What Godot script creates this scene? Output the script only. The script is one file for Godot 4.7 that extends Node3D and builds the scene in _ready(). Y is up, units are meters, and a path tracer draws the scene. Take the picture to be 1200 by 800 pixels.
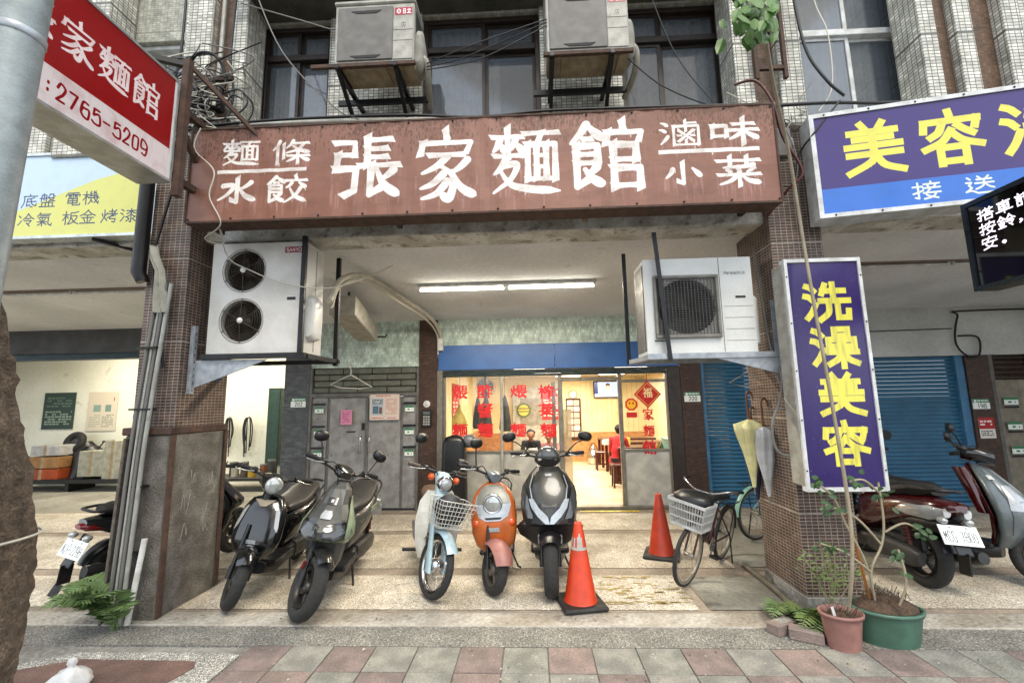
extends Node3D
# A street-level noodle shop under an arcade, seen from the pavement. y up, metres; the street runs along x, the shop lies towards -z.

class Geo:
	var v := PackedVector3Array()
	var n := PackedVector3Array()
	var u := PackedVector2Array()
	var xf := Transform3D()
	func tri(a: Vector3, b: Vector3, c: Vector3, na: Vector3, nb: Vector3, nc: Vector3, ua := Vector2.ZERO, ub := Vector2.ZERO, uc := Vector2.ZERO) -> void:
		a = xf * a; b = xf * b; c = xf * c
		na = (xf.basis * na).normalized(); nb = (xf.basis * nb).normalized(); nc = (xf.basis * nc).normalized()
		if (c - a).cross(b - a).dot(na + nb + nc) >= 0.0:
			v.append(a); v.append(b); v.append(c); n.append(na); n.append(nb); n.append(nc); u.append(ua); u.append(ub); u.append(uc)
		else:
			v.append(a); v.append(c); v.append(b); n.append(na); n.append(nc); n.append(nb); u.append(ua); u.append(uc); u.append(ub)
	func quad(a: Vector3, b: Vector3, c: Vector3, d: Vector3, nn := Vector3.ZERO) -> void:
		# uv: a=(0,1) lower left, b=(1,1), c=(1,0), d=(0,0)
		if nn == Vector3.ZERO:
			nn = (b - a).cross(d - a).normalized()
		tri(a, b, c, nn, nn, nn, Vector2(0, 1), Vector2(1, 1), Vector2(1, 0))
		tri(a, c, d, nn, nn, nn, Vector2(0, 1), Vector2(1, 0), Vector2(0, 0))
	func box(c: Vector3, s: Vector3, bev := 0.0, rot := Basis()) -> Geo:
		var h := s * 0.5
		bev = minf(bev, minf(h.x, minf(h.y, h.z)) * 0.98)
		var keep := xf
		xf = xf * Transform3D(rot, c)
		for ax in 3:
			var b1 := (ax + 1) % 3
			var b2 := (ax + 2) % 3
			for sg in [-1.0, 1.0]:
				var nn := Vector3.ZERO
				nn[ax] = sg
				var q := []
				for k in [[-1, -1], [1, -1], [1, 1], [-1, 1]]:
					var p := Vector3.ZERO
					p[ax] = sg * h[ax]; p[b1] = k[0] * (h[b1] - bev); p[b2] = k[1] * (h[b2] - bev)
					q.append(p)
				quad(q[0], q[1], q[2], q[3], nn)
		if bev > 0.0:
			for ax in 3:
				var b1 := (ax + 1) % 3
				var b2 := (ax + 2) % 3
				for s1 in [-1.0, 1.0]:
					for s2 in [-1.0, 1.0]:
						var nn := Vector3.ZERO
						nn[b1] = s1; nn[b2] = s2
						var q := []
						for k in [[0, -1.0], [0, 1.0], [1, 1.0], [1, -1.0]]:
							var p := Vector3.ZERO
							p[ax] = k[1] * (h[ax] - bev)
							p[b1] = s1 * (h[b1] - (0.0 if k[0] == 0 else bev))
							p[b2] = s2 * (h[b2] - (bev if k[0] == 0 else 0.0))
							q.append(p)
						quad(q[0], q[1], q[2], q[3], nn.normalized())
			for sx in [-1.0, 1.0]:
				for sy in [-1.0, 1.0]:
					for sz in [-1.0, 1.0]:
						var nn := Vector3(sx, sy, sz).normalized()
						tri(Vector3(sx * h.x, sy * (h.y - bev), sz * (h.z - bev)), Vector3(sx * (h.x - bev), sy * h.y, sz * (h.z - bev)), Vector3(sx * (h.x - bev), sy * (h.y - bev), sz * h.z), nn, nn, nn)
		xf = keep
		return self
	func span(a: Vector3, b: Vector3, bev := 0.0) -> Geo:   # box between two corners
		return box((a + b) * 0.5, (b - a).abs(), bev)
	func bar(a: Vector3, b: Vector3, w: float, h: float, bev := 0.0) -> Geo:   # box beam from a to b
		var d := b - a
		var z := d.normalized()
		var up := Vector3.UP if absf(z.y) < 0.95 else Vector3.RIGHT
		var x := up.cross(z).normalized()
		return box((a + b) * 0.5, Vector3(w, h, d.length()), bev, Basis(x, z.cross(x), z))
	func loft(rings: Array, cap0 := true, cap1 := true, closed := true) -> Geo:
		var m: int = rings[0].size()
		var r := rings.size()
		var nor := []
		for i in r:
			var row := PackedVector3Array()
			var i0 := maxi(i - 1, 0)
			var i1 := mini(i + 1, r - 1)
			for j in m:
				var j0 := (j - 1 + m) % m if closed else maxi(j - 1, 0)
				var j1 := (j + 1) % m if closed else mini(j + 1, m - 1)
				var t: Vector3 = rings[i][j1] - rings[i][j0]
				var s: Vector3 = rings[i1][j] - rings[i0][j]
				if t.length_squared() < 1e-12:
					t = rings[i1 if i == 0 else i0][j1] - rings[i1 if i == 0 else i0][j0]
				row.append(t.cross(s).normalized())
			nor.append(row)
		# outward: compare with the centroid of a middle ring
		var flip := 0.0
		for i in r:
			var c := Vector3.ZERO
			for p in rings[i]: c += p
			c /= m
			for j in m: flip += nor[i][j].dot(rings[i][j] - c)
		var sg := 1.0 if flip >= 0.0 else -1.0
		for i in r - 1:
			for j in (m if closed else m - 1):
				var k := (j + 1) % m
				var u0 := Vector2(float(j) / m, float(i) / (r - 1))
				var u1 := Vector2(float(j + 1) / m, float(i) / (r - 1))
				var u2 := Vector2(float(j + 1) / m, float(i + 1) / (r - 1))
				var u3 := Vector2(float(j) / m, float(i + 1) / (r - 1))
				tri(rings[i][j], rings[i][k], rings[i + 1][k], sg * nor[i][j], sg * nor[i][k], sg * nor[i + 1][k], u0, u1, u2)
				tri(rings[i][j], rings[i + 1][k], rings[i + 1][j], sg * nor[i][j], sg * nor[i + 1][k], sg * nor[i + 1][j], u0, u2, u3)
		if closed:
			for e in 2:
				if (e == 0 and cap0) or (e == 1 and cap1):
					var ring: PackedVector3Array = rings[0 if e == 0 else r - 1]
					var other: PackedVector3Array = rings[1 if e == 0 else r - 2]
					var c := Vector3.ZERO
					var c2 := Vector3.ZERO
					for j in m:
						c += ring[j]; c2 += other[j]
					c /= m; c2 /= m
					var nn := (c - c2).normalized()
					for j in m:
						tri(c, ring[j], ring[(j + 1) % m], nn, nn, nn)
		return self
	func tube(pts: Array, r, sides := 8, loop := false, caps := true) -> Geo:
		var k := pts.size()
		var rings := []
		var t0: Vector3 = (pts[1] - pts[0]).normalized()
		var a := (Vector3.UP if absf(t0.y) < 0.9 else Vector3.RIGHT).cross(t0).normalized()
		for i in k:
			var t: Vector3
			if loop:
				t = (pts[(i + 1) % k] - pts[(i - 1 + k) % k]).normalized()
			else:
				t = (pts[mini(i + 1, k - 1)] - pts[maxi(i - 1, 0)]).normalized()
			a = (a - t * a.dot(t)).normalized()
			var b := t.cross(a)
			var rr: float = r[i] if r is Array else r
			var ring := PackedVector3Array()
			for j in sides:
				var q := TAU * j / sides
				ring.append(pts[i] + (a * cos(q) + b * sin(q)) * rr)
			rings.append(ring)
		if loop:
			rings.append(rings[0])
			caps = false
		return loft(rings, caps, caps)
	func lathe(prof: Array, at := Transform3D(), segs := 20, smooth := true) -> Geo:   # prof: Vector2(radius, height along y)
		var keep := xf
		xf = xf * at
		var k := prof.size()
		for i in k - 1:
			var p: Vector2 = prof[i]
			var q: Vector2 = prof[i + 1]
			var d := (q - p).normalized()
			var m0 := Vector2(d.y, -d.x)
			var m1 := m0
			if smooth:
				if i > 0:
					var e: Vector2 = (p - prof[i - 1]).normalized()
					m0 = (m0 + Vector2(e.y, -e.x)).normalized()
				if i < k - 2:
					var e: Vector2 = (prof[i + 2] - q).normalized()
					m1 = (m1 + Vector2(e.y, -e.x)).normalized()
			for j in segs:
				var a0 := TAU * j / segs
				var a1 := TAU * (j + 1) / segs
				var c0 := Vector3(cos(a0), 0, sin(a0))
				var c1 := Vector3(cos(a1), 0, sin(a1))
				var n00 := c0 * m0.x + Vector3.UP * m0.y
				var n01 := c1 * m0.x + Vector3.UP * m0.y
				var n10 := c0 * m1.x + Vector3.UP * m1.y
				var n11 := c1 * m1.x + Vector3.UP * m1.y
				var p0 := c0 * p.x + Vector3.UP * p.y
				var p1 := c1 * p.x + Vector3.UP * p.y
				var q0 := c0 * q.x + Vector3.UP * q.y
				var q1 := c1 * q.x + Vector3.UP * q.y
				if p.x > 1e-5: tri(p0, p1, q1 if q.x > 1e-5 else q0, n00, n01, n11)
				if q.x > 1e-5: tri(p0, q1, q0, n00, n11, n10)
		xf = keep
		return self
	func prism(poly: PackedVector2Array, z0: float, z1: float, at := Transform3D()) -> Geo:   # polygon in xy, extruded along z
		var keep := xf
		xf = xf * at
		var idx := Geometry2D.triangulate_polygon(poly)
		var lo := poly[0]
		var hi := poly[0]
		for p in poly:
			lo = lo.min(p); hi = hi.max(p)
		var sz := hi - lo
		for t in range(0, idx.size(), 3):
			var q := []
			var w := []
			for k in 3:
				q.append(poly[idx[t + k]])
				var f := (poly[idx[t + k]] - lo) / sz
				w.append(Vector2(f.x, 1.0 - f.y))
			tri(Vector3(q[0].x, q[0].y, z1), Vector3(q[1].x, q[1].y, z1), Vector3(q[2].x, q[2].y, z1), Vector3.BACK, Vector3.BACK, Vector3.BACK, w[0], w[1], w[2])
			tri(Vector3(q[0].x, q[0].y, z0), Vector3(q[1].x, q[1].y, z0), Vector3(q[2].x, q[2].y, z0), Vector3.FORWARD, Vector3.FORWARD, Vector3.FORWARD, w[0], w[1], w[2])
		var cw := Geometry2D.is_polygon_clockwise(poly)
		for i in poly.size():
			var a := poly[i]
			var b := poly[(i + 1) % poly.size()]
			var d := (b - a).normalized()
			var m := Vector3(d.y, -d.x, 0) * (-1.0 if cw else 1.0)
			quad(Vector3(a.x, a.y, z0), Vector3(b.x, b.y, z0), Vector3(b.x, b.y, z1), Vector3(a.x, a.y, z1), m)
		xf = keep
		return self
	func ball(c: Vector3, r: Vector3, segs := 14, rings := 8) -> Geo:
		var rg := []
		for i in rings + 1:
			var f := PI * clampf(float(i) / rings, 0.001, 0.999)
			var row := PackedVector3Array()
			for j in segs:
				var q := TAU * j / segs
				row.append(c + Vector3(r.x * sin(f) * cos(q), r.y * cos(f), r.z * sin(f) * sin(q)))
			rg.append(row)
		return loft(rg, false, false)
	func facet() -> Geo:   # hard edges between faces
		for i in range(0, v.size(), 3):
			var m := (v[i + 2] - v[i]).cross(v[i + 1] - v[i]).normalized()
			for k in 3: n[i + k] = m
		return self
	func mesh() -> ArrayMesh:
		var a := []
		a.resize(Mesh.ARRAY_MAX)
		a[Mesh.ARRAY_VERTEX] = v; a[Mesh.ARRAY_NORMAL] = n; a[Mesh.ARRAY_TEX_UV] = u
		var m := ArrayMesh.new()
		m.add_surface_from_arrays(Mesh.PRIMITIVE_TRIANGLES, a)
		return m

var names := {}
var M := {}
var rng := RandomNumberGenerator.new()

func numbered(s: String) -> String:
	var k: int = names.get(s, -1) + 1
	names[s] = k
	return s if k == 0 else "%s_%03d" % [s, k]
func thing(called: String, label: String, category: String, at := Vector3.ZERO, turn := 0.0, group := "") -> Node3D:
	var o := Node3D.new()
	o.name = numbered(called)
	add_child(o)
	o.position = at
	o.rotation.y = turn
	o.set_meta("label", label); o.set_meta("category", category)
	if group: o.set_meta("group", group)
	return o
func part(parent: Node3D, called: String, g, m: Material) -> MeshInstance3D:
	var o := MeshInstance3D.new()
	o.name = called
	o.mesh = g.mesh() if g is Geo else g
	o.material_override = m
	parent.add_child(o, true)
	return o
func holder(parent: Node3D, called: String, at := Vector3.ZERO) -> Node3D:   # a part that is made of sub-parts
	var o := Node3D.new()
	o.name = called
	o.position = at
	parent.add_child(o, true)
	return o
func solo(called: String, g: Geo, m: Material, label: String, category: String, group := "") -> MeshInstance3D:
	var o := part(self, numbered(called), g, m)
	o.set_meta("label", label); o.set_meta("category", category)
	if group: o.set_meta("group", group)
	return o
func struct(called: String, g, m: Material) -> MeshInstance3D:
	var o := part(self, numbered(called), g, m)
	o.set_meta("kind", "structure")
	return o
func ring_y(y: float, c: Vector2, w: float, f: float, b: float, e := 1.0, k := 16) -> PackedVector3Array:   # ring round a vertical axis; c = (x, z)
	var r := PackedVector3Array()
	for j in k:
		var q := TAU * j / k
		var s := sin(q)
		var p := cos(q)
		r.append(Vector3(c.x + w * signf(p) * pow(absf(p), e), y, c.y + (f if s > 0 else b) * signf(s) * pow(absf(s), e)))
	return r
func ring_z(z: float, c: Vector2, w: float, up: float, dn: float, e := 1.0, k := 16) -> PackedVector3Array:   # ring round an axis along z; c = (x, y)
	var r := PackedVector3Array()
	for j in k:
		var q := TAU * j / k
		var s := sin(q)
		var p := cos(q)
		r.append(Vector3(c.x + w * signf(p) * pow(absf(p), e), c.y + (up if s > 0 else dn) * signf(s) * pow(absf(s), e), z))
	return r
func loft_y(secs: Array, e := 0.7, k := 16, tilt := 0.0) -> Geo:   # secs: [y, z, half width, front, back]
	var rg := []
	for s in secs:
		var r := ring_y(s[0], Vector2(0, s[1]), s[2], s[3], s[4], e, k)
		if tilt != 0.0:
			for j in r.size(): r[j].y -= (r[j].z - s[1]) * tilt
		rg.append(r)
	return Geo.new().loft(rg)
func loft_z(secs: Array, e := 0.7, k := 16) -> Geo:   # secs: [z, y, half width, up, down]
	var rg := []
	for s in secs: rg.append(ring_z(s[0], Vector2(0, s[1]), s[2], s[3], s[4], e, k))
	return Geo.new().loft(rg)
func curve(pts: Array, steps := 6) -> Array:   # Catmull-Rom through the points
	var out := []
	var k := pts.size()
	for i in k - 1:
		var p0 = pts[maxi(i - 1, 0)]
		var p1 = pts[i]
		var p2 = pts[i + 1]
		var p3 = pts[mini(i + 2, k - 1)]
		for s in steps:
			var t := float(s) / steps
			out.append(0.5 * ((2.0 * p1) + (p2 - p0) * t + (2.0 * p0 - 5.0 * p1 + 4.0 * p2 - p3) * t * t + (3.0 * p1 - p0 - 3.0 * p2 + p3) * t * t * t))
	out.append(pts[k - 1])
	return out
func V(x: float, y: float, d: float) -> Vector3:   # d: metres in front of the camera's foot
	return Vector3(x, y, -d)

# ---- textures -------------------------------------------------------------------------------------------------
func noise_bytes(size: int, freq: float, oct: int, sd: int) -> PackedByteArray:
	var f := FastNoiseLite.new()
	f.seed = sd
	f.noise_type = FastNoiseLite.TYPE_SIMPLEX_SMOOTH
	f.frequency = freq
	f.fractal_type = FastNoiseLite.FRACTAL_FBM if oct > 1 else FastNoiseLite.FRACTAL_NONE
	f.fractal_octaves = oct
	var im := f.get_seamless_image(size, size)
	im.convert(Image.FORMAT_L8)
	return im.get_data()
func tex(im: Image) -> ImageTexture:
	im.generate_mipmaps()
	return ImageTexture.create_from_image(im)
func bump(h: PackedByteArray, size: int, strength: float) -> ImageTexture:
	var im := Image.create_from_data(size, size, false, Image.FORMAT_L8, h)
	im.convert(Image.FORMAT_RGBA8)
	im.bump_map_to_normal_map(strength)
	return tex(im)
# two-tone grime: coarse patches between a and b, fine grain of a given share, and dark specks
func grime(a: Color, b: Color, size := 256, coarse := 0.012, grain := 0.12, sd := 1, hard := 1.4, c := Color(0, 0, 0, 0), c_at := 0.72) -> Image:
	var p := noise_bytes(size, coarse, 4, sd)
	var q := noise_bytes(size, 0.16, 3, sd + 7)
	var s := noise_bytes(size, coarse * 2.3, 4, sd + 13)
	var out := PackedByteArray()
	out.resize(size * size * 3)
	for i in size * size:
		var t := clampf((p[i] / 255.0 - 0.5) * hard + 0.5, 0.0, 1.0)
		var g := 1.0 + (q[i] / 255.0 - 0.5) * 2.0 * grain
		var k := a.lerp(b, t)
		if c.a > 0.0:
			k = k.lerp(c, clampf((s[i] / 255.0 - c_at - 0.06) * 5.0, 0.0, 1.0) * c.a * 0.8)
		out[i * 3] = int(clampf(k.r * g, 0, 1) * 255); out[i * 3 + 1] = int(clampf(k.g * g, 0, 1) * 255); out[i * 3 + 2] = int(clampf(k.b * g, 0, 1) * 255)
	return Image.create_from_data(size, size, false, Image.FORMAT_RGB8, out)
func flat_mat(col: Color, rough := 0.6, metal := 0.0) -> StandardMaterial3D:
	var m := StandardMaterial3D.new()
	m.albedo_color = col
	m.roughness = rough
	m.metallic = metal
	return m
func grime_mat(a: Color, b: Color, metres: float, rough := 0.8, coarse := 0.012, grain := 0.12, sd := 1, hard := 1.4, c := Color(0, 0, 0, 0), c_at := 0.72, world := true, relief := 0.0, size := 256) -> StandardMaterial3D:
	var m := StandardMaterial3D.new()
	m.albedo_texture = tex(grime(a, b, size, coarse, grain, sd, hard, c, c_at))
	m.roughness = rough
	m.uv1_triplanar = true
	m.uv1_world_triplanar = world
	m.uv1_scale = Vector3.ONE / metres
	if relief > 0.0:
		m.normal_enabled = true
		if relief_tex == null: relief_tex = bump(noise_bytes(256, 0.14, 4, 3), 256, 3.0)
		m.normal_texture = relief_tex
		m.normal_scale = relief
	return m
var wear_tex: ImageTexture
var relief_tex: ImageTexture
var wear_rough: ImageTexture
func worn(col: Color, rough := 0.5, metal := 0.0, coat := 0.0) -> StandardMaterial3D:   # painted or moulded surface with faint dirt of its own
	var m := flat_mat(col, rough, metal)
	m.albedo_texture = wear_tex
	m.roughness_texture = wear_rough
	m.uv1_triplanar = true
	m.uv1_scale = Vector3.ONE * 1.7
	if coat > 0.0:
		m.clearcoat_enabled = true
		m.clearcoat = coat
		m.clearcoat_roughness = 0.08
	return m
func glow(col: Color, energy: float) -> StandardMaterial3D:
	var m := flat_mat(col, 0.5)
	m.emission_enabled = true
	m.emission = col
	m.emission_energy_multiplier = energy
	return m
func glass(tint: Color, alpha: float, rough := 0.02) -> StandardMaterial3D:
	var m := flat_mat(Color(tint, alpha), rough)
	m.transparency = BaseMaterial3D.TRANSPARENCY_ALPHA
	m.metallic_specular = 0.5
	return m
# small wall tiles laid in a grid: cell sizes in pixels, joint width, colours of the tiles vary piece by piece
func tiles(size: int, cw: int, ch: int, joint: int, ca: Color, cb: Color, cj: Color, sd: int, brick := false) -> Array:
	var r := RandomNumberGenerator.new()
	r.seed = sd
	var im := Image.create(size, size, false, Image.FORMAT_RGB8)
	var hm := Image.create(size, size, false, Image.FORMAT_L8)
	im.fill(cj)
	hm.fill(Color(0.25, 0.25, 0.25))
	for j in size / ch:
		var off := (cw / 2) if brick and j % 2 == 1 else 0
		for i in size / cw:
			var c := ca.lerp(cb, r.randf())
			var lum := r.randf_range(0.9, 1.08)
			c = Color(c.r * lum, c.g * lum, c.b * lum)
			var x := i * cw + off
			im.fill_rect(Rect2i(x, j * ch, mini(cw - joint, size - x), ch - joint), c)
			hm.fill_rect(Rect2i(x, j * ch, mini(cw - joint, size - x), ch - joint), Color(0.8, 0.8, 0.8))
			if x + cw - joint > size:
				im.fill_rect(Rect2i(0, j * ch, x + cw - joint - size, ch - joint), c)
				hm.fill_rect(Rect2i(0, j * ch, x + cw - joint - size, ch - joint), Color(0.8, 0.8, 0.8))
	var p := noise_bytes(size, 0.008, 4, sd + 1)
	var q := noise_bytes(size, 0.1, 3, sd + 2)
	var d := im.get_data()
	for i in size * size:
		var g := 1.0 + (p[i] / 255.0 - 0.5) * 0.32 + (q[i] / 255.0 - 0.5) * 0.25
		for k in 3: d[i * 3 + k] = int(clampf(d[i * 3 + k] * g, 0, 255))
	hm.convert(Image.FORMAT_RGBA8)
	hm.bump_map_to_normal_map(4.0)
	return [tex(Image.create_from_data(size, size, false, Image.FORMAT_RGB8, d)), tex(hm)]
func tile_mat(t: Array, metres: float, rough: float, relief := 1.0) -> StandardMaterial3D:
	var m := flat_mat(Color.WHITE, rough)
	m.albedo_texture = t[0]
	m.normal_enabled = true
	m.normal_texture = t[1]
	m.normal_scale = relief
	m.uv1_triplanar = true
	m.uv1_world_triplanar = true
	m.uv1_triplanar_sharpness = 8.0
	m.uv1_scale = Vector3.ONE / metres
	return m
func print_mat(im: Image, rough := 0.6) -> StandardMaterial3D:   # flat print, by uv
	var m := flat_mat(Color.WHITE, rough)
	m.albedo_texture = tex(im)
	return m
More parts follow.
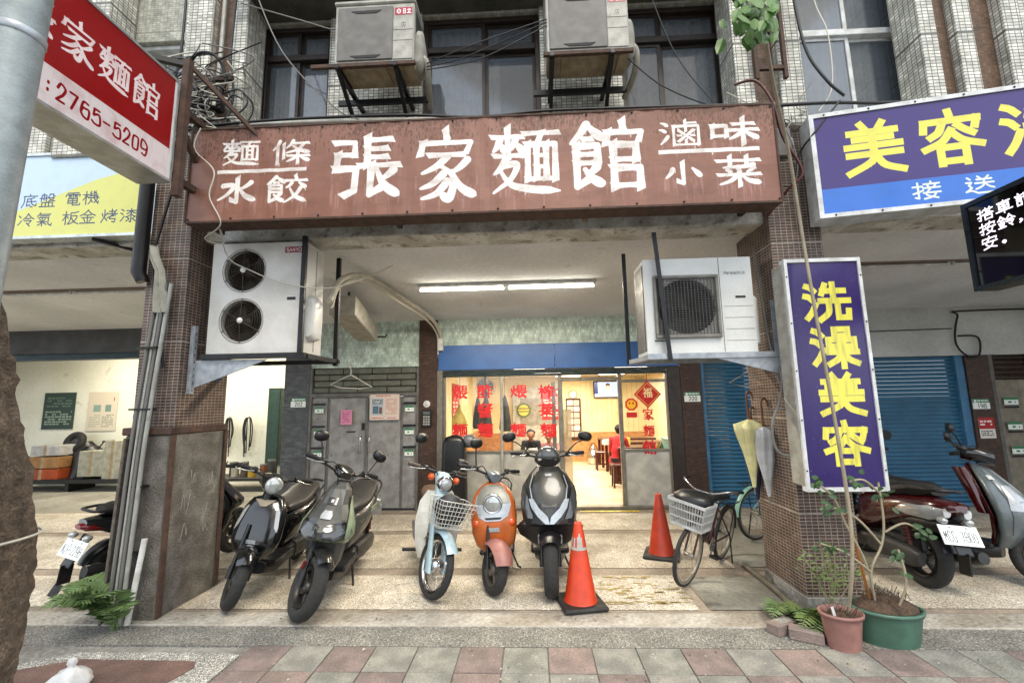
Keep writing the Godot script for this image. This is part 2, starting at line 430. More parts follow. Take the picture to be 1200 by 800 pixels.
# ---- lettering: strokes on a 100 x 100 field, y down; strokes apart by ; and bent softly where they begin with ~ --------
var GLYPH := {
	"氵": "~6,8 14,12 22,20;~2,34 10,37 17,44;~4,90 14,76 24,56",
	"木": "2,28 40,28;21,4 21,97;~20,30 14,50 3,66;~23,36 30,42 37,53",
	"火": "8,32 12,50;~38,28 34,38 29,46;~22,6 22,50 4,94;~22,56 30,70 40,82",
	"扌": "4,26 38,26;22,4 22,92 10,86;~4,64 20,58 40,48",
	"食": "~25,2 16,16 3,30;~26,4 34,14 46,24;20,24 30,24;10,34 38,34 38,58;10,46 38,46;10,58 38,58;10,34 10,92 28,80;~37,64 31,70 25,73;~20,66 30,80 44,90",
	"張": "8,14 36,14 36,32;12,32 36,32;12,32 10,52;10,52 38,52 36,84 22,90;54,8 54,48;54,11 88,11;54,24 82,24;54,36 82,36;44,48 99,48;60,48 58,90 74,80;~92,55 84,62 74,68;~66,50 78,76 99,92",
	"家": "50,1 52,12;13,18 9,33;13,18 91,18 83,33;24,35 78,35;~54,36 36,50 12,60;~38,48 62,66 56,95 42,88;~48,60 30,74 10,81;~54,70 36,88 12,95;~86,42 74,52 60,60;~58,56 74,80 98,93",
	"麵": "3,15 46,15;25,3 25,46;~14,18 10,28 4,36;~14,25 18,30 21,35;~37,18 33,28 29,34;~36,24 42,30 47,36;6,42 46,42;~24,44 14,60 5,68;~16,56 38,55 28,76 4,94;~14,64 36,86 99,94;50,11 99,11;74,11 69,25;54,27 54,77;54,27 94,27 94,77;67,27 67,75;81,27 81,75;67,43 81,43;67,59 81,59;54,76 94,76",
	"館": "<食;72,1 73,11;52,16 50,31;52,16 97,16 93,29;59,33 59,95;59,34 89,34 89,55;59,55 89,55;59,67 93,67 93,95;59,92 93,92",
	"條": "~20,4 14,22 3,42;14,26 14,97;30,20 30,76;~54,4 48,20 37,35;50,16 93,16;~80,18 66,42 36,55;~52,26 70,44 97,55;40,67 95,67;66,54 66,97;~63,69 52,82 38,91;~70,69 82,80 95,88",
	"水": "50,4 50,92 37,84;~12,32 42,31 28,62 4,82;~86,20 74,34 58,44;~54,36 70,68 97,87",
	"餃": "<食;72,2 74,12;48,18 99,18;~64,25 58,36 49,43;~80,25 88,34 97,43;~86,42 72,72 46,95;~58,44 72,74 99,93",
	"滷": "<氵;64,1 64,20;64,10 90,10;36,22 36,95;36,22 95,22 95,95;36,93 95,93;48,38 83,80;83,38 48,80;65,31 65,41;46,58 54,58;77,58 85,58;65,76 65,86",
	"味": "6,28 6,67;6,28 34,28 34,67;6,65 34,65;48,22 91,22;40,44 99,44;68,3 68,97;~66,46 58,62 40,78;~70,46 82,64 99,76",
	"小": "50,8 50,90 37,80;~26,32 20,50 9,66;~73,30 82,44 93,62",
	"菜": "5,15 95,15;32,3 32,27;68,3 68,27;~84,29 56,36 18,37;26,44 32,53;48,41 52,52;~82,38 76,46 67,53;6,61 94,61;50,52 50,98;~46,63 32,80 8,92;~54,63 70,80 94,90",
	"底": "50,2 52,12;12,16 95,16;~18,16 17,60 4,95;~78,26 58,34 34,36;36,36 34,86 54,74;34,54 91,54;~58,34 66,70 90,86;90,86 93,70;54,86 70,94",
	"盤": "28,1 22,10;14,12 12,56;14,12 42,12 42,56;3,34 50,34;26,18 30,26;26,40 30,48;62,4 60,18 53,26;62,6 84,6 84,22 95,22;~56,33 88,33 72,50 54,57;~62,38 74,50 95,56;18,65 18,92;18,65 82,65 82,92;40,65 40,92;60,65 60,92;3,94 97,94",
	"電": "16,8 84,8;8,20 6,33;8,20 92,20 90,33;50,8 50,43;24,27 40,29;24,37 40,39;60,27 76,29;60,37 76,39;22,49 22,81;22,49 78,49 78,81;22,64 78,64;22,80 78,80;50,49 50,94 93,94 95,82",
	"機": "<木;50,5 44,18 55,22 44,36;42,38 60,34;78,4 72,16 83,20 74,34;72,38 91,34;40,50 99,50;~66,4 70,52 95,92;95,92 97,76;~52,54 48,76 37,94;50,64 62,82;~90,56 84,70 72,86;84,40 90,45",
	"冷": "6,20 18,32;~4,84 14,72 23,55;~62,4 50,28 33,46;~62,6 76,28 98,44;50,40 76,40;40,55 84,55 66,79;54,70 76,94",
	"氣": "~26,2 20,14 9,27;22,14 88,14;24,26 80,26;14,38 78,38;~78,38 78,80 96,94;96,94 98,78;24,50 32,58;58,48 48,60;12,67 68,67;40,46 40,96;~38,68 28,82 14,90;~44,68 54,78 68,86",
	"板": "<木;~95,7 74,14 50,16;~50,16 50,60 35,94;~52,38 88,38 74,74 42,94;~56,50 72,78 99,93",
	"金": "~50,2 34,24 4,42;~50,4 68,26 96,42;30,38 70,38;14,56 86,56;50,38 50,93;28,65 36,83;72,65 62,83;5,94 95,94",
	"烤": "<火;48,18 84,18;66,3 66,36;42,36 99,36;~93,8 70,44 39,64;88,46 56,54;57,54 54,70 89,70 84,95 69,90",
	"漆": "<氵;38,18 95,18;66,3 66,40;~64,20 54,32 40,39;~68,20 80,32 94,37;~66,38 54,54 33,62;~66,40 80,54 99,60;66,53 66,97 57,92;44,65 54,73;56,76 38,91;88,62 76,72;74,74 95,91",
	"美": "32,2 40,14;68,2 60,14;12,18 88,18;20,31 80,31;6,45 94,45;50,18 50,46;8,61 93,61;~50,46 46,74 6,96;~52,62 66,84 95,96",
	"容": "50,0 52,12;9,17 7,33;9,17 93,17 89,31;~36,27 30,38 18,46;~62,27 72,36 84,44;~50,36 34,56 7,68;~50,38 68,56 95,66;30,67 30,97;30,67 70,67 70,97;30,93 70,93",
	"洗": "<氵;48,5 40,27;42,20 90,20;66,3 66,46;36,46 99,46;~54,46 52,76 33,95;74,46 74,90 97,90 98,73",
	"澡": "<氵;52,4 52,22;52,4 82,4 82,22;52,21 82,21;37,30 37,48;37,30 61,30 61,48;37,47 61,47;70,30 70,48;70,30 95,30 95,48;70,47 95,47;36,62 99,62;67,51 67,98;~64,64 54,80 36,92;~70,64 80,80 98,90",
	"接": "<扌;68,1 69,12;44,14 97,14;56,20 60,33;84,18 78,33;40,36 99,36;40,63 99,63;~64,42 50,74 88,95;~84,63 72,86 41,96",
	"送": "46,3 54,14;82,3 74,14;42,20 91,20;36,40 97,40;~66,20 62,54 37,72;~68,42 80,60 96,70;11,7 20,18;6,34 23,34 14,50 23,64 8,80;~3,84 22,80 42,95;42,94 98,93",
	"搭": "<扌;40,16 99,16;56,3 56,27;82,3 82,27;~68,26 58,44 39,56;~68,28 80,44 99,54;54,53 82,53;48,65 48,96;48,65 90,65 90,96;48,93 90,93",
	"車": "14,12 86,12;22,26 22,65;22,26 78,26 78,65;22,45 78,45;22,64 78,64;3,80 97,80;50,1 50,99",
	"請": "20,1 24,10;3,18 43,18;10,32 36,32;10,46 36,46;12,60 12,92;12,60 34,60 34,92;12,89 34,89;50,12 95,12;54,24 91,24;46,38 99,38;72,2 72,38;54,49 54,98;54,49 90,49 90,93 81,96;54,62 90,62;54,76 90,76",
	"按": "<扌;68,1 69,10;44,16 42,29;44,16 97,16 93,29;~64,24 50,66 92,95;~84,46 72,78 41,96;38,46 99,46",
	"鈴": "~22,2 14,20 2,34;~22,4 30,18 44,32;12,36 34,36;6,54 40,54;22,36 22,90;10,64 15,80;36,64 30,80;2,92 44,90;~70,3 62,24 46,42;~70,5 82,26 99,42;60,42 84,42;52,56 90,56 74,80;64,72 82,94",
	"安": "50,1 52,10;9,16 7,31;9,16 93,16 89,29;~46,24 28,66 88,96;~72,46 56,80 10,96;5,46 95,46",
	"福": "20,2 26,12;~6,24 40,24 28,44 6,64;22,44 22,97;28,48 39,60;46,8 97,8;54,20 54,41;54,20 88,20 88,41;54,40 88,40;50,53 50,96;50,53 95,53 95,96;72,53 72,94;50,73 95,73;50,94 95,94",
	"酢": "3,12 49,12;9,28 9,95;9,28 43,28 43,95;19,12 19,50;33,12 33,48;12,70 40,70;9,93 43,93;~66,3 60,20 51,37;62,20 99,20;73,20 73,98;73,44 96,44;73,67 96,67",
	"醬": "12,6 12,24;12,24 30,24;30,3 30,52;4,33 30,33;12,33 8,52;~46,4 42,14 37,23;~54,7 92,7 58,32;42,36 97,36;80,22 80,52 71,50;52,40 58,47;12,57 88,57;20,67 20,98;20,67 80,67 80,98;40,57 40,76;60,57 60,76;20,83 80,83;20,96 80,96",
	"煨": "<火;48,6 48,40;48,6 93,6 93,40;48,23 93,23;48,39 93,39;70,6 70,39;40,53 99,53;54,53 52,94 68,84;90,58 76,70;~66,56 78,80 98,96",
	"榨": "<木;68,1 69,9;44,14 42,25;44,14 97,14 94,23;60,22 48,34;76,22 91,34;60,38 44,60;56,48 97,48;67,48 67,98;67,64 92,64;67,80 92,80",
	"日": "22,8 22,94;22,8 78,8 78,94;22,50 78,50;22,92 78,92",
	"立": "48,4 54,18;12,26 88,26;30,38 38,80;70,38 60,82;4,92 96,92",
	"，": "~14,74 22,84 8,97;10,76 20,80", "。": "~10,80 20,72 30,80 20,92 10,80",
	"0": "~50,4 14,14 14,86 50,96;~50,4 86,14 86,86 50,96", "1": "26,22 54,4 54,96", "2": "~12,26 40,-6 92,14 70,54;70,54 12,95 90,95",
	"3": "~12,14 60,-4 96,24 46,47;~46,47 104,54 84,100 10,86", "4": "66,96 66,4 8,68 94,68", "5": "84,5 24,5 20,46;~20,46 86,30 104,88 46,97 10,86",
	"6": "~80,10 26,10 8,70 40,97;~40,97 92,98 98,46 50,44;~50,44 28,44 14,62", "7": "10,5 90,5 38,96", "8": "~50,47 4,40 14,2 50,4;~50,4 90,2 96,42 50,47;~50,47 -4,56 6,100 50,96;~50,96 98,98 100,56 50,47",
	"9": "~22,92 74,94 94,34 62,4;~62,4 8,-2 4,54 50,56;~50,56 74,56 88,42", "-": "16,50 84,50", ":": "50,26 50,34;50,68 50,76",
	"M": "10,96 12,4 50,60 88,4 90,96", "C": "~88,22 54,-4 8,16 10,54;~10,54 12,100 66,104 90,78", "G": "~88,20 54,-4 8,16 10,54;~10,54 12,100 70,104 90,82;90,82 90,54 56,54", "N": "12,96 12,4 88,96 88,4", "J": "78,4 78,74;~78,74 60,104 20,96 14,72", "P": "14,96 14,4;~14,4 96,-4 96,56 14,50",
	"S": "~86,18 44,-8 2,24 50,48;~50,48 102,66 80,108 12,82", "A": "6,96 48,4 94,96;22,64 78,64", "Y": "6,4 50,52 94,4;50,52 50,96", "O": "~50,4 4,10 4,90 50,96;~50,4 96,10 96,90 50,96",
	"a": "~18,40 50,24 84,36 82,60;82,50 82,96;~82,60 10,54 8,96 50,94;~50,94 74,92 82,76", "n": "14,32 14,96;~14,50 50,22 88,36 86,60;86,60 86,96", "s": "~82,40 40,22 14,44 50,62;~50,62 100,80 60,104 14,86", "o": "~50,32 6,36 6,92 50,96;~50,32 94,36 94,92 50,96", "i": "50,34 50,96;50,10 50,18", "c": "~86,44 40,20 0,56 24,86;~24,86 50,104 84,88", "D": "16,4 16,96;~16,4 108,6 108,94 16,96", "T": "6,5 94,5;50,5 50,96", "E": "86,5 16,5 16,95 88,95;16,50 78,50", "L": "16,4 16,95 88,95", "R": "14,96 14,4;~14,4 96,-4 96,56 14,50;50,50 92,96", "V": "6,4 50,96 94,4", "I": "50,4 50,96",
}
func fill_poly(im: Image, p: PackedVector2Array, col: Color) -> void:
	var y0 := 1e9
	var y1 := -1e9
	for q in p:
		y0 = minf(y0, q.y); y1 = maxf(y1, q.y)
	var w := im.get_width()
	for y in range(maxi(0, int(floor(y0))), mini(im.get_height() - 1, int(ceil(y1))) + 1):
		var yy := y + 0.5
		var xs := []
		for i in p.size():
			var a := p[i]
			var b := p[(i + 1) % p.size()]
			if (a.y <= yy) != (b.y <= yy):
				xs.append(a.x + (yy - a.y) / (b.y - a.y) * (b.x - a.x))
		xs.sort()
		for i in range(0, xs.size() - 1, 2):
			var x0 := clampi(int(round(xs[i])), 0, w)
			var x1 := clampi(int(round(xs[i + 1])), 0, w)
			if x1 > x0: im.fill_rect(Rect2i(x0, y, x1 - x0, 1), col)
func disc(im: Image, c: Vector2, r: float, col: Color) -> void:
	var p := PackedVector2Array()
	for k in 12: p.append(c + Vector2(cos(TAU * k / 12), sin(TAU * k / 12)) * r)
	fill_poly(im, p, col)
func glyph_strokes(ch: String) -> Array:
	var out := []
	for s in GLYPH[ch].split(";"):
		if s.begins_with("<"):
			out.append_array(glyph_strokes(s.substr(1)))
			continue
		var soft: bool = s.begins_with("~")
		var pts := []
		for q in s.trim_prefix("~").split(" "):
			var c: PackedStringArray = q.split(",")
			pts.append(Vector2(float(c[0]), float(c[1])))
		out.append([soft, pts])
	return out
# style 0: even round pen; 1: brush (thick and thin, tapering sweeps); 2: even square pen
func draw_glyph(im: Image, ch: String, r: Rect2, col: Color, pen: float, style := 0) -> void:
	if not GLYPH.has(ch): return
	var k := (r.size.x + r.size.y) / 200.0
	for st in glyph_strokes(ch):
		var pts: Array = st[1]
		var soft: bool = st[0]
		if soft: pts = curve(pts, 7)
		var q := []
		for p in pts: q.append(r.position + p * r.size / 100.0)
		var d: Vector2 = q[-1] - q[0]
		var cnt := q.size()
		if style == 1 and not soft:   # finer steps, so that the width can swell
			var fine := []
			for i in cnt - 1:
				for s in 6: fine.append(q[i].lerp(q[i + 1], s / 6.0))
			fine.append(q[-1])
			q = fine
			cnt = q.size()
		var ws := []
		for i in cnt:
			var t := float(i) / (cnt - 1)
			var w := pen * k
			if style == 1:
				if soft and d.x < 0: w *= lerpf(1.15, 0.45, t * t)
				elif soft: w *= lerpf(0.6, 1.35, smoothstep(0.0, 0.8, t)) * (1.0 - 0.75 * smoothstep(0.82, 1.0, t))
				else: w *= (1.1 - 0.25 * sin(PI * t)) * (0.84 if absf(d.x) > absf(d.y) * 1.5 else 1.06)
			ws.append(w)
		for i in cnt - 1:
			var a: Vector2 = q[i]
			var b: Vector2 = q[i + 1]
			var t := (b - a).normalized()
			var m := Vector2(-t.y, t.x)
			var ea := Vector2.ZERO
			var eb := Vector2.ZERO
			if style == 2:
				ea = -t * ws[i] * 0.5
				eb = t * ws[i + 1] * 0.5
			var fa := ea
			var fb := eb
			if style == 1 and not soft:   # slanted brush ends
				if i == 0:
					ea = -t * ws[i] * 0.15
					fa = -t * ws[i] * 0.75
				if i == cnt - 2:
					eb = t * ws[i + 1] * 0.15
					fb = t * ws[i + 1] * 0.6
			fill_poly(im, PackedVector2Array([a + ea + m * ws[i] * 0.5, b + fb + m * ws[i + 1] * 0.5, b + eb - m * ws[i + 1] * 0.5, a + fa - m * ws[i] * 0.5]), col)
			if i > 0 or style == 0 or (soft and style == 2):
				disc(im, a, ws[i] * 0.5, col)
		if style == 0 or soft: disc(im, q[-1], ws[-1] * 0.5, col)
func write_line(im: Image, text: String, at: Vector2, size: Vector2, gap: float, col: Color, pen: float, style := 0) -> void:
	var x := at.x
	for ch in text:
		if ch == " ":
			x += size.x * 0.5
			continue
		draw_glyph(im, ch, Rect2(Vector2(x, at.y), size), col, pen, style)
		x += size.x + gap
func halved(im: Image) -> Image:
	im.resize(im.get_width() / 2, im.get_height() / 2, Image.INTERPOLATE_BILINEAR)
	return im
# tiny printed matter: rows of dashes standing for text too small to read
func dashes(im: Image, r: Rect2i, rows: int, col: Color, sd: int) -> void:
	var g := RandomNumberGenerator.new()
	g.seed = sd
	var rh := float(r.size.y) / rows
	for j in rows:
		var x := 0.0
		while x < r.size.x:
			var w := g.randf_range(0.5, 1.6) * rh
			if g.randf() < 0.82:
				im.fill_rect(Rect2i(r.position.x + int(x), r.position.y + int(j * rh + rh * 0.2), maxi(1, int(minf(w, r.size.x - x))), maxi(1, int(rh * 0.6))), col)
			x += w + rh * 0.25
func make_materials() -> void:
	wear_tex = tex(grime(Color(1, 1, 1), Color(0.86, 0.85, 0.83), 256, 0.015, 0.05, 5, 1.5, Color(0.66, 0.62, 0.56, 0.5), 0.7))
	wear_rough = tex(grime(Color(0.75, 0.75, 0.75), Color(1, 1, 1), 256, 0.02, 0.1, 9, 2.0))
	M.brown_tile = tile_mat(tiles(512, 32, 18, 4, Color(0.26, 0.185, 0.155), Color(0.35, 0.26, 0.22), Color(0.56, 0.52, 0.47), 3), 0.72, 0.5)
	M.white_tile = tile_mat(tiles(512, 32, 20, 4, Color(0.72, 0.71, 0.66), Color(0.84, 0.83, 0.78), Color(0.40, 0.39, 0.36), 4), 0.78, 0.35)
	M.dull_tile = tile_mat(tiles(512, 32, 20, 3, Color(0.62, 0.62, 0.57), Color(0.70, 0.70, 0.65), Color(0.52, 0.51, 0.48), 6), 0.6, 0.5)
	M.green_tile = tile_mat(tiles(512, 16, 32, 2, Color(0.71, 0.78, 0.74), Color(0.76, 0.82, 0.78), Color(0.62, 0.68, 0.64), 8), 0.9, 0.4, 0.5)
	M.dark_tile = tile_mat(tiles(512, 64, 18, 3, Color(0.27, 0.28, 0.29), Color(0.34, 0.35, 0.36), Color(0.20, 0.20, 0.20), 9, true), 0.8, 0.45)
	M.pier_tile = tile_mat(tiles(512, 46, 17, 4, Color(0.24, 0.16, 0.12), Color(0.33, 0.22, 0.16), Color(0.16, 0.12, 0.10), 10, true), 0.7, 0.5)
	M.umber_tile = tile_mat(tiles(512, 24, 14, 2, Color(0.36, 0.27, 0.2), Color(0.44, 0.34, 0.26), Color(0.3, 0.23, 0.18), 11), 0.6, 0.6)
	M.plaster = grime_mat(Color(0.87, 0.88, 0.89), Color(0.80, 0.81, 0.82), 2.6, 0.9, 0.008, 0.04, 21, 1.6, Color(0.6, 0.59, 0.56, 0.6), 0.78, true, 0.2)
	M.plaster_peel = grime_mat(Color(0.80, 0.80, 0.78), Color(0.68, 0.67, 0.63), 1.6, 0.95, 0.014, 0.09, 22, 3.0, Color(0.46, 0.44, 0.40, 1.0), 0.60, true, 0.5)
	M.white_wall = grime_mat(Color(0.78, 0.79, 0.78), Color(0.68, 0.69, 0.68), 3.0, 0.9, 0.008, 0.04, 23, 1.4)
	M.garage_wall = grime_mat(Color(0.89, 0.89, 0.83), Color(0.84, 0.84, 0.77), 3.0, 0.85, 0.008, 0.03, 24, 1.4, Color(0.62, 0.6, 0.5, 0.8), 0.76)
	M.steel_beam = grime_mat(Color(0.30, 0.31, 0.32), Color(0.24, 0.24, 0.24), 1.5, 0.6, 0.012, 0.06, 25, 1.5, Color(0.36, 0.31, 0.24, 1), 0.72)
	M.concrete = grime_mat(Color(0.56, 0.55, 0.52), Color(0.45, 0.43, 0.40), 1.8, 0.95, 0.01, 0.14, 26, 1.6, Color(0.32, 0.3, 0.27, 0.9), 0.70, true, 0.5)
	M.concrete_band = grime_mat(Color(0.58, 0.53, 0.47), Color(0.49, 0.45, 0.40), 1.4, 0.95, 0.012, 0.12, 27, 1.6, Color(0.36, 0.32, 0.28, 0.8), 0.72, true, 0.4)
	M.kerb = grime_mat(Color(0.66, 0.64, 0.60), Color(0.55, 0.52, 0.47), 1.6, 0.95, 0.012, 0.14, 28, 1.7, Color(0.36, 0.33, 0.30, 0.8), 0.7, true, 0.5)
	M.smooth_concrete = grime_mat(Color(0.58, 0.57, 0.53), Color(0.48, 0.47, 0.43), 2.2, 0.9, 0.01, 0.1, 29, 1.5, Color(0.3, 0.29, 0.26, 0.85), 0.68, true, 0.3)
	M.asphalt = pebble_mat(Color(0.45, 0.44, 0.415), [Color(0.64, 0.63, 0.59), Color(0.50, 0.48, 0.45), Color(0.29, 0.28, 0.27)], 0.9, 31, 9000, 3.0)
	M.pebble = pebble_mat(Color(0.68, 0.65, 0.59), [Color(0.87, 0.85, 0.80), Color(0.76, 0.72, 0.65), Color(0.52, 0.48, 0.42), Color(0.81, 0.78, 0.72)], 0.8, 32, 14000, 3.6)
	M.pebble.vertex_color_use_as_albedo = true
	M.smooth_concrete.vertex_color_use_as_albedo = true
	M.white_pebble = pebble_mat(Color(0.46, 0.45, 0.42), [Color(0.84, 0.83, 0.79), Color(0.70, 0.69, 0.65), Color(0.90, 0.89, 0.86)], 0.6, 33, 7000, 3.0)
	M.soil_ground = grime_mat(Color(0.34, 0.33, 0.31), Color(0.28, 0.27, 0.26), 2.0, 1.0, 0.01, 0.15, 34)
	M.brown_slab = grime_mat(Color(0.44, 0.34, 0.30), Color(0.36, 0.28, 0.25), 0.8, 0.9, 0.012, 0.14, 35, 1.6, Color(0.52, 0.46, 0.42, 0.7), 0.72, true, 0.4)
	M.tile_red = grime_mat(Color(0.50, 0.44, 0.42), Color(0.42, 0.375, 0.355), 0.7, 0.9, 0.014, 0.12, 36, 1.7, Color(0.66, 0.60, 0.56, 0.7), 0.73, true, 0.5)
	M.tile_rose = grime_mat(Color(0.53, 0.465, 0.435), Color(0.45, 0.40, 0.375), 0.8, 0.9, 0.014, 0.12, 37, 1.7, Color(0.68, 0.62, 0.57, 0.7), 0.74, true, 0.5)
	M.tile_grey = grime_mat(Color(0.53, 0.525, 0.49), Color(0.43, 0.43, 0.40), 0.75, 0.9, 0.014, 0.12, 38, 1.7, Color(0.70, 0.70, 0.66, 0.8), 0.72, true, 0.5)
	M.tile_pale = grime_mat(Color(0.54, 0.53, 0.495), Color(0.44, 0.435, 0.41), 0.65, 0.9, 0.014, 0.12, 39, 1.7, Color(0.38, 0.37, 0.34, 0.8), 0.72, true, 0.5)
	M.soffit = grime_mat(Color(0.34, 0.33, 0.28), Color(0.26, 0.26, 0.22), 1.2, 0.9, 0.014, 0.12, 40, 1.6)
	M.rust = grime_mat(Color(0.25, 0.19, 0.16), Color(0.33, 0.24, 0.19), 0.5, 0.85, 0.02, 0.15, 41, 1.6, Color(0.4, 0.26, 0.16, 0.8), 0.66, false)
	M.black_metal = worn(Color(0.09, 0.09, 0.10), 0.5, 0.2)
	M.dark_metal = worn(Color(0.17, 0.17, 0.17), 0.5, 0.5)
	M.frame_brown = worn(Color(0.23, 0.20, 0.18), 0.45, 0.3)
	M.frame_white = worn(Color(0.84, 0.85, 0.85), 0.4)
	M.alu = worn(Color(0.56, 0.54, 0.50), 0.4, 0.6)
	M.galv = grime_mat(Color(0.66, 0.68, 0.70), Color(0.56, 0.58, 0.60), 0.6, 0.45, 0.02, 0.06, 42, 2.0, Color(0.4, 0.38, 0.36, 0.6), 0.74, false)
	M.galv.metallic = 0.35
	M.grey_door = grime_mat(Color(0.56, 0.56, 0.55), Color(0.48, 0.47, 0.46), 0.9, 0.5, 0.016, 0.06, 43, 2.0, Color(0.33, 0.31, 0.29, 0.9), 0.7)
	M.door_frame = grime_mat(Color(0.40, 0.40, 0.39), Color(0.33, 0.32, 0.31), 0.9, 0.55, 0.016, 0.06, 44, 1.6)
	M.louver = grime_mat(Color(0.40, 0.41, 0.37), Color(0.33, 0.34, 0.30), 0.8, 0.6, 0.016, 0.06, 45, 1.6)
	M.blue = grime_mat(Color(0.20, 0.38, 0.63), Color(0.18, 0.34, 0.57), 1.6, 0.4, 0.012, 0.04, 46, 1.4)
	M.blue_shutter = grime_mat(Color(0.17, 0.40, 0.53), Color(0.14, 0.35, 0.47), 1.6, 0.45, 0.012, 0.05, 47, 1.5, Color(0.09, 0.2, 0.28, 0.7), 0.74)
	M.blue_trim = grime_mat(Color(0.26, 0.48, 0.62), Color(0.2, 0.4, 0.54), 1.2, 0.5, 0.012, 0.05, 48, 1.5, Color(0.55, 0.6, 0.62, 0.7), 0.74)
	M.teal_dark = worn(Color(0.14, 0.23, 0.26), 0.45, 0.3)
	M.pane_dark = glass(Color(0.42, 0.45, 0.48), 0.42, 0.03)
	M.pane_dark.metallic_specular = 1.0
	M.pane = glass(Color(0.3, 0.33, 0.33), 0.05, 0.015)
	M.steel_panel = grime_mat(Color(0.76, 0.75, 0.71), Color(0.66, 0.65, 0.62), 0.9, 0.34, 0.014, 0.04, 63, 1.6, Color(0.52, 0.5, 0.46, 0.7), 0.8)
	M.steel_panel.metallic = 0.25
	M.frost = glass(Color(0.72, 0.74, 0.72), 0.42, 0.3)
	M.curtain = worn(Color(0.86, 0.84, 0.82), 0.95)
	M.lens = worn(Color(0.74, 0.76, 0.76), 0.08, 0.4, 0.9)
	M.smoke_lens = worn(Color(0.30, 0.31, 0.31), 0.1, 0.3, 0.9)
	M.post_metal = grime_mat(Color(0.60, 0.63, 0.63), Color(0.52, 0.55, 0.55), 0.5, 0.5, 0.02, 0.07, 54, 1.8, Color(0.42, 0.42, 0.4, 0.7), 0.78, false)
	M.post_metal.metallic = 0.2
	M.bark = grime_mat(Color(0.40, 0.34, 0.28), Color(0.25, 0.21, 0.17), 0.6, 1.0, 0.03, 0.4, 55, 2.2, Color(0.54, 0.50, 0.44, 0.9), 0.70, false, 1.0)
	M.soil = M.bark.duplicate()
	M.soil.albedo_color = Color(0.85, 0.8, 0.78)
	M.cladding = grime_mat(Color(0.46, 0.44, 0.41), Color(0.34, 0.32, 0.29), 0.9, 0.85, 0.014, 0.16, 56, 1.7, Color(0.52, 0.47, 0.38, 0.8), 0.76, true, 0.5)
	M.room_dark = flat_mat(Color(0.12, 0.12, 0.13), 0.9)
	M.wire = flat_mat(Color(0.06, 0.06, 0.065), 0.55)
	M.wire_grey = flat_mat(Color(0.42, 0.41, 0.39), 0.6)
	M.wire_white = flat_mat(Color(0.76, 0.74, 0.68), 0.6)
	M.pipe = worn(Color(0.66, 0.66, 0.63), 0.5, 0.1)
	M.chrome = flat_mat(Color(0.80, 0.80, 0.80), 0.18, 1.0)
	M.rubber = worn(Color(0.105, 0.105, 0.11), 0.85)
	M.black = worn(Color(0.085, 0.085, 0.09), 0.45)
	M.white_paint = worn(Color(0.86, 0.86, 0.84), 0.4)
	M.wood = grime_mat(Color(0.42, 0.39, 0.35), Color(0.32, 0.29, 0.26), 0.5, 0.9, 0.03, 0.2, 49, 1.5, Color(0.56, 0.54, 0.5, 0.6), 0.7, false, 0.4)

func pebble_mat(base: Color, cols: Array, metres: float, sd: int, count: int, rad: float) -> StandardMaterial3D:
	var size := 512
	var r := RandomNumberGenerator.new()
	r.seed = sd
	var im := Image.create(size, size, false, Image.FORMAT_RGB8)
	var hm := Image.create(size, size, false, Image.FORMAT_L8)
	im.fill(base)
	hm.fill(Color(0.3, 0.3, 0.3))
	for i in count:
		var c: Color = cols[r.randi() % cols.size()]
		var w := int(rad * r.randf_range(0.6, 1.7)) + 1
		var h := int(rad * r.randf_range(0.6, 1.5)) + 1
		var x := r.randi() % (size - w)
		var y := r.randi() % (size - h)
		var l := r.randf_range(0.88, 1.1)
		im.fill_rect(Rect2i(x, y, w, h), Color(c.r * l, c.g * l, c.b * l))
		hm.fill_rect(Rect2i(x, y, w, h), Color(1, 1, 1) * r.randf_range(0.5, 1.0))
	var p := noise_bytes(size, 0.006, 5, sd)
	var d := im.get_data()
	for i in size * size:
		var g := 1.0 + (p[i] / 255.0 - 0.5) * 0.16
		for k in 3: d[i * 3 + k] = int(clampf(d[i * 3 + k] * g, 0, 255))
	var m := flat_mat(Color.WHITE, 0.92)
	m.albedo_texture = tex(Image.create_from_data(size, size, false, Image.FORMAT_RGB8, d))
	hm.convert(Image.FORMAT_RGBA8)
	hm.bump_map_to_normal_map(2.0)
	m.normal_enabled = true
	m.normal_texture = tex(hm)
	m.normal_scale = 0.6
	m.uv1_triplanar = true
	m.uv1_world_triplanar = true
	m.uv1_scale = Vector3.ONE / metres
	return m

func stained_sheet(x0: float, x1: float, d0: float, d1: float, y: float, least: float) -> ArrayMesh:   # slab whose top carries broad stains in its vertex colours
	var nz := FastNoiseLite.new()
	nz.seed = 19
	nz.frequency = 1.1
	nz.fractal_octaves = 5
	var st := SurfaceTool.new()
	st.begin(Mesh.PRIMITIVE_TRIANGLES)
	var nx := int(ceil((x1 - x0) / 0.07))
	var nd := int(ceil((d1 - d0) / 0.07))
	for j in nd + 1:
		for i in nx + 1:
			var x := lerpf(x0, x1, float(i) / nx)
			var d := lerpf(d0, d1, float(j) / nd)
			var s := clampf(0.5 + nz.get_noise_2d(x, d * 1.4) * 1.5, 0.0, 1.0)
			var c := lerpf(least, 1.0, s)
			st.set_color(Color(c, lerpf(least * 0.97, 1.0, s), lerpf(least * 0.92, 1.0, s)))
			st.set_normal(Vector3.UP)
			st.add_vertex(V(x, y, d))
	for j in nd:
		for i in nx:
			var a := j * (nx + 1) + i
			for k in [a, a + nx + 1, a + 1, a + 1, a + nx + 1, a + nx + 2]: st.add_index(k)
	return st.commit()

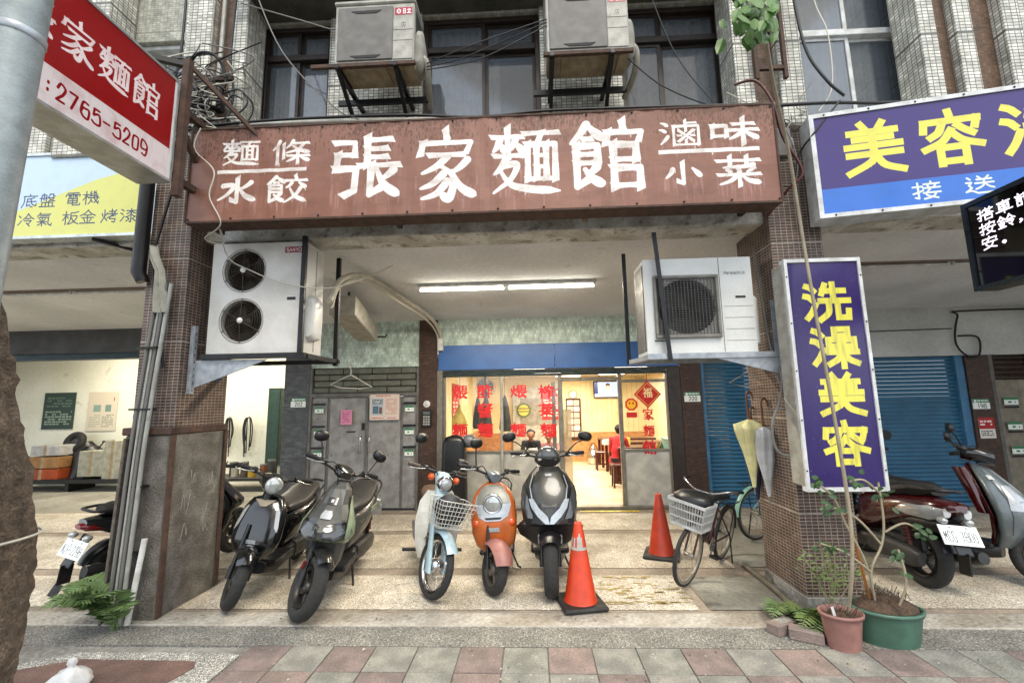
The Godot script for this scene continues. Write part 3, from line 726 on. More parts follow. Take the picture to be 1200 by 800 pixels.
func build_ground() -> void:
	var g := Geo.new()
	g.quad(Vector3(-300, -0.06, 300), Vector3(300, -0.06, 300), Vector3(300, -0.06, -300), Vector3(-300, -0.06, -300), Vector3.UP)
	struct("ground", g, M.soil_ground)
	# tiled pavement: mortar bed, and each tile a piece of its own
	var bed := struct("pavement", Geo.new().span(V(-9.5, -0.05, 3.2), V(9.5, -0.014, 0.2)), M.concrete)
	var t := 0.2875
	var variants := []
	for k in 4:
		var q := Geo.new()
		q.box(Vector3.ZERO, Vector3(t - 0.007, 0.03, t - 0.007), 0.003, Basis(Vector3(1, 0, 0.3 * (k % 2)).normalized(), 0.0018 * (k - 1.5)))
		variants.append(q.mesh())
	var row0 := {-7: "r", -6: "g", -5: "r", -4: "g", -3: "g", -2: "r", -1: "g", 0: "r", 1: "g", 2: "g", 3: "r", 4: "g", 5: "r", 6: "g", 7: "r", 8: "g", 9: "g", 10: "r"}
	var row1 := {-7: "r", -6: "r", -5: "g", -4: "r", -3: "g", -2: "r", -1: "g", 0: "g", 1: "r", 2: "g", 3: "g", 4: "r", 5: "g", 6: "r", 7: "g", 8: "r", 9: "g", 10: "g"}
	rng.seed = 11
	for j in 6:
		for i in range(-12, 16):
			var x := 0.061 + (i + 0.5) * t
			var d := 3.196 - (j + 0.5) * t
			if x < -2.0 and d > 2.35: continue     # the service cover lies here
			if x < -3.35 or x > 4.6 : continue
			var kind: String = "rg"[rng.randi() % 2]
			if j == 0: kind = row0.get(i, kind)
			elif j == 1: kind = row1.get(i, kind)
			var m: Material = ([M.tile_red, M.tile_rose] if kind == "r" else [M.tile_grey, M.tile_pale])[0 if rng.randf() < 0.6 else 1]
			var o := part(bed, "paving_tile", variants[rng.randi() % 4], m)
			o.position = V(x, -0.0135 + rng.randf_range(-0.002, 0.002), d)
			o.rotation.y = rng.randf_range(-0.004, 0.004)
	struct("pavement_strip", Geo.new().span(V(-9.5, -0.05, 3.455), V(9.5, 0.0, 3.2)), M.asphalt)
	struct("kerb", Geo.new().span(V(-9.5, -0.05, 3.67), V(9.5, 0.012, 3.455), 0.006), M.kerb)
	struct("arcade_floor", Geo.new().span(V(-12.5, -0.05, 7.02), V(9.5, 0.012, 3.67)), M.concrete_band)
	for a in [[-9.5, -2.98, 3.74, 4.40], [-2.9, 1.24, 3.70, 4.40], [-2.9, 1.9, 4.58, 5.72], [-2.9, 2.4, 5.88, 6.72], [-9.5, -2.98, 4.58, 5.72], [-9.5, -2.98, 5.88, 6.95], [2.65, 9.0, 3.74, 4.4], [2.65, 9.0, 4.58, 5.72], [2.65, 9.0, 5.88, 6.95]]:
		struct("pebble_panel", stained_sheet(a[0], a[1], a[2], a[3], 0.0165, 0.75), M.pebble)
	for a in [[1.32, 2.9, 3.70, 4.36], [1.96, 2.6, 4.6, 6.9]]:
		struct("concrete_patch", stained_sheet(a[0], a[1], a[2], a[3], 0.019, 0.7), M.smooth_concrete)
	# service cover in the pavement with its pale pebble border
	var cover := thing("service_cover", "red-brown slab of a service cover in a pale pebble border near the tree", "cover", V(-2.65, 0, 2.72))
	var p := PackedVector2Array([Vector2(-0.95, -0.30), Vector2(0.69, -0.30), Vector2(0.69, 0.36), Vector2(0.60, 0.38), Vector2(-0.42, 0.38), Vector2(-0.95, 0.1)])
	var flat := Transform3D(Basis(Vector3.RIGHT, -PI / 2), Vector3.ZERO)
	part(cover, "border", Geo.new().prism(p, -0.04, 0.002, flat), M.white_pebble)
	var s := PackedVector2Array([Vector2(-0.9, -0.29), Vector2(0.34, -0.29), Vector2(0.50, 0.21), Vector2(0.46, 0.27), Vector2(0.40, 0.28), Vector2(-0.33, 0.29), Vector2(-0.9, 0.04)])
	part(cover, "slab", Geo.new().prism(s, -0.04, 0.007, flat), M.brown_slab)
	# worn yellow paint and the tape at the door
	var y := Geo.new()
	rng.seed = 5
	for k in 120:
		var x := rng.randf_range(0.55, 1.22)
		var d := rng.randf_range(3.78, 4.36)
		if rng.randf() < 0.35: d = [4.34, 3.82, 4.1][rng.randi() % 3] + rng.randf_range(-0.02, 0.02)
		if rng.randf() > 0.75 - absf(x - 0.85): continue
		var w := rng.randf_range(0.01, 0.06)
		var q := []
		for c in 5: q.append(V(x + cos(TAU * c / 5) * w * rng.randf_range(0.6, 1.3), 0.0205, d + sin(TAU * c / 5) * w * 0.22 * rng.randf_range(0.6, 1.3)))
		for c in range(1, 4): y.tri(q[0], q[c], q[c + 1], Vector3.UP, Vector3.UP, Vector3.UP)
	var o := part(self, "floor_paint", y, worn(Color(0.66, 0.58, 0.34), 0.9))
	o.set_meta("kind", "stuff"); o.set_meta("label", "flaked yellow paint on the arcade floor beside the cones"); o.set_meta("category", "paint")

func build_litter() -> void:   # grit, leaf scraps and pale specks lying on the pavement
	var r := RandomNumberGenerator.new()
	r.seed = 88
	var cols := [Color(0.62, 0.58, 0.50), Color(0.30, 0.24, 0.18), Color(0.75, 0.73, 0.69)]
	for n in 3:
		var g := Geo.new()
		for k in 130:
			var d := r.randf_range(2.4, 3.66) if r.randf() < 0.8 else r.randf_range(3.7, 4.4)
			var y := 0.0185 if d > 3.67 else 0.0135 if d > 3.455 else 0.0035
			var c := V(r.randf_range(-2.6, 3.2), y, d)
			var w := r.randf_range(0.003, 0.011) * (1.6 if r.randf() < 0.1 else 1.0)
			var t := Basis(Vector3.UP, r.randf() * TAU)
			var up := Vector3(0, w * 0.6, 0)
			g.tri(c + t * Vector3(-w, 0, 0), c + t * Vector3(w * 0.8, 0, w * 0.7), c + up, Vector3.UP, Vector3.UP, Vector3.UP)
			g.tri(c + t * Vector3(-w, 0, 0), c + t * Vector3(w * 0.6, 0, -w * 0.8), c + up, Vector3.UP, Vector3.UP, Vector3.UP)
		var o := part(self, numbered("street_litter"), g, worn(cols[n], 0.9))
		o.set_meta("kind", "stuff"); o.set_meta("category", "litter")
		o.set_meta("label", ["beige grit scattered over the pavement and kerb", "dark leaf scraps scattered over the pavement and kerb", "pale specks scattered over the pavement and kerb"][n])

func window_part(b: Node3D, x0: float, x1: float, y0: float, y1: float, d: float, fm: Material, split: float, transom: float, blind := 0.0) -> void:
	# a window of two sliding sashes under a transom light
	var w := holder(b, "window", V((x0 + x1) / 2, y0, d))
	var hw := (x1 - x0) / 2
	var h := y1 - y0
	var f := Geo.new()
	for a in [[Vector3(-hw, 0, -0.05), Vector3(-hw + 0.045, h, 0.05)], [Vector3(hw - 0.045, 0, -0.05), Vector3(hw, h, 0.05)], [Vector3(-hw + 0.045, h - 0.045, -0.05), Vector3(hw - 0.045, h, 0.05)], [Vector3(-hw + 0.045, 0, -0.05), Vector3(hw - 0.045, 0.045, 0.05)], [Vector3(-hw + 0.045, transom - 0.03, -0.048), Vector3(hw - 0.045, transom + 0.03, 0.055)]]:
		f.span(a[0], a[1], 0.004)
	part(w, "window_frame", f, fm)
	var sx := -hw + split * hw * 2
	for k in 2:
		var a := -hw + 0.045 if k == 0 else sx
		var c := sx if k == 0 else hw - 0.045
		var z := 0.012 if k == 0 else -0.02
		for lvl in 2:
			var ya := 0.045 if lvl == 0 else transom + 0.03
			var yb := transom - 0.03 if lvl == 0 else h - 0.045
			var s := Geo.new()
			var b2 := 0.03
			s.span(Vector3(a, ya, z - 0.013), Vector3(a + b2, yb, z + 0.013)); s.span(Vector3(c - b2, ya, z - 0.013), Vector3(c, yb, z + 0.013))
			s.span(Vector3(a + b2, ya, z - 0.013), Vector3(c - b2, ya + b2, z + 0.013)); s.span(Vector3(a + b2, yb - b2, z - 0.013), Vector3(c - b2, yb, z + 0.013))
			part(w, "sash", s, fm)
			part(w, "pane", Geo.new().span(Vector3(a + b2, ya + b2, z - 0.003), Vector3(c - b2, yb - b2, z + 0.003)), M.pane_dark)
	# curtain behind, gathered in folds
	var pts := []
	for i in 40:
		var t := float(i) / 39.0
		pts.append([lerpf(-hw + 0.06, hw * (0.45 + blind), t), 0.02 * sin(t * 55.0) + 0.008 * sin(t * 131.0)])
	var rows := []
	for yy in [0.05, h * 0.5, h - 0.05]:
		var r := PackedVector3Array()
		for q in pts: r.append(Vector3(q[0], yy, -0.085 + q[1]))
		rows.append(r)
	part(w, "curtain", Geo.new().loft(rows, false, false, false), M.curtain)

func build_building() -> void:
	var b := thing("apartment_building", "old tiled apartment block with an arcade over the pavement and shops below", "building")
	# arcade pillars
	var pl := Geo.new().span(V(-3.29, 0, 4.15), V(-2.93, 3.9, 3.55), 0.006)
	part(b, "pillar", pl, M.brown_tile)
	part(b, "pillar", Geo.new().span(V(2.02, 0, 4.25), V(2.44, 3.9, 3.65), 0.006), M.brown_tile)
	part(b, "pillar", Geo.new().span(V(7.25, 0, 4.25), V(7.8, 3.9, 3.65), 0.006), M.brown_tile)
	part(b, "pillar_base", Geo.new().span(V(2.012, 0, 4.258), V(2.448, 0.13, 3.642), 0.006), M.concrete)
	# arcade ceiling: slab with a shallow fall towards the shops, and an edge beam with flaking paint
	var c := Geo.new()
	c.prism(PackedVector2Array([Vector2(-4.05, 3.115), Vector2(-7.1, 2.95), Vector2(-7.1, 3.35), Vector2(-4.05, 3.35)]), -12.5, 9.5, Transform3D(Basis(Vector3(0, 0, 1), Vector3(0, 1, 0), Vector3(-1, 0, 0)), Vector3.ZERO))
	part(b, "arcade_ceiling", c, M.plaster)
	part(b, "edge_beam", Geo.new().span(V(-12.5, 3.10, 4.05), V(9.5, 3.9, 3.74), 0.01), M.plaster_peel)
	# upper storey: wall with piers between windows, all at real depth
	var wl := holder(b, "upper_wall")
	var solid := [[-2.62, -2.6, "white"]]
	for a in [[-12.5, -4.75], [-1.92, -1.0], [0.15, 0.92], [-3.42, -2.64], [1.92, 2.56], [3.72, 9.5]]:
		part(wl, "pier", Geo.new().span(V(a[0], 3.9, 4.3), V(a[1], 7.0, 3.85), 0.004), M.white_tile)
	part(wl, "sill_wall", Geo.new().span(V(-12.5, 3.9, 4.28), V(9.5, 4.12, 3.87), 0.004), M.white_tile)
	part(wl, "lintel", Geo.new().span(V(-2.64, 5.42, 4.28), V(1.92, 7.0, 3.87), 0.004), M.dull_tile)
	part(wl, "lintel", Geo.new().span(V(2.56, 5.75, 4.28), V(3.72, 7.0, 3.87), 0.004), M.dull_tile)
	part(wl, "lintel", Geo.new().span(V(-4.75, 5.3, 4.28), V(-3.42, 7.0, 3.87), 0.004), M.dull_tile)
	var cn := Geo.new().span(V(-2.62, 5.44, 3.88), V(1.90, 5.56, 3.42), 0.006)
	part(b, "canopy", cn, M.soffit)
	part(b, "canopy_face", Geo.new().span(V(-2.62, 5.435, 3.42), V(1.90, 5.72, 3.38), 0.004), M.dull_tile)
	# projecting pilasters with a recessed brown strip
	for a in [[-3.16, -2.92, -2.72, -2.58], [1.83, 1.98, 2.2, 2.40], [3.42, 3.56, 3.72, 3.86]]:
		part(b, "pilaster", Geo.new().span(V(a[0], 3.9, 3.86), V(a[1], 7.0, 3.58), 0.004), M.white_tile)
		part(b, "pilaster", Geo.new().span(V(a[2], 3.9, 3.86), V(a[3], 7.0, 3.58), 0.004), M.white_tile)
		part(b, "pilaster_recess", Geo.new().span(V(a[1], 3.9, 3.86), V(a[2], 7.0, 3.66)), M.umber_tile)
	part(b, "pilaster", Geo.new().span(V(4.12, 3.9, 3.86), V(4.26, 7.0, 3.58), 0.004), M.white_tile)
	part(b, "pilaster_recess", Geo.new().span(V(3.86, 3.9, 3.86), V(4.12, 7.0, 3.68)), M.umber_tile)
	part(b, "pilaster", Geo.new().span(V(-4.35, 3.9, 3.86), V(-3.95, 7.0, 3.58), 0.004), M.white_tile)
	window_part(b, -2.64, -1.92, 4.1, 5.42, 3.97, M.frame_brown, 0.52, 0.98, 0.2)
	window_part(b, -1.0, 0.15, 4.1, 5.42, 3.97, M.frame_brown, 0.53, 0.98, -0.15)
	window_part(b, 0.92, 1.92, 4.1, 5.42, 3.97, M.frame_brown, 0.4, 0.98, 0.55)
	window_part(b, 2.56, 3.72, 4.1, 5.75, 3.97, M.frame_white, 0.46, 0.95, 0.0)
	window_part(b, -4.75, -3.42, 4.1, 5.3, 3.97, M.frame_white, 0.5, 0.8, 0.3)
	# back wall of the arcade
	part(b, "mosaic_band", Geo.new().span(V(-3.56, 2.22, 7.2), V(-1.79, 3.0, 7.0)), M.green_tile)
	part(b, "mosaic_band", Geo.new().span(V(-1.5, 2.53, 7.2), V(2.6, 3.0, 7.0)), M.green_tile)
	part(b, "pier", Geo.new().span(V(-3.97, 0, 7.4), V(-3.56, 3.0, 6.96), 0.006), M.dark_tile)
	part(b, "pier", Geo.new().span(V(-1.79, 0, 7.3), V(-1.5, 3.0, 6.96), 0.006), M.pier_tile)
	part(b, "pier", Geo.new().span(V(2.28, 0, 7.3), V(2.60, 2.53, 6.96), 0.006), M.pier_tile)
	part(b, "pier", Geo.new().span(V(6.52, 0, 7.3), V(6.86, 2.2, 6.96), 0.006), M.pier_tile)
	part(b, "shutter_lintel", Geo.new().span(V(2.6, 2.21, 7.3), V(9.5, 3.05, 6.98)), M.white_wall)
	part(b, "garage_header", Geo.new().span(V(-12.5, 2.56, 7.25), V(-3.97, 3.05, 7.0)), M.steel_beam)
	part(b, "garage_header", Geo.new().span(V(-12.5, 2.46, 7.2), V(-3.97, 2.56, 7.05)), M.teal_dark)
	# garage: back wall, side wall, ceiling, floor
	part(b, "garage_wall", Geo.new().span(V(-14.0, 0, 9.7), V(-3.6, 3.3, 9.5)), M.garage_wall)
	part(b, "garage_wall", Geo.new().span(V(-3.85, 0, 9.5), V(-3.6, 3.3, 7.4)), M.garage_wall)
	part(b, "garage_wall", Geo.new().span(V(-14.0, 0, 9.5), V(-13.8, 3.3, 7.0)), M.garage_wall)
	part(b, "garage_ceiling", Geo.new().span(V(-14.0, 3.2, 9.5), V(-3.85, 3.3, 7.25)), M.plaster)
	part(b, "garage_floor", Geo.new().span(V(-14.0, -0.05, 9.5), V(-3.85, 0.01, 7.02)), M.smooth_concrete)
	# mass above and behind, so that daylight comes in only from the street
	part(b, "upper_floor", Geo.new().span(V(-14.0, 3.5, 12.5), V(9.5, 3.9, 4.05)), M.plaster)
	part(b, "upper_back", Geo.new().span(V(-14.0, 3.9, 6.0), V(9.5, 7.0, 5.8)), M.white_wall)
	part(b, "roof", Geo.new().span(V(-14.0, 7.0, 6.0), V(9.5, 7.3, 3.6)), M.white_wall)
	for x in [-14.0, -5.0, -1.48, 0.5, 2.2, 4.5, 9.3]: part(b, "partition", Geo.new().span(V(x, 3.9, 5.8), V(x + 0.12, 7.0, 4.3)), M.white_wall)
	part(b, "end_wall", Geo.new().span(V(9.3, 0, 7.2), V(9.5, 3.5, 4.3)), M.white_wall)
func stained(im: Image, sd: int, dark: Color, amount: float, streak: float) -> Image:   # weathering with grain: vertical runs and blotches
	var w := im.get_width()
	var h := im.get_height()
	var p := noise_bytes(256, 0.018, 4, sd)
	var q := noise_bytes(256, 0.09, 3, sd + 3)
	im.convert(Image.FORMAT_RGB8)
	var d := im.get_data()
	for y in h:
		for x in w:
			var k := p[((y * 256 / h) % 256) * 256 + (x * 512 / w) % 256] / 255.0
			var s := q[((y * 40 / h) % 256) * 256 + (x * 700 / w) % 256] / 255.0
			var t := clampf((k - 0.5) * 1.8, 0.0, 1.0) * amount + clampf((s - 0.62) * 2.5, 0.0, 1.0) * streak
			var i := (y * w + x) * 3
			d[i] = int(lerpf(d[i], dark.r * 255, t)); d[i + 1] = int(lerpf(d[i + 1], dark.g * 255, t)); d[i + 2] = int(lerpf(d[i + 2], dark.b * 255, t))
	return Image.create_from_data(w, h, false, Image.FORMAT_RGB8, d)

func face(parent: Node3D, called: String, a: Vector3, b: Vector3, c: Vector3, d: Vector3, m: Material) -> MeshInstance3D:
	var g := Geo.new()
	g.quad(a, b, c, d)
	return part(parent, called, g, m)

func build_signs() -> void:
	# main shop sign: painted brown canvas over a frame
	var s := thing("shop_sign", "long brown canvas shop sign with big white brush lettering above the arcade", "sign", V(-0.417, 3.1, 3.3))
	var W := 4.726
	var H := 0.807
	var iw := 3072
	var ih := 528
	var im := Image.create(iw, ih, false, Image.FORMAT_RGB8)
	im.fill(Color(0.52, 0.35, 0.285))
	rng.seed = 3
	for k in 260:   # uneven repainting and run marks in the canvas paint
		var x := rng.randi() % iw
		var y := rng.randi() % ih
		im.fill_rect(Rect2i(x, y, rng.randi_range(2, 9), rng.randi_range(30, 150)), Color(0.49, 0.325, 0.26).lerp(Color(0.56, 0.38, 0.315), rng.randf()))
	for pn in [[0, 560], [560, 1090], [1090, 1500], [1500, 2090], [2090, 3072]]:   # panels of slightly different shades
		var t := rng.randf()
		for k in 1400:
			im.fill_rect(Rect2i(rng.randi_range(pn[0], pn[1] - 20), rng.randi() % ih, rng.randi_range(10, 90), 2), Color(0.48, 0.32, 0.255).lerp(Color(0.55, 0.375, 0.305), clampf(t + rng.randf_range(-0.25, 0.25), 0, 1)))
	for k in 5200:   # dark mould under the top edge
		var x := rng.randi() % iw
		var dens := 0.5 + 0.5 * sin(x * 0.004 + 1.0) * sin(x * 0.011)
		if rng.randf() > dens: continue
		im.fill_rect(Rect2i(x, int(pow(rng.randf(), 2.2) * 170.0), rng.randi_range(2, 9), rng.randi_range(3, 26)), Color(0.36, 0.23, 0.15).lerp(Color(0.42, 0.27, 0.2), rng.randf()))
	var white := Color(0.90, 0.89, 0.87)
	var rects := [["麵", 0.056, 0.122, 0.066, 0.291, 8.5], ["條", 0.145, 0.147, 0.070, 0.262, 10.0], ["水", 0.051, 0.532, 0.071, 0.293, 13.0], ["餃", 0.138, 0.536, 0.072, 0.301, 10.0], ["張", 0.248, 0.108, 0.123, 0.742, 10.2], ["家", 0.397, 0.119, 0.106, 0.762, 10.2], ["麵", 0.527, 0.111, 0.116, 0.743, 9.0], ["館", 0.659, 0.105, 0.126, 0.733, 10.3], ["滷", 0.810, 0.130, 0.069, 0.270, 8.5], ["味", 0.894, 0.129, 0.080, 0.277, 12.0], ["小", 0.812, 0.548, 0.067, 0.267, 13.0], ["菜", 0.898, 0.523, 0.076, 0.314, 11.0]]
	for r in rects:   # white paint that ran below the letters
		for k in 26:
			var x := int((r[1] + rng.randf() * r[3]) * iw)
			var y0 := int((r[2] + r[4] * rng.randf_range(0.6, 1.0)) * ih)
			var l := rng.randi_range(20, 110)
			for q in 3:
				im.fill_rect(Rect2i(x + q * 3, y0, 2, int(l * rng.randf_range(0.5, 1.0))), Color(0.58, 0.40, 0.36).lerp(Color(0.64, 0.47, 0.43), rng.randf()))
	for r in rects:
		draw_glyph(im, r[0], Rect2(r[1] * iw, r[2] * ih, r[3] * iw, r[4] * ih), white, r[5], 1)
	im.fill_rect(Rect2i(int(0.049 * iw), int(0.453 * ih), int(0.159 * iw), 20), white)
	im.fill_rect(Rect2i(int(0.808 * iw), int(0.433 * ih), int(0.165 * iw), 22), white)
	for k in 900:   # worn brush marks inside the letters
		var x := rng.randi() % iw
		var y := rng.randi() % ih
		if im.get_pixel(x, y).r > 0.85:
			im.fill_rect(Rect2i(x, y, rng.randi_range(2, 5), rng.randi_range(6, 26)), Color(0.80, 0.78, 0.75))
	im.resize(2048, 352, Image.INTERPOLATE_BILINEAR)
	im = stained(im, 77, Color(0.34, 0.21, 0.15), 0.32, 0.16)
	var sm := print_mat(im, 0.5)
	# rippled canvas
	var rows := []
	for j in 9:
		var row := PackedVector3Array()
		for i in 121:
			var x := (float(i) / 120.0 - 0.5) * W
			var y := float(j) / 8.0 * H
			var z := 0.004 * sin(x * 34.0 + y * 6.0) * sin(x * 3.1 + 1.0) + 0.003 * sin(y * 60.0) * maxf(0.0, sin(x * 2.7 + 0.4)) - 0.006 * sin(PI * y / H)
			row.append(Vector3(x, y, z))
		rows.append(row)
	var cg := Geo.new()
	for j in 8:
		for i in 120:
			var n1 := Vector3(0, 0, 1)
			var q := [rows[j][i], rows[j][i + 1], rows[j + 1][i + 1], rows[j + 1][i]]
			var uvs := [Vector2(i / 120.0, 1 - j / 8.0), Vector2((i + 1) / 120.0, 1 - j / 8.0), Vector2((i + 1) / 120.0, 1 - (j + 1) / 8.0), Vector2(i / 120.0, 1 - (j + 1) / 8.0)]
			var nn: Vector3 = (q[1] - q[0]).cross(q[3] - q[0]).normalized()
			cg.tri(q[0], q[1], q[2], nn, nn, nn, uvs[0], uvs[1], uvs[2])
			cg.tri(q[0], q[2], q[3], nn, nn, nn, uvs[0], uvs[2], uvs[3])
	part(s, "canvas", cg, sm)
	var bx := Geo.new()
	bx.span(Vector3(-W / 2 + 0.004, 0.004, -0.17), Vector3(W / 2 - 0.004, H - 0.004, -0.02))
	part(s, "sign_box", bx, M.rust)
	var rim := Geo.new()
	rim.span(Vector3(-W / 2, -0.012, -0.175), Vector3(W / 2, 0.004, 0.006)); rim.span(Vector3(-W / 2, H - 0.004, -0.175), Vector3(W / 2, H + 0.01, 0.006))
	rim.span(Vector3(-W / 2 - 0.01, 0.004, -0.17), Vector3(-W / 2 + 0.004, H - 0.004, 0.005)); rim.span(Vector3(W / 2 - 0.004, 0.004, -0.17), Vector3(W / 2 + 0.01, H - 0.004, 0.005))
	part(s, "sign_frame", rim, M.rust)
	for k in 14:
		for yy in [0.02, H - 0.02]:
			part(s, "bolt", Geo.new().lathe([Vector2(0, 0.008), Vector2(0.007, 0.006), Vector2(0.009, 0)], Transform3D(Basis(Vector3.RIGHT, PI / 2), Vector3((k / 13.0 - 0.5) * (W - 0.04), yy, 0.004)), 8), M.dark_metal)
	# angle irons that hold it
	for x in [-2.3, -0.7, 0.9, 2.2]:
		part(s, "bracket", Geo.new().bar(Vector3(x, H - 0.05, -0.16), Vector3(x, H - 0.05, -0.62), 0.04, 0.04), M.dark_metal)
		part(s, "bracket", Geo.new().bar(Vector3(x, 0.05, -0.16), Vector3(x, 0.05, -0.35), 0.04, 0.04), M.dark_metal)

	# red projecting light box, at right angles to the facade
	var r := thing("projecting_sign", "red projecting light box with white lettering and a phone number, beside the lamp post", "sign", V(-2.62, 3.26, 2.93))
	var L := 1.62   # reaches towards the street
	var RH := 0.79
	im = Image.create(2080, 1016, false, Image.FORMAT_RGB8)
	im.fill(Color(0.57, 0.04, 0.055))
	im.fill_rect(Rect2i(0, 715, 2080, 301), Color(0.88, 0.83, 0.82))
	# u runs from the street end (d = 1.31) to the wall end (d = 2.93)
	var u := func(d: float) -> float: return (d - 1.31) / 1.62 * 2080.0
	for a in [["張", 1.88], ["家", 2.115], ["麵", 2.345], ["館", 2.58]]:
		draw_glyph(im, a[0], Rect2(u.call(a[1]), 228, 270, 312), Color(0.93, 0.87, 0.86), 9.5, 1)
	write_line(im, "TEL:2765-5209", Vector2(u.call(1.87), 802), Vector2(66, 130), 21, Color(0.55, 0.05, 0.10), 19, 0)
	im.fill_rect(Rect2i(2052, 0, 28, 1016), Color(0.86, 0.85, 0.84))
	im = stained(halved(im), 41, Color(0.42, 0.05, 0.05), 0.16, 0.08)
	face(r, "face", Vector3(0.0, 0, L), Vector3(0.0, 0, 0), Vector3(0.0, RH, 0), Vector3(0.0, RH, L), print_mat(im, 0.25))
	part(r, "light_box", Geo.new().span(Vector3(-0.24, 0.006, 0.004), Vector3(-0.004, RH - 0.006, L - 0.004), 0.004), grime_mat(Color(0.78, 0.78, 0.73), Color(0.68, 0.68, 0.62), 0.8, 0.5, 0.014, 0.05, 61, 1.6, Color(0.45, 0.42, 0.36, 0.8), 0.78, false))
	var rf := Geo.new()
	rf.span(Vector3(-0.25, -0.012, -0.012), Vector3(0.008, RH + 0.012, 0.004)); rf.span(Vector3(-0.25, -0.012, 0.004), Vector3(0.008, 0.006, L)); rf.span(Vector3(-0.25, RH - 0.006, 0.004), Vector3(0.008, RH + 0.012, L))
	part(r, "sign_frame", rf, worn(Color(0.72, 0.73, 0.72), 0.4, 0.5))
	for y in [0.12, RH - 0.08]:
		part(r, "arm", Geo.new().bar(Vector3(-0.12, y, -0.01), Vector3(-0.12, y, -0.66), 0.05, 0.05), M.rust)
	part(r, "arm", Geo.new().bar(Vector3(-0.12, RH - 0.1, -0.05), Vector3(-0.12, 0.15, -0.62), 0.04, 0.04), M.rust)
	part(r, "mast", Geo.new().span(Vector3(0.0, -0.1, -0.075), Vector3(0.05, RH + 0.22, -0.025)), M.rust)
	part(r, "arm", Geo.new().bar(Vector3(0.02, RH + 0.18, -0.05), Vector3(-0.3, RH + 0.18, 0.1), 0.04, 0.04), M.black_metal)
	part(r, "arm", Geo.new().bar(Vector3(0.02, RH + 0.2, -0.06), Vector3(0.4, RH - 0.22, -0.4), 0.03, 0.03), M.rust)

	# yellow and pale-blue board of the garage
	var y := thing("garage_sign", "pale blue and yellow garage sign board with dark blue lettering, above the garage", "sign", V(-4.1, 3.155, 3.6))
	im = Image.create(2000, 1000, false, Image.FORMAT_RGB8)
	im.fill(Color(0.72, 0.80, 0.88))
	fill_poly(im, PackedVector2Array([Vector2(0, 800), Vector2(1250, 330), Vector2(2000, 150), Vector2(2000, 1000), Vector2(0, 1000)]), Color(0.80, 0.80, 0.44))
	var navy := Color(0.17, 0.22, 0.36)
	# board spans x -4.85 .. -3.34 (1.51 m), y 3.155 .. 3.93
	for a in [["底", -4.59, 3.56], ["盤", -4.42, 3.56], ["電", -4.18, 3.565], ["機", -4.01, 3.57], ["冷", -4.6, 3.38], ["氣", -4.43, 3.38], ["板", -4.18, 3.385], ["金", -4.02, 3.39], ["烤", -3.82, 3.39], ["漆", -3.64, 3.39]]:
		draw_glyph(im, a[0], Rect2((a[1] + 4.85) / 1.51 * 2000, (3.93 - a[2]) / 0.775 * 1000, 205, 172), navy, 7.5, 0)
	im = stained(halved(im), 43, Color(0.6, 0.6, 0.52), 0.12, 0.08)
	face(y, "face", Vector3(-0.75, 0, 0), Vector3(0.76, 0, 0), Vector3(0.76, 0.775, 0), Vector3(-0.75, 0.775, 0), print_mat(im, 0.3))
	part(y, "sign_box", Geo.new().span(Vector3(-0.75, 0.003, -0.11), Vector3(0.757, 0.772, -0.004)), M.frame_white)
	var yf := Geo.new()
	yf.span(Vector3(-0.77, -0.022, -0.115), Vector3(0.785, 0.003, 0.012)); yf.span(Vector3(-0.77, 0.772, -0.115), Vector3(0.785, 0.797, 0.012)); yf.span(Vector3(0.757, 0.003, -0.112), Vector3(0.785, 0.772, 0.012)); yf.span(Vector3(-0.775, 0.003, -0.112), Vector3(-0.75, 0.772, 0.012))
	part(y, "sign_frame", yf, worn(Color(0.80, 0.84, 0.86), 0.35, 0.3))
	part(y, "support_bar", Geo.new().bar(Vector3(0.2, -0.03, -0.02), Vector3(0.42, -0.07, -0.25), 0.03, 0.03), M.black_metal)

	# purple sign of the pet salon, turned a little towards the shop
	var p := thing("pet_salon_sign", "wide purple and blue sign board with large yellow characters above the shutter", "sign", V(2.31, 3.02, 3.41), deg_to_rad(-11.0))
	var PW := 2.6
	var PH := 0.815
	im = Image.create(3072, 960, false, Image.FORMAT_RGB8)
	im.fill(Color(0.235, 0.165, 0.42))
	im.fill_rect(Rect2i(0, 716, 3072, 244), Color(0.20, 0.42, 0.76))
	var yel := Color(0.86, 0.83, 0.34)
	for a in [["美", 0.195], ["容", 0.70], ["洗", 1.22], ["澡", 1.75]]:
		draw_glyph(im, a[0], Rect2(a[1] / PW * 3072, 118, 470, 500), yel, 13.0, 2)
	for a in [["接", 0.60], ["送", 0.93]]:
		draw_glyph(im, a[0], Rect2(a[1] / PW * 3072, 748, 215, 165), Color(0.84, 0.86, 0.80), 9.0, 0)
	im = stained(halved(im), 44, Color(0.3, 0.28, 0.40), 0.12, 0.05)
	face(p, "face", Vector3(0, 0, 0), Vector3(PW, 0, 0), Vector3(PW, PH, 0), Vector3(0, PH, 0), print_mat(im, 0.22))
	part(p, "sign_box", Geo.new().span(Vector3(0.003, 0.003, -0.17), Vector3(PW - 0.003, PH - 0.003, -0.004)), worn(Color(0.52, 0.52, 0.50), 0.5))
	var pf := Geo.new()
	pf.span(Vector3(-0.03, -0.03, -0.172), Vector3(PW, 0.003, 0.012)); pf.span(Vector3(-0.03, PH - 0.003, -0.172), Vector3(PW, PH + 0.03, 0.012)); pf.span(Vector3(-0.03, 0.003, -0.171), Vector3(0.003, PH - 0.003, 0.012))
	part(p, "sign_frame", pf, M.frame_white)
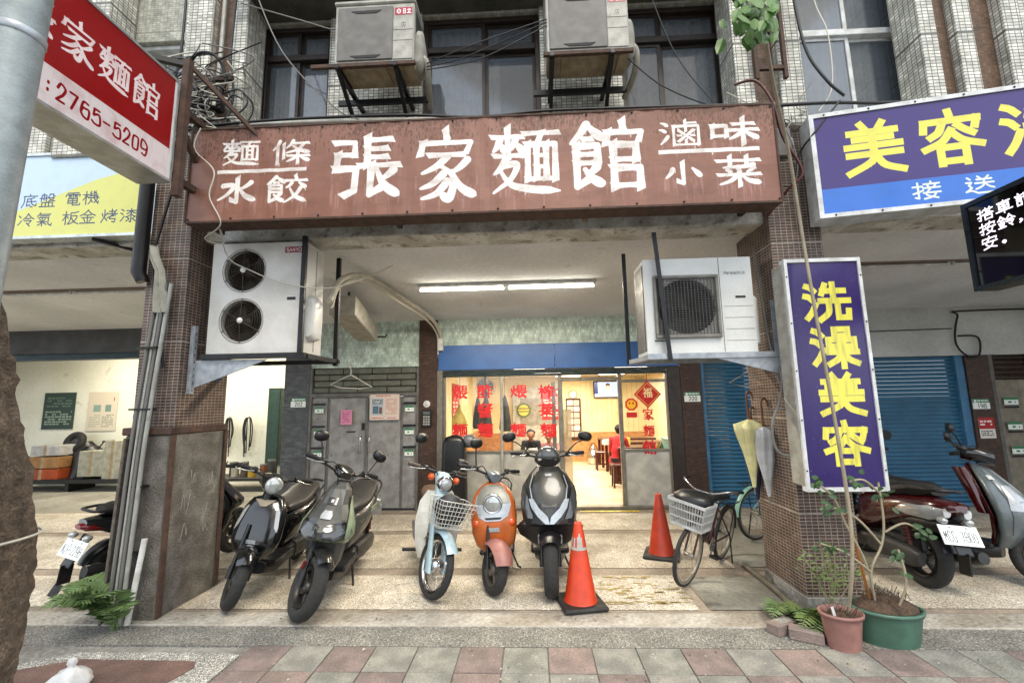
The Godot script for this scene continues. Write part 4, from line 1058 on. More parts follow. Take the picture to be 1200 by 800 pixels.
	for k in 9:
		for yy in [-0.013, PH + 0.013]:
			part(p, "bolt", Geo.new().lathe([Vector2(0, 0.006), Vector2(0.006, 0.005), Vector2(0.008, 0)], Transform3D(Basis(Vector3.RIGHT, PI / 2), Vector3(0.08 + k * 0.31, yy, 0.0125)), 8), M.dark_metal)

	# tall purple box on the pillar
	var t := thing("pillar_sign", "tall narrow purple sign box with yellow characters strapped to the pillar", "sign", V(2.24, 0.965, 3.4))
	im = Image.create(640, 2048, false, Image.FORMAT_RGB8)
	im.fill(Color(0.20, 0.15, 0.37))
	rng.seed = 21
	for k in 70: im.fill_rect(Rect2i(rng.randi() % 640, rng.randi() % 2048, rng.randi_range(2, 5), rng.randi_range(2, 8)), Color(0.55, 0.52, 0.65))
	for a in [["洗", 2.07, 2.47], ["澡", 2.09, 2.125], ["美", 2.10, 1.775], ["容", 2.09, 1.42]]:
		draw_glyph(im, a[0], Rect2((a[1] + 0.015 - 1.97) / 0.54 * 640, (2.64 - a[2]) / 1.675 * 2048, 390, 362), yel, 14.5, 2)
	im = stained(halved(im), 45, Color(0.13, 0.10, 0.30), 0.25, 0.0)
	face(t, "face", Vector3(-0.265, 0, 0), Vector3(0.265, 0, 0), Vector3(0.265, 1.675, 0), Vector3(-0.265, 1.675, 0), print_mat(im, 0.25))
	part(t, "sign_box", Geo.new().span(Vector3(-0.29, 0.003, -0.17), Vector3(0.27, 1.672, -0.004), 0.01), grime_mat(Color(0.66, 0.65, 0.61), Color(0.56, 0.54, 0.49), 0.7, 0.6, 0.016, 0.08, 62, 1.6, Color(0.36, 0.30, 0.24, 0.9), 0.76, false))
	var tf := Geo.new()
	tf.span(Vector3(-0.285, -0.026, -0.05), Vector3(0.285, 0.003, 0.012)); tf.span(Vector3(-0.285, 1.672, -0.05), Vector3(0.285, 1.70, 0.012)); tf.span(Vector3(-0.285, 0.003, -0.048), Vector3(-0.262, 1.672, 0.011)); tf.span(Vector3(0.262, 0.003, -0.048), Vector3(0.285, 1.672, 0.011))
	part(t, "sign_frame", tf, M.frame_white)
	for k in 5:
		for x in [-0.274, 0.274]:
			part(t, "bolt", Geo.new().lathe([Vector2(0, 0.006), Vector2(0.005, 0.005), Vector2(0.006, 0)], Transform3D(Basis(Vector3.RIGHT, PI / 2), Vector3(x, 0.12 + k * 0.36, 0.0115)), 8), M.dark_metal)

	# display with lit characters at the bus stop, at right angles to the facade
	var l := thing("display_board", "black electronic display with lit white characters hanging at the frame's edge", "display", V(2.95, 2.28, 3.0))
	im = Image.create(1024, 560, false, Image.FORMAT_RGB8)
	im.fill(Color(0, 0, 0))
	var lit := Color(0.98, 0.92, 1.0)
	# u from the wall end (d = 3.0) towards the street
	var chars := [["搭", 0, 0], ["車", 1, 0], ["請", 2, 0], ["按", 3, 0], ["按", 0, 1], ["鈴", 1, 1], ["，", 2, 1], ["請", 3, 1], ["安", 0, 2], ["。", 1, 2]]
	for a in chars:
		draw_glyph(im, a[0], Rect2(58 + a[1] * 118, 52 + a[2] * 98, 104, 84), lit, 9.0, 0)
	im = halved(im)
	var lm := flat_mat(Color(0.012, 0.012, 0.014), 0.06)
	lm.emission_enabled = true
	lm.emission_operator = BaseMaterial3D.EMISSION_OP_MULTIPLY
	lm.emission = Color(1, 1, 1)
	lm.emission_texture = tex(im)
	lm.emission_energy_multiplier = 1.0
	face(l, "screen", Vector3(-0.001, 0.03, 0.03), Vector3(-0.001, 0.03, 1.03), Vector3(-0.001, 0.57, 1.03), Vector3(-0.001, 0.57, 0.03), lm)
	part(l, "housing", Geo.new().span(Vector3(0.004, 0, 0), Vector3(0.14, 0.6, 1.06), 0.01), M.black)
	var lf := Geo.new()
	lf.span(Vector3(-0.012, 0, 0), Vector3(0.004, 0.03, 1.06)); lf.span(Vector3(-0.012, 0.57, 0), Vector3(0.004, 0.6, 1.06)); lf.span(Vector3(-0.012, 0.03, 0), Vector3(0.004, 0.57, 0.03))
	part(l, "bezel", lf, worn(Color(0.12, 0.16, 0.19), 0.35, 0.2))
	part(l, "hanger", Geo.new().bar(Vector3(0.07, 0.6, 0.5), Vector3(0.07, 1.3, 0.5), 0.03, 0.03), M.black_metal)
func fan_grille(parent: Node3D, called: String, at: Vector3, r: float, rings: int, spokes: int, m: Material) -> void:
	var g := Geo.new()
	for k in rings:
		var rr := r * (k + 1.0) / rings
		var pts := []
		for i in 28: pts.append(at + Vector3(cos(TAU * i / 28) * rr, sin(TAU * i / 28) * rr, 0.004 * (1.0 - rr / r) * 3.0))
		g.tube(pts, 0.0022, 4, true)
	for k in spokes:
		var a := TAU * (k + 0.5) / spokes
		g.tube([at + Vector3(cos(a) * 0.02, sin(a) * 0.02, 0.016), at + Vector3(cos(a) * r, sin(a) * r, 0.002)], 0.0035, 4)
	part(parent, called, g, m)
func fan_blades(parent: Node3D, at: Vector3, r: float) -> void:
	var g := Geo.new()
	for k in 3:
		var a := TAU * k / 3.0 + 0.4
		var rows := []
		for i in 5:
			var t := i / 4.0
			var rr := lerpf(0.05, r * 0.93, t)
			var row := PackedVector3Array()
			for j in 4:
				var q := a + (j / 3.0 - 0.5) * (0.9 + 0.4 * t)
				row.append(at + Vector3(cos(q) * rr, sin(q) * rr, -0.06 + (j / 3.0 - 0.5) * 0.06))
			rows.append(row)
		g.loft(rows, false, false, false)
	g.lathe([Vector2(0, 0.05), Vector2(0.045, 0.045), Vector2(0.05, 0)], Transform3D(Basis(Vector3.RIGHT, PI / 2), at - Vector3(0, 0, 0.08)), 14)
	part(parent, "fan", g, M.fan_dark)
func ac_case(parent: Node3D, w: float, h: float, dp: float, holes: Array, m: Material) -> void:   # box with round holes in its front
	var g := Geo.new()
	var hw := w / 2
	g.span(Vector3(-hw, 0, -dp), Vector3(hw, h, -dp + 0.01)); g.span(Vector3(-hw, 0, -dp + 0.01), Vector3(-hw + 0.01, h, -0.006)); g.span(Vector3(hw - 0.01, 0, -dp + 0.01), Vector3(hw, h, -0.006))
	g.span(Vector3(-hw + 0.01, h - 0.01, -dp + 0.01), Vector3(hw - 0.01, h, -0.006)); g.span(Vector3(-hw + 0.01, 0, -dp + 0.01), Vector3(hw - 0.01, 0.01, -0.006))
	# front sheet: split in cells, each with at most one hole
	var ys := [0.0]
	for i in holes.size() - 1: ys.append((holes[i][1] + holes[i + 1][1]) / 2.0)
	ys.append(h)
	for i in maxi(1, holes.size()):
		var y0: float = ys[i]
		var y1: float = ys[i + 1]
		if holes.is_empty():
			g.quad(Vector3(-hw, y0, 0), Vector3(hw, y0, 0), Vector3(hw, y1, 0), Vector3(-hw, y1, 0), Vector3.BACK)
			continue
		var c := Vector2(holes[i][0], holes[i][1])
		var r: float = holes[i][2]
		var k := 32
		for j in k:
			var q := []
			for e in 2:
				var a := TAU * (j + e) / k + PI / 4
				var d := Vector2(cos(a), sin(a))
				var tx := ((hw if d.x > 0 else -hw) - c.x) / d.x if absf(d.x) > 1e-6 else 1e9
				var ty := ((y1 if d.y > 0 else y0) - c.y) / d.y if absf(d.y) > 1e-6 else 1e9
				var o := c + d * minf(tx, ty)
				q.append([Vector3(c.x + d.x * r, c.y + d.y * r, 0), Vector3(o.x, o.y, 0)])
			g.quad(q[0][0], q[0][1], q[1][1], q[1][0], Vector3.BACK)
			# corner between two edges
			var o0: Vector3 = q[0][1]
			var o1: Vector3 = q[1][1]
			if absf(o0.x - o1.x) > 1e-5 and absf(o0.y - o1.y) > 1e-5:
				var cx := hw if (o0.x + o1.x) / 2 > c.x else -hw
				var cy := y1 if (o0.y + o1.y) / 2 > c.y else y0
				g.tri(o0, Vector3(cx, cy, 0), o1, Vector3.BACK, Vector3.BACK, Vector3.BACK)
			g.quad(q[0][0], q[1][0], q[1][0] - Vector3(0, 0, 0.05), q[0][0] - Vector3(0, 0, 0.05), (Vector3(c.x, c.y, 0) - q[0][0]).normalized())
	part(parent, "casing", g, m)
func slotted_angle(parent: Node3D, a: Vector3, b: Vector3, m: Material, face_z := 0.0) -> void:   # angle iron with a row of holes
	var o := part(parent, "hanger_strut", Geo.new().bar(a, b, 0.034, 0.006), m)
	var n := int((b - a).length() / 0.06)
	var g := Geo.new()
	var z := (b - a).normalized()
	var x := (Vector3.UP if absf(z.y) < 0.95 else Vector3.RIGHT).cross(z).normalized()
	g.bar(a + x * 0.017 + z.cross(x) * -0.017, b + x * 0.017 + z.cross(x) * -0.017, 0.005, 0.034)
	part(parent, "hanger_strut", g, m)
	var s := Geo.new()
	for k in n:
		var p := a + z * (0.03 + k * 0.06)
		s.bar(p + z * -0.012, p + z * 0.012, 0.010, 0.0075)
	part(o, "slot", s, M.slot).set_meta("kind", "stuff")
func build_ac() -> void:
	M.fan_dark = worn(Color(0.10, 0.085, 0.075), 0.6)
	M.ac_white = grime_mat(Color(0.80, 0.79, 0.77), Color(0.74, 0.73, 0.70), 0.9, 0.45, 0.012, 0.03, 71, 1.4, Color(0.6, 0.56, 0.5, 0.7), 0.84, false)
	M.ac_cream = grime_mat(Color(0.84, 0.84, 0.82), Color(0.80, 0.80, 0.78), 0.9, 0.4, 0.012, 0.03, 72, 1.4, Color(0.66, 0.63, 0.58, 0.6), 0.86, false)
	M.ac_old = grime_mat(Color(0.66, 0.65, 0.61), Color(0.56, 0.55, 0.51), 0.6, 0.55, 0.016, 0.07, 73, 1.8, Color(0.42, 0.33, 0.27, 0.9), 0.76, false)
	M.ac_under = grime_mat(Color(0.64, 0.57, 0.45), Color(0.52, 0.46, 0.37), 0.6, 0.6, 0.02, 0.08, 74, 1.6, Color(0.4, 0.3, 0.2, 0.9), 0.76, false)
	M.ac_grey = grime_mat(Color(0.42, 0.41, 0.39), Color(0.36, 0.35, 0.33), 0.6, 0.6, 0.016, 0.06, 75, 1.6, Color(0.30, 0.24, 0.2, 0.9), 0.82, false)
	M.coil = flat_mat(Color(0.16, 0.16, 0.16), 0.8)
	M.fins = worn(Color(0.36, 0.34, 0.32), 0.6, 0.3)
	M.slot = flat_mat(Color(0.30, 0.30, 0.29), 0.7)
	# two-fan unit hung by the arcade pillar
	var a := thing("outdoor_unit", "tall white two-fan outdoor air conditioner unit hung beside the pillar", "air conditioner", V(-2.385, 2.07, 3.68))
	ac_case(a, 0.85, 0.985, 0.33, [[-0.13, 0.285, 0.185], [-0.13, 0.735, 0.185]], M.ac_white)
	for y in [0.285, 0.735]:
		part(a, "fan_well", Geo.new().lathe([Vector2(0.0, 0), Vector2(0.186, 0), Vector2(0.186, 0.2)], Transform3D(Basis(Vector3.RIGHT, PI / 2), Vector3(-0.13, y, -0.29)), 24, false), M.fins)
		fan_blades(a, Vector3(-0.13, y, -0.03), 0.18)
		fan_grille(a, "fan_guard", Vector3(-0.13, y, 0.004), 0.196, 9, 6, worn(Color(0.30, 0.25, 0.2), 0.5, 0.3))
		part(a, "hub_badge", Geo.new().lathe([Vector2(0, 0.012), Vector2(0.022, 0.01), Vector2(0.026, 0)], Transform3D(Basis(Vector3.RIGHT, PI / 2), Vector3(-0.13, y, 0.018)), 16), M.ac_cream)
	var im := Image.create(256, 72, false, Image.FORMAT_RGB8)
	im.fill(Color(0.50, 0.10, 0.14))
	write_line(im, "SANYO", Vector2(22, 16), Vector2(36, 40), 8, Color(0.9, 0.85, 0.85), 20, 0)
	face(a, "badge", Vector3(0.23, 0.885, 0.003), Vector3(0.39, 0.885, 0.003), Vector3(0.39, 0.94, 0.003), Vector3(0.23, 0.94, 0.003), print_mat(im, 0.4))
	part(a, "handle_slot", Geo.new().span(Vector3(0.27, 0.46, 0.001), Vector3(0.345, 0.485, 0.004)), M.dark_metal)
	part(a, "valve_cover", Geo.new().loft([ring_z(-0.22, Vector2(0.425, 0.30), 0.06, 0.2, 0.18, 0.5), ring_z(-0.10, Vector2(0.425, 0.30), 0.075, 0.22, 0.2, 0.5), ring_z(-0.05, Vector2(0.425, 0.30), 0.05, 0.18, 0.16, 0.5)]), M.ac_cream)
	part(a, "side_seam", Geo.new().span(Vector3(0.424, 0.02, -0.19), Vector3(0.427, 0.96, -0.184)), M.dark_metal)
	slotted_angle(a, Vector3(0.44, -0.03, 0.03), Vector3(0.44, 1.02, 0.03), M.black_metal)
	slotted_angle(a, Vector3(0.50, -0.08, -0.52), Vector3(0.50, 1.0, -0.52), M.black_metal)
	var fr := Geo.new()
	fr.bar(Vector3(-0.44, -0.03, 0.02), Vector3(0.47, -0.03, 0.02), 0.05, 0.04); fr.bar(Vector3(-0.44, -0.04, -0.5), Vector3(0.53, -0.04, -0.5), 0.04, 0.04)
	fr.bar(Vector3(0.46, -0.035, 0.0), Vector3(0.5, -0.035, -0.5), 0.04, 0.035); fr.bar(Vector3(-0.42, -0.035, 0.0), Vector3(-0.42, -0.035, -0.5), 0.04, 0.035)
	part(a, "bearer", fr, M.black_metal)
	var gus := Geo.new()
	gus.prism(PackedVector2Array([Vector2(-0.53, -0.30), Vector2(-0.53, -0.055), Vector2(0.14, -0.055)]), 0.0, 0.012)
	part(a, "gusset_bracket", gus, M.galv)
	slotted_angle(a, Vector3(-0.50, -0.34, 0.03), Vector3(-0.50, 0.24, 0.03), M.galv)
	# refrigerant pipe and cable from the unit across the ceiling to the shop
	var tp := curve([V(-1.82, 2.55, 3.85), V(-1.86, 2.86, 4.2), V(-1.80, 3.02, 4.7), V(-1.62, 2.96, 5.6), V(-1.48, 2.88, 6.4), V(-1.44, 2.72, 6.9), V(-1.44, 2.46, 6.93)], 6)
	var hose := thing("pipe_run", "white taped refrigerant pipe crossing the arcade ceiling to the shop front", "pipe", Vector3.ZERO)
	part(hose, "taped_pipe", Geo.new().tube(tp, 0.028, 8), worn(Color(0.76, 0.74, 0.68), 0.7))
	part(hose, "junction", Geo.new().box(V(-1.44, 2.55, 6.92), Vector3(0.09, 0.2, 0.08), 0.01), M.frame_white)
	part(hose, "drain_tube", Geo.new().tube(curve([V(-1.82, 2.50, 3.9), V(-1.9, 2.8, 4.25), V(-1.84, 2.97, 4.7), V(-1.68, 2.92, 5.6), V(-1.54, 2.85, 6.4), V(-1.49, 2.7, 6.9), V(-1.48, 2.4, 6.93)], 6), 0.014, 6), M.wire_white)

	# single-fan unit
	var p := thing("outdoor_unit", "white single-fan outdoor air conditioner unit with square grille hung near the umbrellas", "air conditioner", V(1.405, 1.985, 3.68))
	ac_case(p, 0.89, 0.805, 0.33, [[-0.10, 0.39, 0.245]], M.ac_cream)
	part(p, "fan_well", Geo.new().lathe([Vector2(0.0, 0), Vector2(0.246, 0), Vector2(0.246, 0.2)], Transform3D(Basis(Vector3.RIGHT, PI / 2), Vector3(-0.10, 0.39, -0.29)), 24, false), M.fins)
	fan_blades(p, Vector3(-0.10, 0.39, -0.03), 0.24)
	var gf := Geo.new()
	for q in [[Vector3(-0.375, 0.125, 0.002), Vector3(0.16, 0.155, 0.03)], [Vector3(-0.375, 0.63, 0.002), Vector3(0.16, 0.655, 0.03)], [Vector3(-0.375, 0.155, 0.002), Vector3(-0.35, 0.63, 0.03)], [Vector3(0.135, 0.155, 0.002), Vector3(0.16, 0.63, 0.03)]]: gf.span(q[0], q[1], 0.005)
	part(p, "grille_frame", gf, worn(Color(0.50, 0.49, 0.46), 0.5))
	var gr := Geo.new()
	for k in 24: gr.bar(Vector3(-0.35, 0.165 + k * 0.02, 0.026), Vector3(0.135, 0.165 + k * 0.02, 0.026), 0.004, 0.004)
	for k in 18: gr.bar(Vector3(-0.34 + k * 0.0275, 0.156, 0.02), Vector3(-0.34 + k * 0.0275, 0.63, 0.02), 0.005, 0.005)
	part(p, "fan_guard", gr, worn(Color(0.30, 0.29, 0.275), 0.5))
	var cp := PackedVector2Array()
	var sh := Geo.new()
	for k in 4:   # corner plates round the fan opening
		var sx := -1.0 if k % 2 == 0 else 1.0
		var sy := -1.0 if k < 2 else 1.0
		var poly := PackedVector2Array([Vector2(sx * 0.244, sy * 0.234)])
		for i in 9:
			var t := PI / 2 * i / 8.0
			poly.append(Vector2(sx * 0.243 * cos(t), sy * 0.233 * sin(t)))
		sh.prism(poly, 0.004, 0.008, Transform3D(Basis(), Vector3(-0.1075, 0.3925, 0)))
	part(p, "corner_plate", sh, worn(Color(0.66, 0.65, 0.62), 0.5))
	part(p, "panel_seam", Geo.new().span(Vector3(0.178, 0.01, 0.0005), Vector3(0.182, 0.8, 0.003)), worn(Color(0.45, 0.44, 0.42), 0.5))
	for k in 4:
		part(p, "panel_crease", Geo.new().span(Vector3(0.2, 0.1 + k * 0.095, 0.0005), Vector3(0.435, 0.102 + k * 0.095, 0.003)), worn(Color(0.62, 0.61, 0.59), 0.5))
	im = Image.create(512, 72, false, Image.FORMAT_RGB8)
	im.fill(Color(0.80, 0.80, 0.78))
	write_line(im, "Panasonic", Vector2(12, 10), Vector2(44, 52), 10, Color(0.18, 0.18, 0.18), 20, 0)
	face(p, "badge", Vector3(0.215, 0.655, 0.002), Vector3(0.40, 0.655, 0.002), Vector3(0.40, 0.685, 0.002), Vector3(0.215, 0.685, 0.002), print_mat(im, 0.4))
	part(p, "handle_slot", Geo.new().span(Vector3(0.30, 0.455, 0.001), Vector3(0.38, 0.472, 0.004)), M.dark_metal)
	part(p, "valve_cover", Geo.new().span(Vector3(0.4455, 0.06, -0.26), Vector3(0.50, 0.48, -0.04), 0.02), M.ac_cream)
	part(p, "side_coil", Geo.new().span(Vector3(-0.452, 0.03, -0.31), Vector3(-0.4455, 0.76, -0.03)), worn(Color(0.36, 0.36, 0.35), 0.6))
	slotted_angle(p, Vector3(-0.27, -0.06, 0.05), Vector3(-0.34, 1.02, 0.05), M.black_metal)
	slotted_angle(p, Vector3(-0.5, -0.05, -0.42), Vector3(-0.5, 1.0, -0.42), M.black_metal)
	var fr2 := Geo.new()
	fr2.bar(Vector3(-0.46, -0.025, 0.03), Vector3(0.62, -0.025, 0.03), 0.05, 0.045); fr2.bar(Vector3(-0.52, -0.03, -0.36), Vector3(0.62, -0.03, -0.36), 0.04, 0.04); fr2.bar(Vector3(-0.44, -0.03, 0.0), Vector3(-0.5, -0.03, -0.36), 0.04, 0.035)
	part(p, "bearer", fr2, M.galv)
	part(p, "gusset_bracket", Geo.new().prism(PackedVector2Array([Vector2(0.1, -0.05), Vector2(0.64, -0.05), Vector2(0.64, -0.20)]), 0.03, 0.045), M.galv)
	slotted_angle(p, Vector3(0.6, -0.25, 0.0), Vector3(0.6, 0.42, 0.0), M.galv)
	part(p, "bolt_rod", Geo.new().tube([Vector3(-0.40, 0.10, 0.06), Vector3(-0.28, 0.10, 0.06)], 0.006, 6), M.dark_metal)

	# two old units on brackets below the upper windows
	var old_badge: Material
	var old_plate: Material
	for k in 2:
		var x: float = [-1.265, 0.525][k]
		var y: float = [4.44, 4.45][k]
		var h := thing("outdoor_unit", ["weathered grey outdoor unit on a bracket above the sign, nearer the red projecting sign", "weathered grey outdoor unit on a bracket above the sign, nearer the hanging leaves"][k], "air conditioner", V(x, y, 3.3), 0.0, "old outdoor units below the upper windows")
		part(h, "casing", Geo.new().span(Vector3(-0.34, 0.0, -0.28), Vector3(0.34, 0.56, 0), 0.008), M.ac_old)
		part(h, "top_cover", Geo.new().span(Vector3(-0.35, 0.5605, -0.29), Vector3(0.35, 0.60, 0.012), 0.01), M.ac_old)
		part(h, "front_panel", Geo.new().span(Vector3(-0.315, 0.03, 0.002), Vector3(0.16, 0.53, 0.012), 0.004), M.ac_grey)
		part(h, "panel_edge", Geo.new().span(Vector3(0.165, 0.03, 0.001), Vector3(0.33, 0.53, 0.006)), M.ac_old)
		for yy in [0.055, 0.475]:
			part(h, "fan_slot", Geo.new().prism(PackedVector2Array([Vector2(-0.2, yy + 0.014), Vector2(-0.15, yy - 0.01), Vector2(0.02, yy - 0.01), Vector2(0.06, yy + 0.016)]), 0.013, 0.016), M.coil)
		im = Image.create(192, 72, false, Image.FORMAT_RGB8)
		im.fill(Color(0.60, 0.10, 0.20))
		disc(im, Vector2(44, 36), 24, Color(0.9, 0.85, 0.86)); disc(im, Vector2(44, 36), 15, Color(0.60, 0.10, 0.20)); im.fill_rect(Rect2i(24, 33, 40, 6), Color(0.9, 0.85, 0.86))
		draw_glyph(im, "日", Rect2(84, 12, 42, 48), Color(0.93, 0.9, 0.9), 16, 2)
		draw_glyph(im, "立", Rect2(132, 12, 48, 48), Color(0.93, 0.9, 0.9), 14, 2)
		if k == 0: old_badge = print_mat(im, 0.4)
		face(h, "badge", Vector3(0.175, 0.44, 0.0075), Vector3(0.325, 0.44, 0.0075), Vector3(0.325, 0.51, 0.0075), Vector3(0.175, 0.51, 0.0075), old_badge)
		var im2 := Image.create(128, 64, false, Image.FORMAT_RGB8)
		im2.fill(Color(0.62, 0.61, 0.57))
		write_line(im2, "DC", Vector2(40, 4), Vector2(22, 26), 6, Color(0.25, 0.24, 0.23), 22, 0)
		dashes(im2, Rect2i(20, 38, 88, 12), 1, Color(0.35, 0.34, 0.32), 3)
		if k == 0: old_plate = print_mat(im2, 0.5)
		face(h, "model_plate", Vector3(0.20, 0.30, 0.0075), Vector3(0.30, 0.30, 0.0075), Vector3(0.30, 0.37, 0.0075), Vector3(0.20, 0.37, 0.0075), old_plate)
		for yy in [0.30, 0.40]: part(h, "panel_line", Geo.new().span(Vector3(0.165, yy - 0.1, 0.0062), Vector3(0.33, yy - 0.097, 0.008)), M.ac_grey)
		part(h, "pipe_cover", Geo.new().loft([ring_z(-0.24, Vector2(0.345, 0.16), 0.05, 0.2, 0.15, 0.6), ring_z(-0.1, Vector2(0.35, 0.16), 0.06, 0.22, 0.16, 0.6), ring_z(-0.05, Vector2(0.345, 0.16), 0.03, 0.15, 0.12, 0.6)]), M.ac_old)
		part(h, "pipe_bend", Geo.new().tube(curve([Vector3(0.37, 0.15, -0.12), Vector3(0.42, 0.08, -0.12), Vector3(0.42, -0.05, -0.2), Vector3(0.38, -0.1, -0.45)], 5), 0.028, 8), worn(Color(0.6, 0.58, 0.53), 0.7))
		part(h, "side_grille", Geo.new().span(Vector3(0.341, 0.3, -0.24), Vector3(0.345, 0.52, -0.05)), M.coil)
		# underside with pressed ribs, and the steel bracket
		part(h, "base_pan", Geo.new().span(Vector3(-0.335, -0.012, -0.275), Vector3(0.335, -0.0005, -0.004)), M.ac_under)
		for q in [[-0.28, -0.25], [-0.22, 0.1], [0.16, 0.19], [0.25, 0.28]]:
			part(h, "base_rib", Geo.new().span(Vector3(q[0], -0.022, -0.26), Vector3(q[1], -0.0125, -0.03), 0.006), M.ac_under)
		for xx in [-0.30, 0.19]:
			var br := Geo.new()
			br.bar(Vector3(xx, -0.035, 0.04), Vector3(xx, -0.035, -0.6), 0.035, 0.035)
			br.bar(Vector3(xx, -0.045, 0.0), Vector3(xx, -0.40, -0.58), 0.03, 0.03)
			part(h, "bracket", br, M.black_metal)
		part(h, "bearer", Geo.new().bar(Vector3(-0.52 if k == 0 else -0.37, -0.028, 0.02), Vector3(0.36, -0.028, 0.02), 0.03, 0.03), M.rust)
		part(h, "bearer", Geo.new().bar(Vector3(-0.45, -0.085, -0.36), Vector3(0.40, -0.085, -0.36), 0.03, 0.05), M.black_metal)
func poster(parent: Node3D, called: String, x0: float, y0: float, x1: float, y1: float, z: float, im: Image, rough := 0.6) -> MeshInstance3D:
	var g := Geo.new()
	g.span(Vector3(x0, y0, z - 0.004), Vector3(x1, y1, z - 0.001))
	var back := part(parent, called, g, M.paper)
	face(back, "print", Vector3(x0, y0, z), Vector3(x1, y0, z), Vector3(x1, y1, z), Vector3(x0, y1, z), print_mat(im, rough))
	return back
func sheet_img(w: int, h: int, bg: Color, blocks: Array, sd: int) -> Image:   # printed sheet: blocks of [x, y, w, h, colour, rows of text (0 = solid)]
	var im := Image.create(w, h, false, Image.FORMAT_RGB8)
	im.fill(bg)
	for b in blocks:
		var r := Rect2i(int(b[0] * w), int(b[1] * h), int(b[2] * w), int(b[3] * h))
		if b[5] == 0: im.fill_rect(r, b[4])
		else: dashes(im, r, b[5], b[4], sd)
	return im
func vinyl(parent: Node3D, chars: Array, x0: float, y0: float, x1: float, y1: float, z: float, col: Color, pen := 12.0) -> void:   # cut letters on glass; chars: [glyph, x0, y0, x1, y1] in metres
	var pw := 1024
	var ph := int(pw * (y1 - y0) / (x1 - x0))
	var im := Image.create(pw, ph, false, Image.FORMAT_RGBA8)
	im.fill(Color(col, 0.0))
	for c in chars:
		draw_glyph(im, c[0], Rect2((c[1] - x0) / (x1 - x0) * pw, (y1 - c[4]) / (y1 - y0) * ph, (c[3] - c[1]) / (x1 - x0) * pw, (c[4] - c[2]) / (y1 - y0) * ph), col, pen, 1)
	var m := flat_mat(Color.WHITE, 0.4)
	m.albedo_texture = tex(im)
	m.transparency = BaseMaterial3D.TRANSPARENCY_ALPHA_SCISSOR
	m.alpha_scissor_threshold = 0.5
	face(parent, "vinyl_lettering", Vector3(x0, y0, z), Vector3(x1, y0, z), Vector3(x1, y1, z), Vector3(x0, y1, z), m)
func number_plate(called: String, label: String, at: Vector3, digits: String, group := "") -> void:
	var t := thing(called, label, "number plate", at, 0.0, group)
	var im := Image.create(256, 160, false, Image.FORMAT_RGB8)
	im.fill(Color(0.90, 0.92, 0.90))
	im.fill_rect(Rect2i(0, 0, 256, 60), Color(0.16, 0.42, 0.26))
	dashes(im, Rect2i(70, 14, 170, 34), 1, Color(0.85, 0.9, 0.86), 4)
	disc(im, Vector2(40, 34), 22, Color(0.85, 0.88, 0.86))
	write_line(im, digits, Vector2(70, 78), Vector2(34, 64), 14, Color(0.10, 0.16, 0.12), 20, 0)
	part(t, "plate", Geo.new().span(Vector3(-0.12, -0.075, 0), Vector3(0.12, 0.075, 0.008)), M.frame_white)
	face(t, "print", Vector3(-0.12, -0.075, 0.009), Vector3(0.12, -0.075, 0.009), Vector3(0.12, 0.075, 0.009), Vector3(-0.12, 0.075, 0.009), print_mat(im, 0.35))
func tube_lamp(called: String, label: String, a: Vector3, b: Vector3, lit: bool, energy := 0.0) -> void:
	var t := thing(called, label, "lamp")
	part(t, "batten", Geo.new().bar(a + Vector3(0, 0.045, 0), b + Vector3(0, 0.045, 0), 0.07, 0.04, 0.006), M.frame_white if lit else worn(Color(0.5, 0.44, 0.38), 0.6))
	var n := 2 if (b - a).length() > 1.6 else 1
	for k in n:
		var p := a.lerp(b, float(k) / n + 0.012)
		var q := a.lerp(b, float(k + 1) / n - 0.012)
		part(t, "tube", Geo.new().tube([p, q], 0.016, 10), glow(Color(1.0, 0.97, 0.90), 7.0) if lit else M.frame_white)
		for e in [p, q]: part(t, "socket", Geo.new().box(e + Vector3(0, 0.012, 0), Vector3(0.02, 0.05, 0.03)), M.frame_white)
	if lit:
		var l := AreaLight3D.new()
		l.name = "lamp_light"
		l.area_size = Vector2((b - a).length(), 0.05)
		l.light_energy = energy
		l.light_color = Color(1.0, 0.95, 0.86)
		l.area_range = 30.0
		l.shadow_enabled = true
		t.add_child(l)
		l.position = (a + b) / 2 - Vector3(0, 0.03, 0)
		l.rotation.x = -PI / 2
